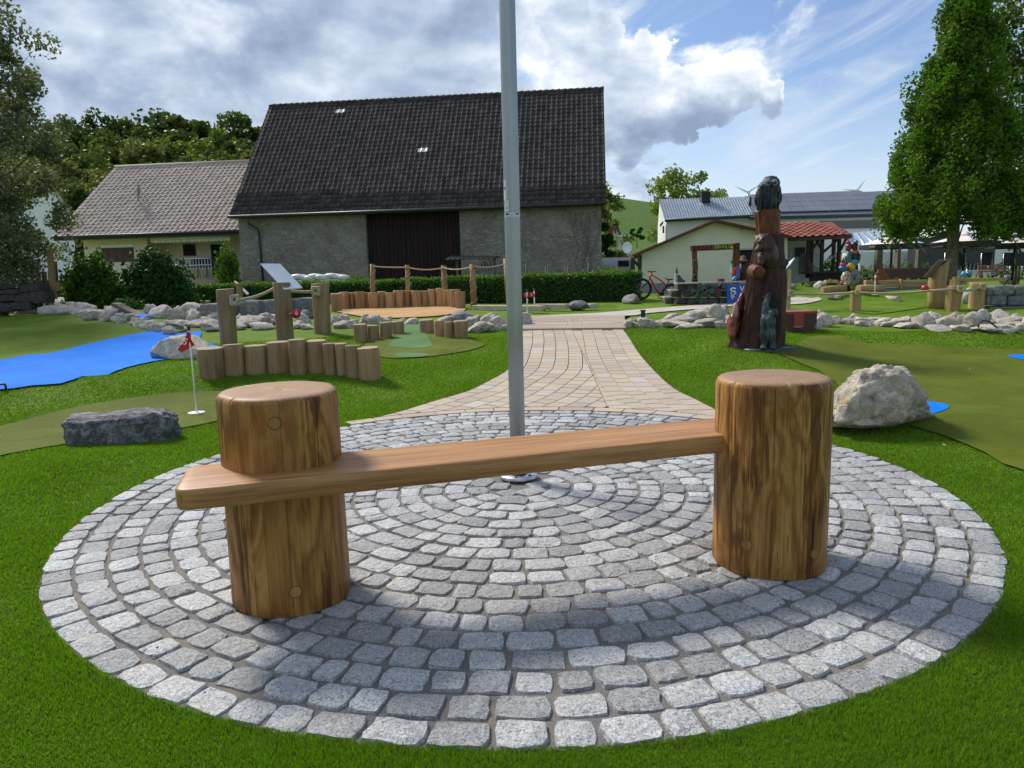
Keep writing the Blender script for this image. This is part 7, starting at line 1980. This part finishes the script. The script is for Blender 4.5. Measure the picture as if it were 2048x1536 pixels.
# glazed terrace roof
gr_ = empty('glass_canopy', P(1770, 500, 36), 'sloping glazed terrace roof behind the parasols', 'canopy')
M['paneglass'] = plain('pale_roof_glass', (.42, .50, .54), .10, 0, .06, 1.0, spec=.8)
A0, A1, B1, B0 = P(1688, 490, 34.5), P(1830, 489, 34.5), P(1768, 459, 38), P(1692, 467, 38)
for i in range(7):
    u0, u1 = i / 7 + .004, (i + 1) / 7 - .004; mb = MB()
    mb.extr([A0.lerp(A1, u0), A0.lerp(A1, u1), B0.lerp(B1, u1), B0.lerp(B1, u0)], (0, 0, -.02)); mb.build('pane', M['paneglass'], gr_)
for i in range(8): mb = MB(); u_ = i / 7; mb.tube([A0.lerp(A1, u_), B0.lerp(B1, u_)], .05, 4); mb.build('glazing_bar', M['steel'], gr_)
for (x0, y0, x1, y1) in ((1784, 474, 1795, 460), (1795, 460, 1832, 482), (1800, 456, 1830, 474)): tubep([(x0, y0), (x1, y1)], 36, .05, M['white'], 'strut', gr_, 5)
# wind turbines
for (x, y, rot, lab) in ((1497, 385, .6, 'distant wind turbine above the metal roof left of the owl'), (1715, 381, .95, 'distant wind turbine above the solar roof')):
    e = empty('wind_turbine', P(x, 470, 900), lab, 'wind turbine'); tubep([(x, 470), (x, y)], 900, 1.6, M['white'], 'tower', e, 8); hub = P(x, y, 898)
    tubep([(x, y, -3), (x, y, 2)], 900, 2.0, M['white'], 'hub', e, 8)
    for k in range(3):
        t = rot + k * 2.094; d = Vector((math.cos(t), 0, math.sin(t))); s_ = Vector((-d.z, 0, d.x)); mb = MB(); L_ = 19.0
        mb.extr([hub + s_ * .8, hub + d * 4 + s_ * 1.2, hub + d * L_, hub + d * 4 - s_ * .8, hub - s_ * .8], (0, .5, 0)); mb.build('blade', M['white'], e)
# far house, van and rail right of the barn
fh = empty('far_house', P(1228, 520, 62), 'pale far house with a red roof right of the barn', 'house')
polyp([(1200, 545), (1200, 474), (1222, 474), (1234, 445), (1242, 470), (1241, 545)], 62, 6, M['cream'], 'wall', fh); polyp([(1195, 473), (1206, 444), (1234, 444), (1222, 475)], 61.8, .3, M['redtile'], 'roof', fh); polyp([(1233, 444), (1243, 470), (1241, 471), (1231, 449)], 61.6, 7, M['anthracite'], 'verge', fh)
for (x0, y0, x1, y1) in ((1228, 481, 1233, 494), (1228, 507, 1233, 516), (1230, 457, 1232, 466)): boxp(x0, y0, x1, y1, 61.9, .1, M['glass'], 'window', fh)
gs = empty('glass_stairwell', P(1250, 520, 60), 'grey blue glazed stairwell beside the far house', 'building')
for i, (x0, x1) in enumerate(((1240, 1247), (1247.4, 1254), (1254.4, 1261))): boxp(x0, 472 + i * 2, x1, 545, 60 + i * .3, .2, M['paneglass'] if i != 1 else M['glass'], 'pane', gs)
boxp(1239, 470, 1262, 473, 59.8, 3, M['steel'], 'roof', gs)
vn = empty('white_van', P(1240, 545, 40), 'white van parked behind the hedge right of the barn', 'van')
polyp([(1202, 556), (1202, 522), (1207, 518), (1266, 517), (1268, 556)], 40, 1.9, M['white'], 'body', vn); boxp(1236, 521, 1258, 533, 39.95, .08, M['glass'], 'window', vn); boxp(1206, 521, 1232, 531, 39.95, .08, M['whitewall'], 'side_panel', vn)
for x in (1218, 1256): mb = MB(); c = P(x, 552, 39.9); mb.tube([c, c + Vector((0, .25, 0))], .33, 18); mb.build('wheel', M['tyre'], vn)
boxp(1203, 515, 1262, 519, 38, .1, M['white'], 'roof_rail', vn)
o = boxp(1262, 519, 1270, 565, 29, .3, M['black'], 'bin_screen'); tag(o, 'black upright screen at the right end of the hedge', 'screen')

# ------------------------------------------------------------------ terrace: parasols, lounger, beams, furniture
M['canvas'] = plain('white_canvas', (.80, .74, .72), .8, 0, .04); M['valance'] = plain('black_valance', (.02, .022, .03), .8, 0, .1)
def parasol(cx, ya, x0, x1, yr, yv, yb, Y, label, logos=()):
    c = P(cx, yr, Y); rx = (x1 - x0) / 2 / pxm(Y); za = P(cx, ya, Y).z; zr = c.z; zv = P(cx, yv, Y).z; zb = P(cx, yb, Y).z
    e = empty('parasol', (c.x, Y, zb), label, 'parasol')
    k = 8; ring = lambda r, z: [Vector((c.x + r * math.cos(t), Y + r * math.sin(t), z)) for t in [6.2832 * (j + .5) / k for j in range(k)]]
    mb = MB(); mb.loft([ring(rx, zr), ring(rx * .55, zr + (za - zr) * .52), ring(rx * .18, za - (za - zr) * .12), ring(rx * .03, za)], False, True); mb.build('canopy', M['canvas'], e, fixn=False)
    mb = MB(); mb.loft([ring(rx * 1.002, zr + .01), ring(rx * 1.01, zv)]); va = mb.build('valance', M['valance'] if yv - yr > 3 else M['canvas'], e, fixn=False)
    mb = MB(); mb.loft([ring(rx * .2, za - (za - zr) * .02), ring(rx * .05, za + .1)], False, True); mb.build('vent_cap', M['canvas'], e, fixn=False)
    mb = MB(); mb.tube([(c.x, Y, zb), (c.x, Y, za)], .045, 8)
    for j in range(k): q = ring(rx, zr)[j]; mb.tube([q, (c.x, Y, za - .1)], .015, 4)
    mb.build('pole', M['black'], e)
    for (lx0, ly0, lx1, ly1, mt) in logos: boxp(lx0, ly0, lx1, ly1, Y - rx * .99, .02, M[mt], 'printed_logo', va)
    return e
M['goldprint'] = plain('gold_print', (.55, .42, .18), .6, 0, .3, 30); M['redprint'] = plain('pink_print', (.5, .25, .25), .6, 0, .3, 30)
parasol(1784, 471, 1716, 1833, 489, 498, 560, 29.0, 'white parasol with a black valance left of the big conical tree', ((1740, 490.5, 1750, 496, 'goldprint'), (1776, 491.5, 1781, 497, 'redprint')))
parasol(1930, 469, 1868, 1990, 484, 494, 560, 28.0, 'white parasol half hidden behind the trunk of the conical tree')
parasol(2030, 480, 1975, 2090, 487, 497, 560, 29.0, 'dark edged parasol at the right border under the tall tree')
parasol(1993, 495.5, 1972, 2015, 499.5, 501.5, 545, 44.0, 'small plain white parasol far back on the terrace')
parasol(2046, 497, 2026, 2068, 501, 503, 545, 44.0, 'far white parasol cut by the right border')
for i, (x0, x1, y0, y1) in enumerate(((1754, 1765, 497, 552), (1795, 1801, 495, 548), (1836, 1843, 497, 545))):
    o = boxp(x0, y0, x1, y1, 31.5, .25, M['timber'], 'terrace_post'); tag(o, ('thick grey timber post under the left parasol', 'slim grey timber post behind the left parasol pole', 'grey timber post between parasol and conical tree')[i], 'post')
o = boxp(1835, 474, 1990, 540, 40, 1.0, M['anthracite'], 'dark_marquee'); tag(o, 'dark navy marquee wall behind the terrace', 'marquee')
o = boxp(1690, 500, 2150, 552, 42, .4, M['whitewall'], 'garden_wall'); tag(o, 'pale grey garden wall behind the terrace', 'wall')
for i, (x, w_) in enumerate(((1700, 1.3), (1745, 1.4), (1800, 1.5), (1850, 1.2), (2030, 1.5))):
    c = P(x, 545, 38.5); shrub('terrace_shrub', ('bright bush behind the posts left of the first parasol', 'yellowish bush behind the thick terrace post', 'bright bush right of the first parasol pole', 'mid green bush left of the dark marquee', 'dark bush near the young trees at the right border')[i], (c.x, 38.5, .5), (w_, .5, ztop(c, 521) - .5), 700, .13, M[('leaf_bright', 'leaf_pale', 'leaf_bright', 'leaf_mid', 'leaf_dark')[i]], 700 + i, 'shrub', 'bushes along the garden wall')
c = P(1660, 540, 37); shrub('terrace_shrub', 'dark bush seen through the posts of the tiled pergola', (c.x, 37, .5), (1.6, .6, 1.7), 1400, .14, M['leaf_mid'], 706)
# wave lounger
YL = 26.5
wlg = empty('wave_lounger', P(1800, 562, YL), 'long brown slatted wave shaped wooden lounger on the terrace', 'lounger')
end = [(1754, 562), (1754, 548), (1757, 540), (1763, 537), (1769, 538.5), (1774, 546), (1778, 553), (1783, 556.5), (1789, 553), (1795, 551.5), (1800, 555), (1802, 562)]
polyp(end, YL, .06, M['terrace'], 'end_panel', wlg)
for k in range(9): boxp(1756 + k * 2.2, 541 + abs(k - 3.5) * 2.0, 1757.6 + k * 2.2, 561, YL - .03, .03, M['terrace'], 'end_slat', wlg)
prof_ = [(1754, 548), (1757, 540), (1763, 536.5), (1769, 538.5), (1774, 546), (1778, 553), (1783, 556.5), (1789, 553), (1795, 551.2), (1800, 555)]
dvec = P(1862, 536, YL + 1.8) - P(1763, 537, YL)
for i in range(len(prof_) - 1):
    for h_ in (0, .5):
        x0, y0 = prof_[i]; x1, y1 = prof_[i + 1]
        a_ = P(x0 + (x1 - x0) * h_, y0 + (y1 - y0) * h_ - .5, YL); b_ = P(x0 + (x1 - x0) * (h_ + .46), y0 + (y1 - y0) * (h_ + .46) - .5, YL)
        mb = MB(); mb.extr([a_, b_, b_ + dvec, a_ + dvec], (0, 0, -.03)); mb.build('slat', M['brownslat'], wlg)
# spruce beams round the sand play area
tbm = empty('beam_edging', P(1800, 575, 25), 'pale spruce beams stacked two high along the terrace edge', 'edging')
YBm = 24.2
for (x0, x1) in ((1732, 1754), (1756, 1801), (1806, 1857), (1893, 1924)):
    for (y0, y1) in ((560, 566.8), (567.2, 574)): boxp(x0, y0 + (1795 - x0) * .01, x1, y1 + (1795 - x0) * .01, YBm, .18, M['beam'], 'beam', tbm, .01)
for x in (1754.5, 1803.5): boxp(x - 2.5, 558, x + 2.5, 578, YBm - .1, .12, M['logw'], 'stake', tbm)
boxp(1652, 560, 1676, 566, YBm, .18, M['beam'], 'beam', tbm); boxp(1930, 556, 2006, 563, YBm + .5, .2, M['beam'], 'beam', tbm); boxp(1660, 558, 1664, 566, YBm - .1, .1, M['logw'], 'stake', tbm)
o = boxp(1757, 574.5, 1856, 582, YBm + .02, .4, M['greywall'], 'concrete_kerb'); tag(o, 'grey concrete kerb under the spruce beams', 'kerb')
for i, (x0, y0, x1, y1) in enumerate(((1911, 559, 1920, 573), (1916, 553.5, 1935, 563), (1918, 563, 1935, 569), (1891, 574, 1904, 588))):
    o = boxp(x0, y0, x1, y1, 21.5 + .1 * i, .3, M['beam'], 'wood_block', None, .01); tag(o, ('upright spruce block left of the stacked pair', 'spruce block on top of the stacked pair', 'lower spruce block of the stacked pair', 'spruce block behind the middle roped stump')[i], 'wood block')
for i, (x0, y0, x1, y1, r, lab) in enumerate(((1644, 580, 1690, 577, .09, 'fallen pale log lying left of the totem'), (1716, 577, 1765, 578, .10, 'pale log lying right of the totem'))):
    g0 = T(1700, 590).y; mb = MB(); mb.tube([P(x0, y0, g0), P((x0 + x1) / 2, (y0 + y1) / 2 - .4, g0 + .1), P(x1, y1, g0 + .2)], [r, r * 1.08, r], 12); o = mb.build('fallen_log', M['logy']); tag(o, lab, 'log')
o, p, h, r = log_px(1719, 1733, 557, 574, 640, M['logy'], None, 'tree_stump'); tag(o, 'short pale stump right of the painted totem', 'stump')
# tunnel pipe in the mound
mb = MB(); c = P(1797, 598, T(1797, 603).y); mb.tube([c, c + Vector((0, .8, 0))], 5.2 / pxm(c.y), 14, True); o = mb.build('tunnel_pipe', M['kerbwood']); tag(o, 'pale pipe mouth in the small green mound', 'pipe')
# totem of painted masks
YT = T(1700, 584).y
tt = empty('painted_totem', P(1697, 582, YT), 'colourful totem of carved and painted carnival masks', 'totem')
mt_ = 1 / pxm(YT); tq = lambda x, y, dy=0: P(x, y, YT + dy)
pc = lambda name, col, r=.4: M.setdefault(name, plain(name, col, r, 0, .3, 14.0))
trunkpost([(584, 1682, 1716), (572, 1684, 1715), (555, 1686, 1716), (530, 1690, 1715)], YT + .15, M['carve'], 'trunk', tt, .08)
TOT = [('e', 1693, 557, -.2, 10, 9, 15, 'mask_cream', (.55, .50, .42)), ('e', 1709, 555, -.2, 10, 9, 17, 'mask_grey', (.22, .27, .24)), ('e', 1687, 536, -.1, 9, 8, 6, 'hat_blue', (.03, .16, .45)), ('e', 1686, 529, -.1, 7, 7, 5, 'cap_pink', (.55, .04, .14)), ('e', 1685, 523, -.1, 4, 4, 5, 'bell_brown', (.2, .1, .06)), ('e', 1703, 533, -.12, 7, 7, 9, 'stripe_yellow', (.65, .45, .04)), ('e', 1710, 524, -.1, 9, 8, 5, 'hat_sky', (.08, .32, .62)), ('e', 1696, 515, 0, 7, 7, 14, 'coat_teal', (.07, .22, .24)), ('e', 1712, 514, 0, 9, 8, 10, 'coat_black', (.03, .03, .035)), ('e', 1710, 504.5, -.02, 8.5, 8, 4, 'brim_orange', (.62, .15, .07)), ('e', 1697, 494, 0, 6, 6, 8, 'figure_maroon', (.22, .05, .04)), ('e', 1709, 493, 0, 6.5, 6, 10, 'figure_plum', (.13, .03, .05)), ('e', 1697, 486, 0, 4.5, 4.5, 5, 'head_rust', (.30, .09, .05)), ('e', 1712, 484, 0, 4, 4, 5, 'head_olive', (.20, .16, .07)), ('e', 1707, 575, -.1, 7, 6, 8, 'foot_gold', (.42, .28, .05)), ('e', 1684, 566, -.28, 4, 4, 4, 'chin_red', (.55, .07, .05)), ('e', 1690, 567, -.34, 3.5, 3, 2.2, 'teeth', (.7, .68, .6)), ('e', 1699, 541, -.05, 5, 5, 8, 'collar_red', (.45, .02, .04))]
for (_, x, y, dy, rx, ry, rz, nm, col) in TOT:
    rot = Matrix.Rotation(rnd.uniform(-.25, .25), 3, 'Y')
    blob([('e', tq(x, y, dy), (rx * mt_, ry * mt_, rz * mt_), rot), ('e', tq(x + rx * .25, y + rz * .35, dy - .03), (rx * .7 * mt_, ry * .8 * mt_, rz * .5 * mt_), rot)], .025, nm, pc(nm, col), tt, 1, .02)
for (x, y) in ((1691, 551), (1697, 551), (1706, 550), (1712, 550)): blob([('e', tq(x, y, -.36), (.03, .02, .022))], .012, 'mask_eye', M['black'], tt, 1)
for (x, y) in ((1693, 557), (1709, 556)): blob([('c', tq(x, y - 4, -.34), tq(x, y + 1, -.42), .02, .035)], .012, 'mask_nose', M['coat_black'] if x > 1700 else M['chin_red'], tt, 1)
o = boxp(1718.5, 521, 1722, 542, YT + 3, .06, M['white'], 'white_marker'); tag(o, 'narrow white marker post right of the totem', 'post')
# furniture
def chair(x, y, Y, label, s_=1.0):
    c = P(x, y, Y); e = empty('terrace_chair', c, label, 'chair', None); k = .5 * s_
    mb = MB(); mb.box(c + Vector((0, 0, .45 * s_)), (k, k, .04)); mb.build('seat', M['black'], e)
    mb = MB(); mb.box(c + Vector((0, .24 * s_, .72 * s_)), (k, .04, .5 * s_)); mb.build('backrest', M['black'], e)
    for dx_ in (-.22, .22):
        for dy_ in (-.22, .22): mb = MB(); mb.tube([c + Vector((dx_ * s_, dy_ * s_, 0)), c + Vector((dx_ * s_, dy_ * s_, .45 * s_ if dy_ < 0 else .95 * s_))], .018, 5); mb.build('leg', M['steel'], e)
for i, (x, lab) in enumerate(((1905, 'black terrace chair just right of the conical tree trunk'), (1925, 'black terrace chair left of the striped deck chair'), (1978, 'black terrace chair behind the orange wooden bench'), (2022, 'black terrace chair right of the orange bench'), (2046, 'black terrace chair at the right border'))): chair(x, 553, 29 + .3 * i, lab)
dc = empty('deck_chair', P(1945, 556, 27), 'grey striped sling chair left of the orange bench', 'chair')
a_, b_, c_, d_ = P(1934, 540, 27), P(1953, 540, 27), P(1956, 527, 27.5), P(1936, 527, 27.5)
for i in range(5):
    mb = MB(); mb.extr([a_.lerp(b_, i / 5 + .01), a_.lerp(b_, (i + 1) / 5 - .01), d_.lerp(c_, (i + 1) / 5 - .01), d_.lerp(c_, i / 5 + .01)], (0, .02, 0)); mb.build('fabric_strip', M['greywall'] if i % 2 else M['black'], dc)
for pts in ([(1934, 526, .5), (1934, 540), (1928, 556)], [(1955, 526, .5), (1955, 540), (1952, 556)], [(1934, 540), (1940, 556, .5)], [(1955, 540), (1960, 556, .5)]): tubep(pts, 27, .025, M['steel'], 'frame', dc, 6)
ob = empty('orange_bench', P(1983, 558, 25.5), 'varnished orange slatted bench on the terrace', 'bench')
for k in range(4): boxp(1957, 530 + k * 2.6, 2006, 532 + k * 2.6, 25.9 - .02 * k, .05, M['terrace'], 'back_slat', ob)
for k in range(4): mb = MB(); a_, b_ = P(1957, 541.5, 25.0 + k * .14), P(2012, 541, 25.0 + k * .14); mb.extr([a_, b_, b_ + Vector((0, .11, 0)), a_ + Vector((0, .11, 0))], (0, 0, -.05)); mb.build('seat_slat', M['terrace'], ob)
for (x0, x1) in ((1963, 1960), (2006, 2001)): tubep([(x0, 541), (x1, 557)], 25.1, .04, M['terrace'], 'leg', ob, 6); tubep([(x0 - 2, 541), (x1 + 5, 557)], 25.5, .04, M['terrace'], 'leg', ob, 6)
for i, (x, y, rx, rz, nm, lab) in enumerate(((1927, 549, 5, 6, 'hat_sky', 'light blue bag on the terrace floor below the striped chair'), (1936, 549, 4, 6, 'coat_teal', 'teal bag leaning against the light blue bag'))):
    k = 1 / pxm(26); o = blob([('e', P(x, y, 26), (rx * k, .12, rz * k)), ('e', P(x + 1, y + 3, 26), (rx * k * 1.05, .14, rz * k * .6)), ('c', P(x - 2, y - 5, 26), P(x + 2, y - 6.5, 26), .03, .03)], .03, 'shopping_bag', M[nm], None, 2, .02); tag(o, lab, 'bag')
for i, x in enumerate((2030, 2036)):
    b_ = P(x, 556, 30 + i); b_.z = .5; tree('young_tree', 'young thin tree on the terrace, ' + ('left' if i == 0 else 'right') + ' of two at the border', b_, 3.6, 1.0, .42, 'round', 16, 90, .12, M['leaf_dark'], 720 + i, .06, nbr=10)
o = tubep([(1186, 640), (1186, 634)], 1, .01, M['black'], 'tmp'); bpy.data.objects.remove(o, do_unlink=True)
c = T(1286, 634); mb = MB(); mb.box((c.x, c.y, c.z + .06), (.09, .09, .16), None, .01); mb.box((c.x, c.y, c.z + .15), (.12, .12, .03), None, .008); o = mb.build('path_light', M['black']); tag(o, 'small black path light behind the rocks', 'light')
c = P(1095, 621, T(1095, 623).y); mb = MB(); mb.tube([c + Vector((.07 * math.cos(t), 0, .07 * math.sin(t))) for t in np.linspace(-.3, 3.6, 12)], .012, 6); o = mb.build('hose_loop', M['black']); tag(o, 'small black hose loop on the kerb by the hedge', 'hose')
# ------------------------------------------------------------------ blades of the artificial turf near the visitor
def blades():
    n = 150000 if FASTTEST else 1700000
    rr = 1.35 * (15.0 / 1.35) ** nrs.rand(n)
    th = nrs.uniform(R_(-52), R_(52), n)
    x = rr * np.sin(th); y = rr * np.cos(th)
    keep = np.hypot(x - PLC[0], y - PLC[1]) > PLR - 0.012
    for ed in list(SHEETS.values()):
        xs = [p[0] for p in ed]; ys = [p[1] for p in ed]
        bb = (x > min(xs)) & (x < max(xs)) & (y > min(ys)) & (y < max(ys))
        idx = np.where(keep & bb)[0]
        if len(idx): keep[idx[inside(ed, x[idx], y[idx])]] = False
    x, y, rr = x[keep], y[keep], rr[keep]
    m = len(x)
    z = H(x, y) - 0.013
    hh = nrs.uniform(0.014, 0.028, m) * (0.85 + 0.3 * np.sin(3.1 * x) * np.sin(2.7 * y))
    wd = nrs.uniform(0.0011, 0.0019, m) * np.maximum(1.0, rr / 2.0)
    az = nrs.uniform(0, 2 * np.pi, m)
    ln = nrs.uniform(0.0, 0.75, m) * hh; la = nrs.uniform(0, 2 * np.pi, m)
    ca, sa = np.cos(az) * wd, np.sin(az) * wd
    V = np.empty((m, 3, 3), np.float32)
    V[:, 0] = np.stack([x - ca, y - sa, z], 1)
    V[:, 1] = np.stack([x + ca, y + sa, z], 1)
    V[:, 2] = np.stack([x + ln * np.cos(la), y + ln * np.sin(la), z + hh], 1)
    me = fastmesh('turf_pile', V.reshape(-1, 3), np.arange(m * 3).reshape(-1, 3), M['blade'])
    o = mobj('turf_pile', me)
    tag(o, 'green pile of the artificial turf around the cobbled circle', 'grass', kind='stuff')
    print('BLADES', m)
blades()

# ------------------------------------------------------------------ dry leaves and petals that have blown onto the paving and turf
def litter(name, label, n, col, size, where):
    m_ = plain(name + '_tone', col, 0.8, 0, 0.35, 25.0); mb = MB(); k = 0
    while k < n:
        x, y = where()
        d = math.hypot(x - PLC[0], y - PLC[1])
        z = (0.006 if d < PLR else float(H(x, y)) + 0.012)
        t = rnd.uniform(0, 6.28); L = size * rnd.uniform(.6, 1.3); w_ = L * .32; c_, s_ = math.cos(t), math.sin(t)
        loc = [(-L, 0, .004), (-.3 * L, w_, .001), (.4 * L, w_ * .8, .002), (L, 0, .008), (.4 * L, -w_ * .8, .004), (-.3 * L, -w_, .005), (0, 0, 0)]
        mb.add([(x + c_ * a - s_ * b, y + s_ * a + c_ * b, z + q * rnd.uniform(.5, 1.6)) for a, b, q in loc], [(i, (i + 1) % 6, 6) for i in range(6)]); k += 1
    o = mb.build(name, m_, None, fixn=False); tag(o, label, 'leaves', kind='stuff')
litter('dry_leaf_litter', 'tiny dry brown leaves scattered over the cobbled circle', 46, (0.20, 0.105, 0.05), 0.014, lambda: (rnd.uniform(-1.6, 2.0), rnd.uniform(2.2, 6.0)))
litter('petal_litter', 'small pale petals scattered over the turf', 60, (0.62, 0.62, 0.48), 0.012, lambda: rnd.choice(((rnd.uniform(-5.5, -2.9), rnd.uniform(5.5, 9.5)), (rnd.uniform(3.0, 6.5), rnd.uniform(5.0, 10.5)), (rnd.uniform(-2.2, -.3), rnd.uniform(9.0, 13.0)))))
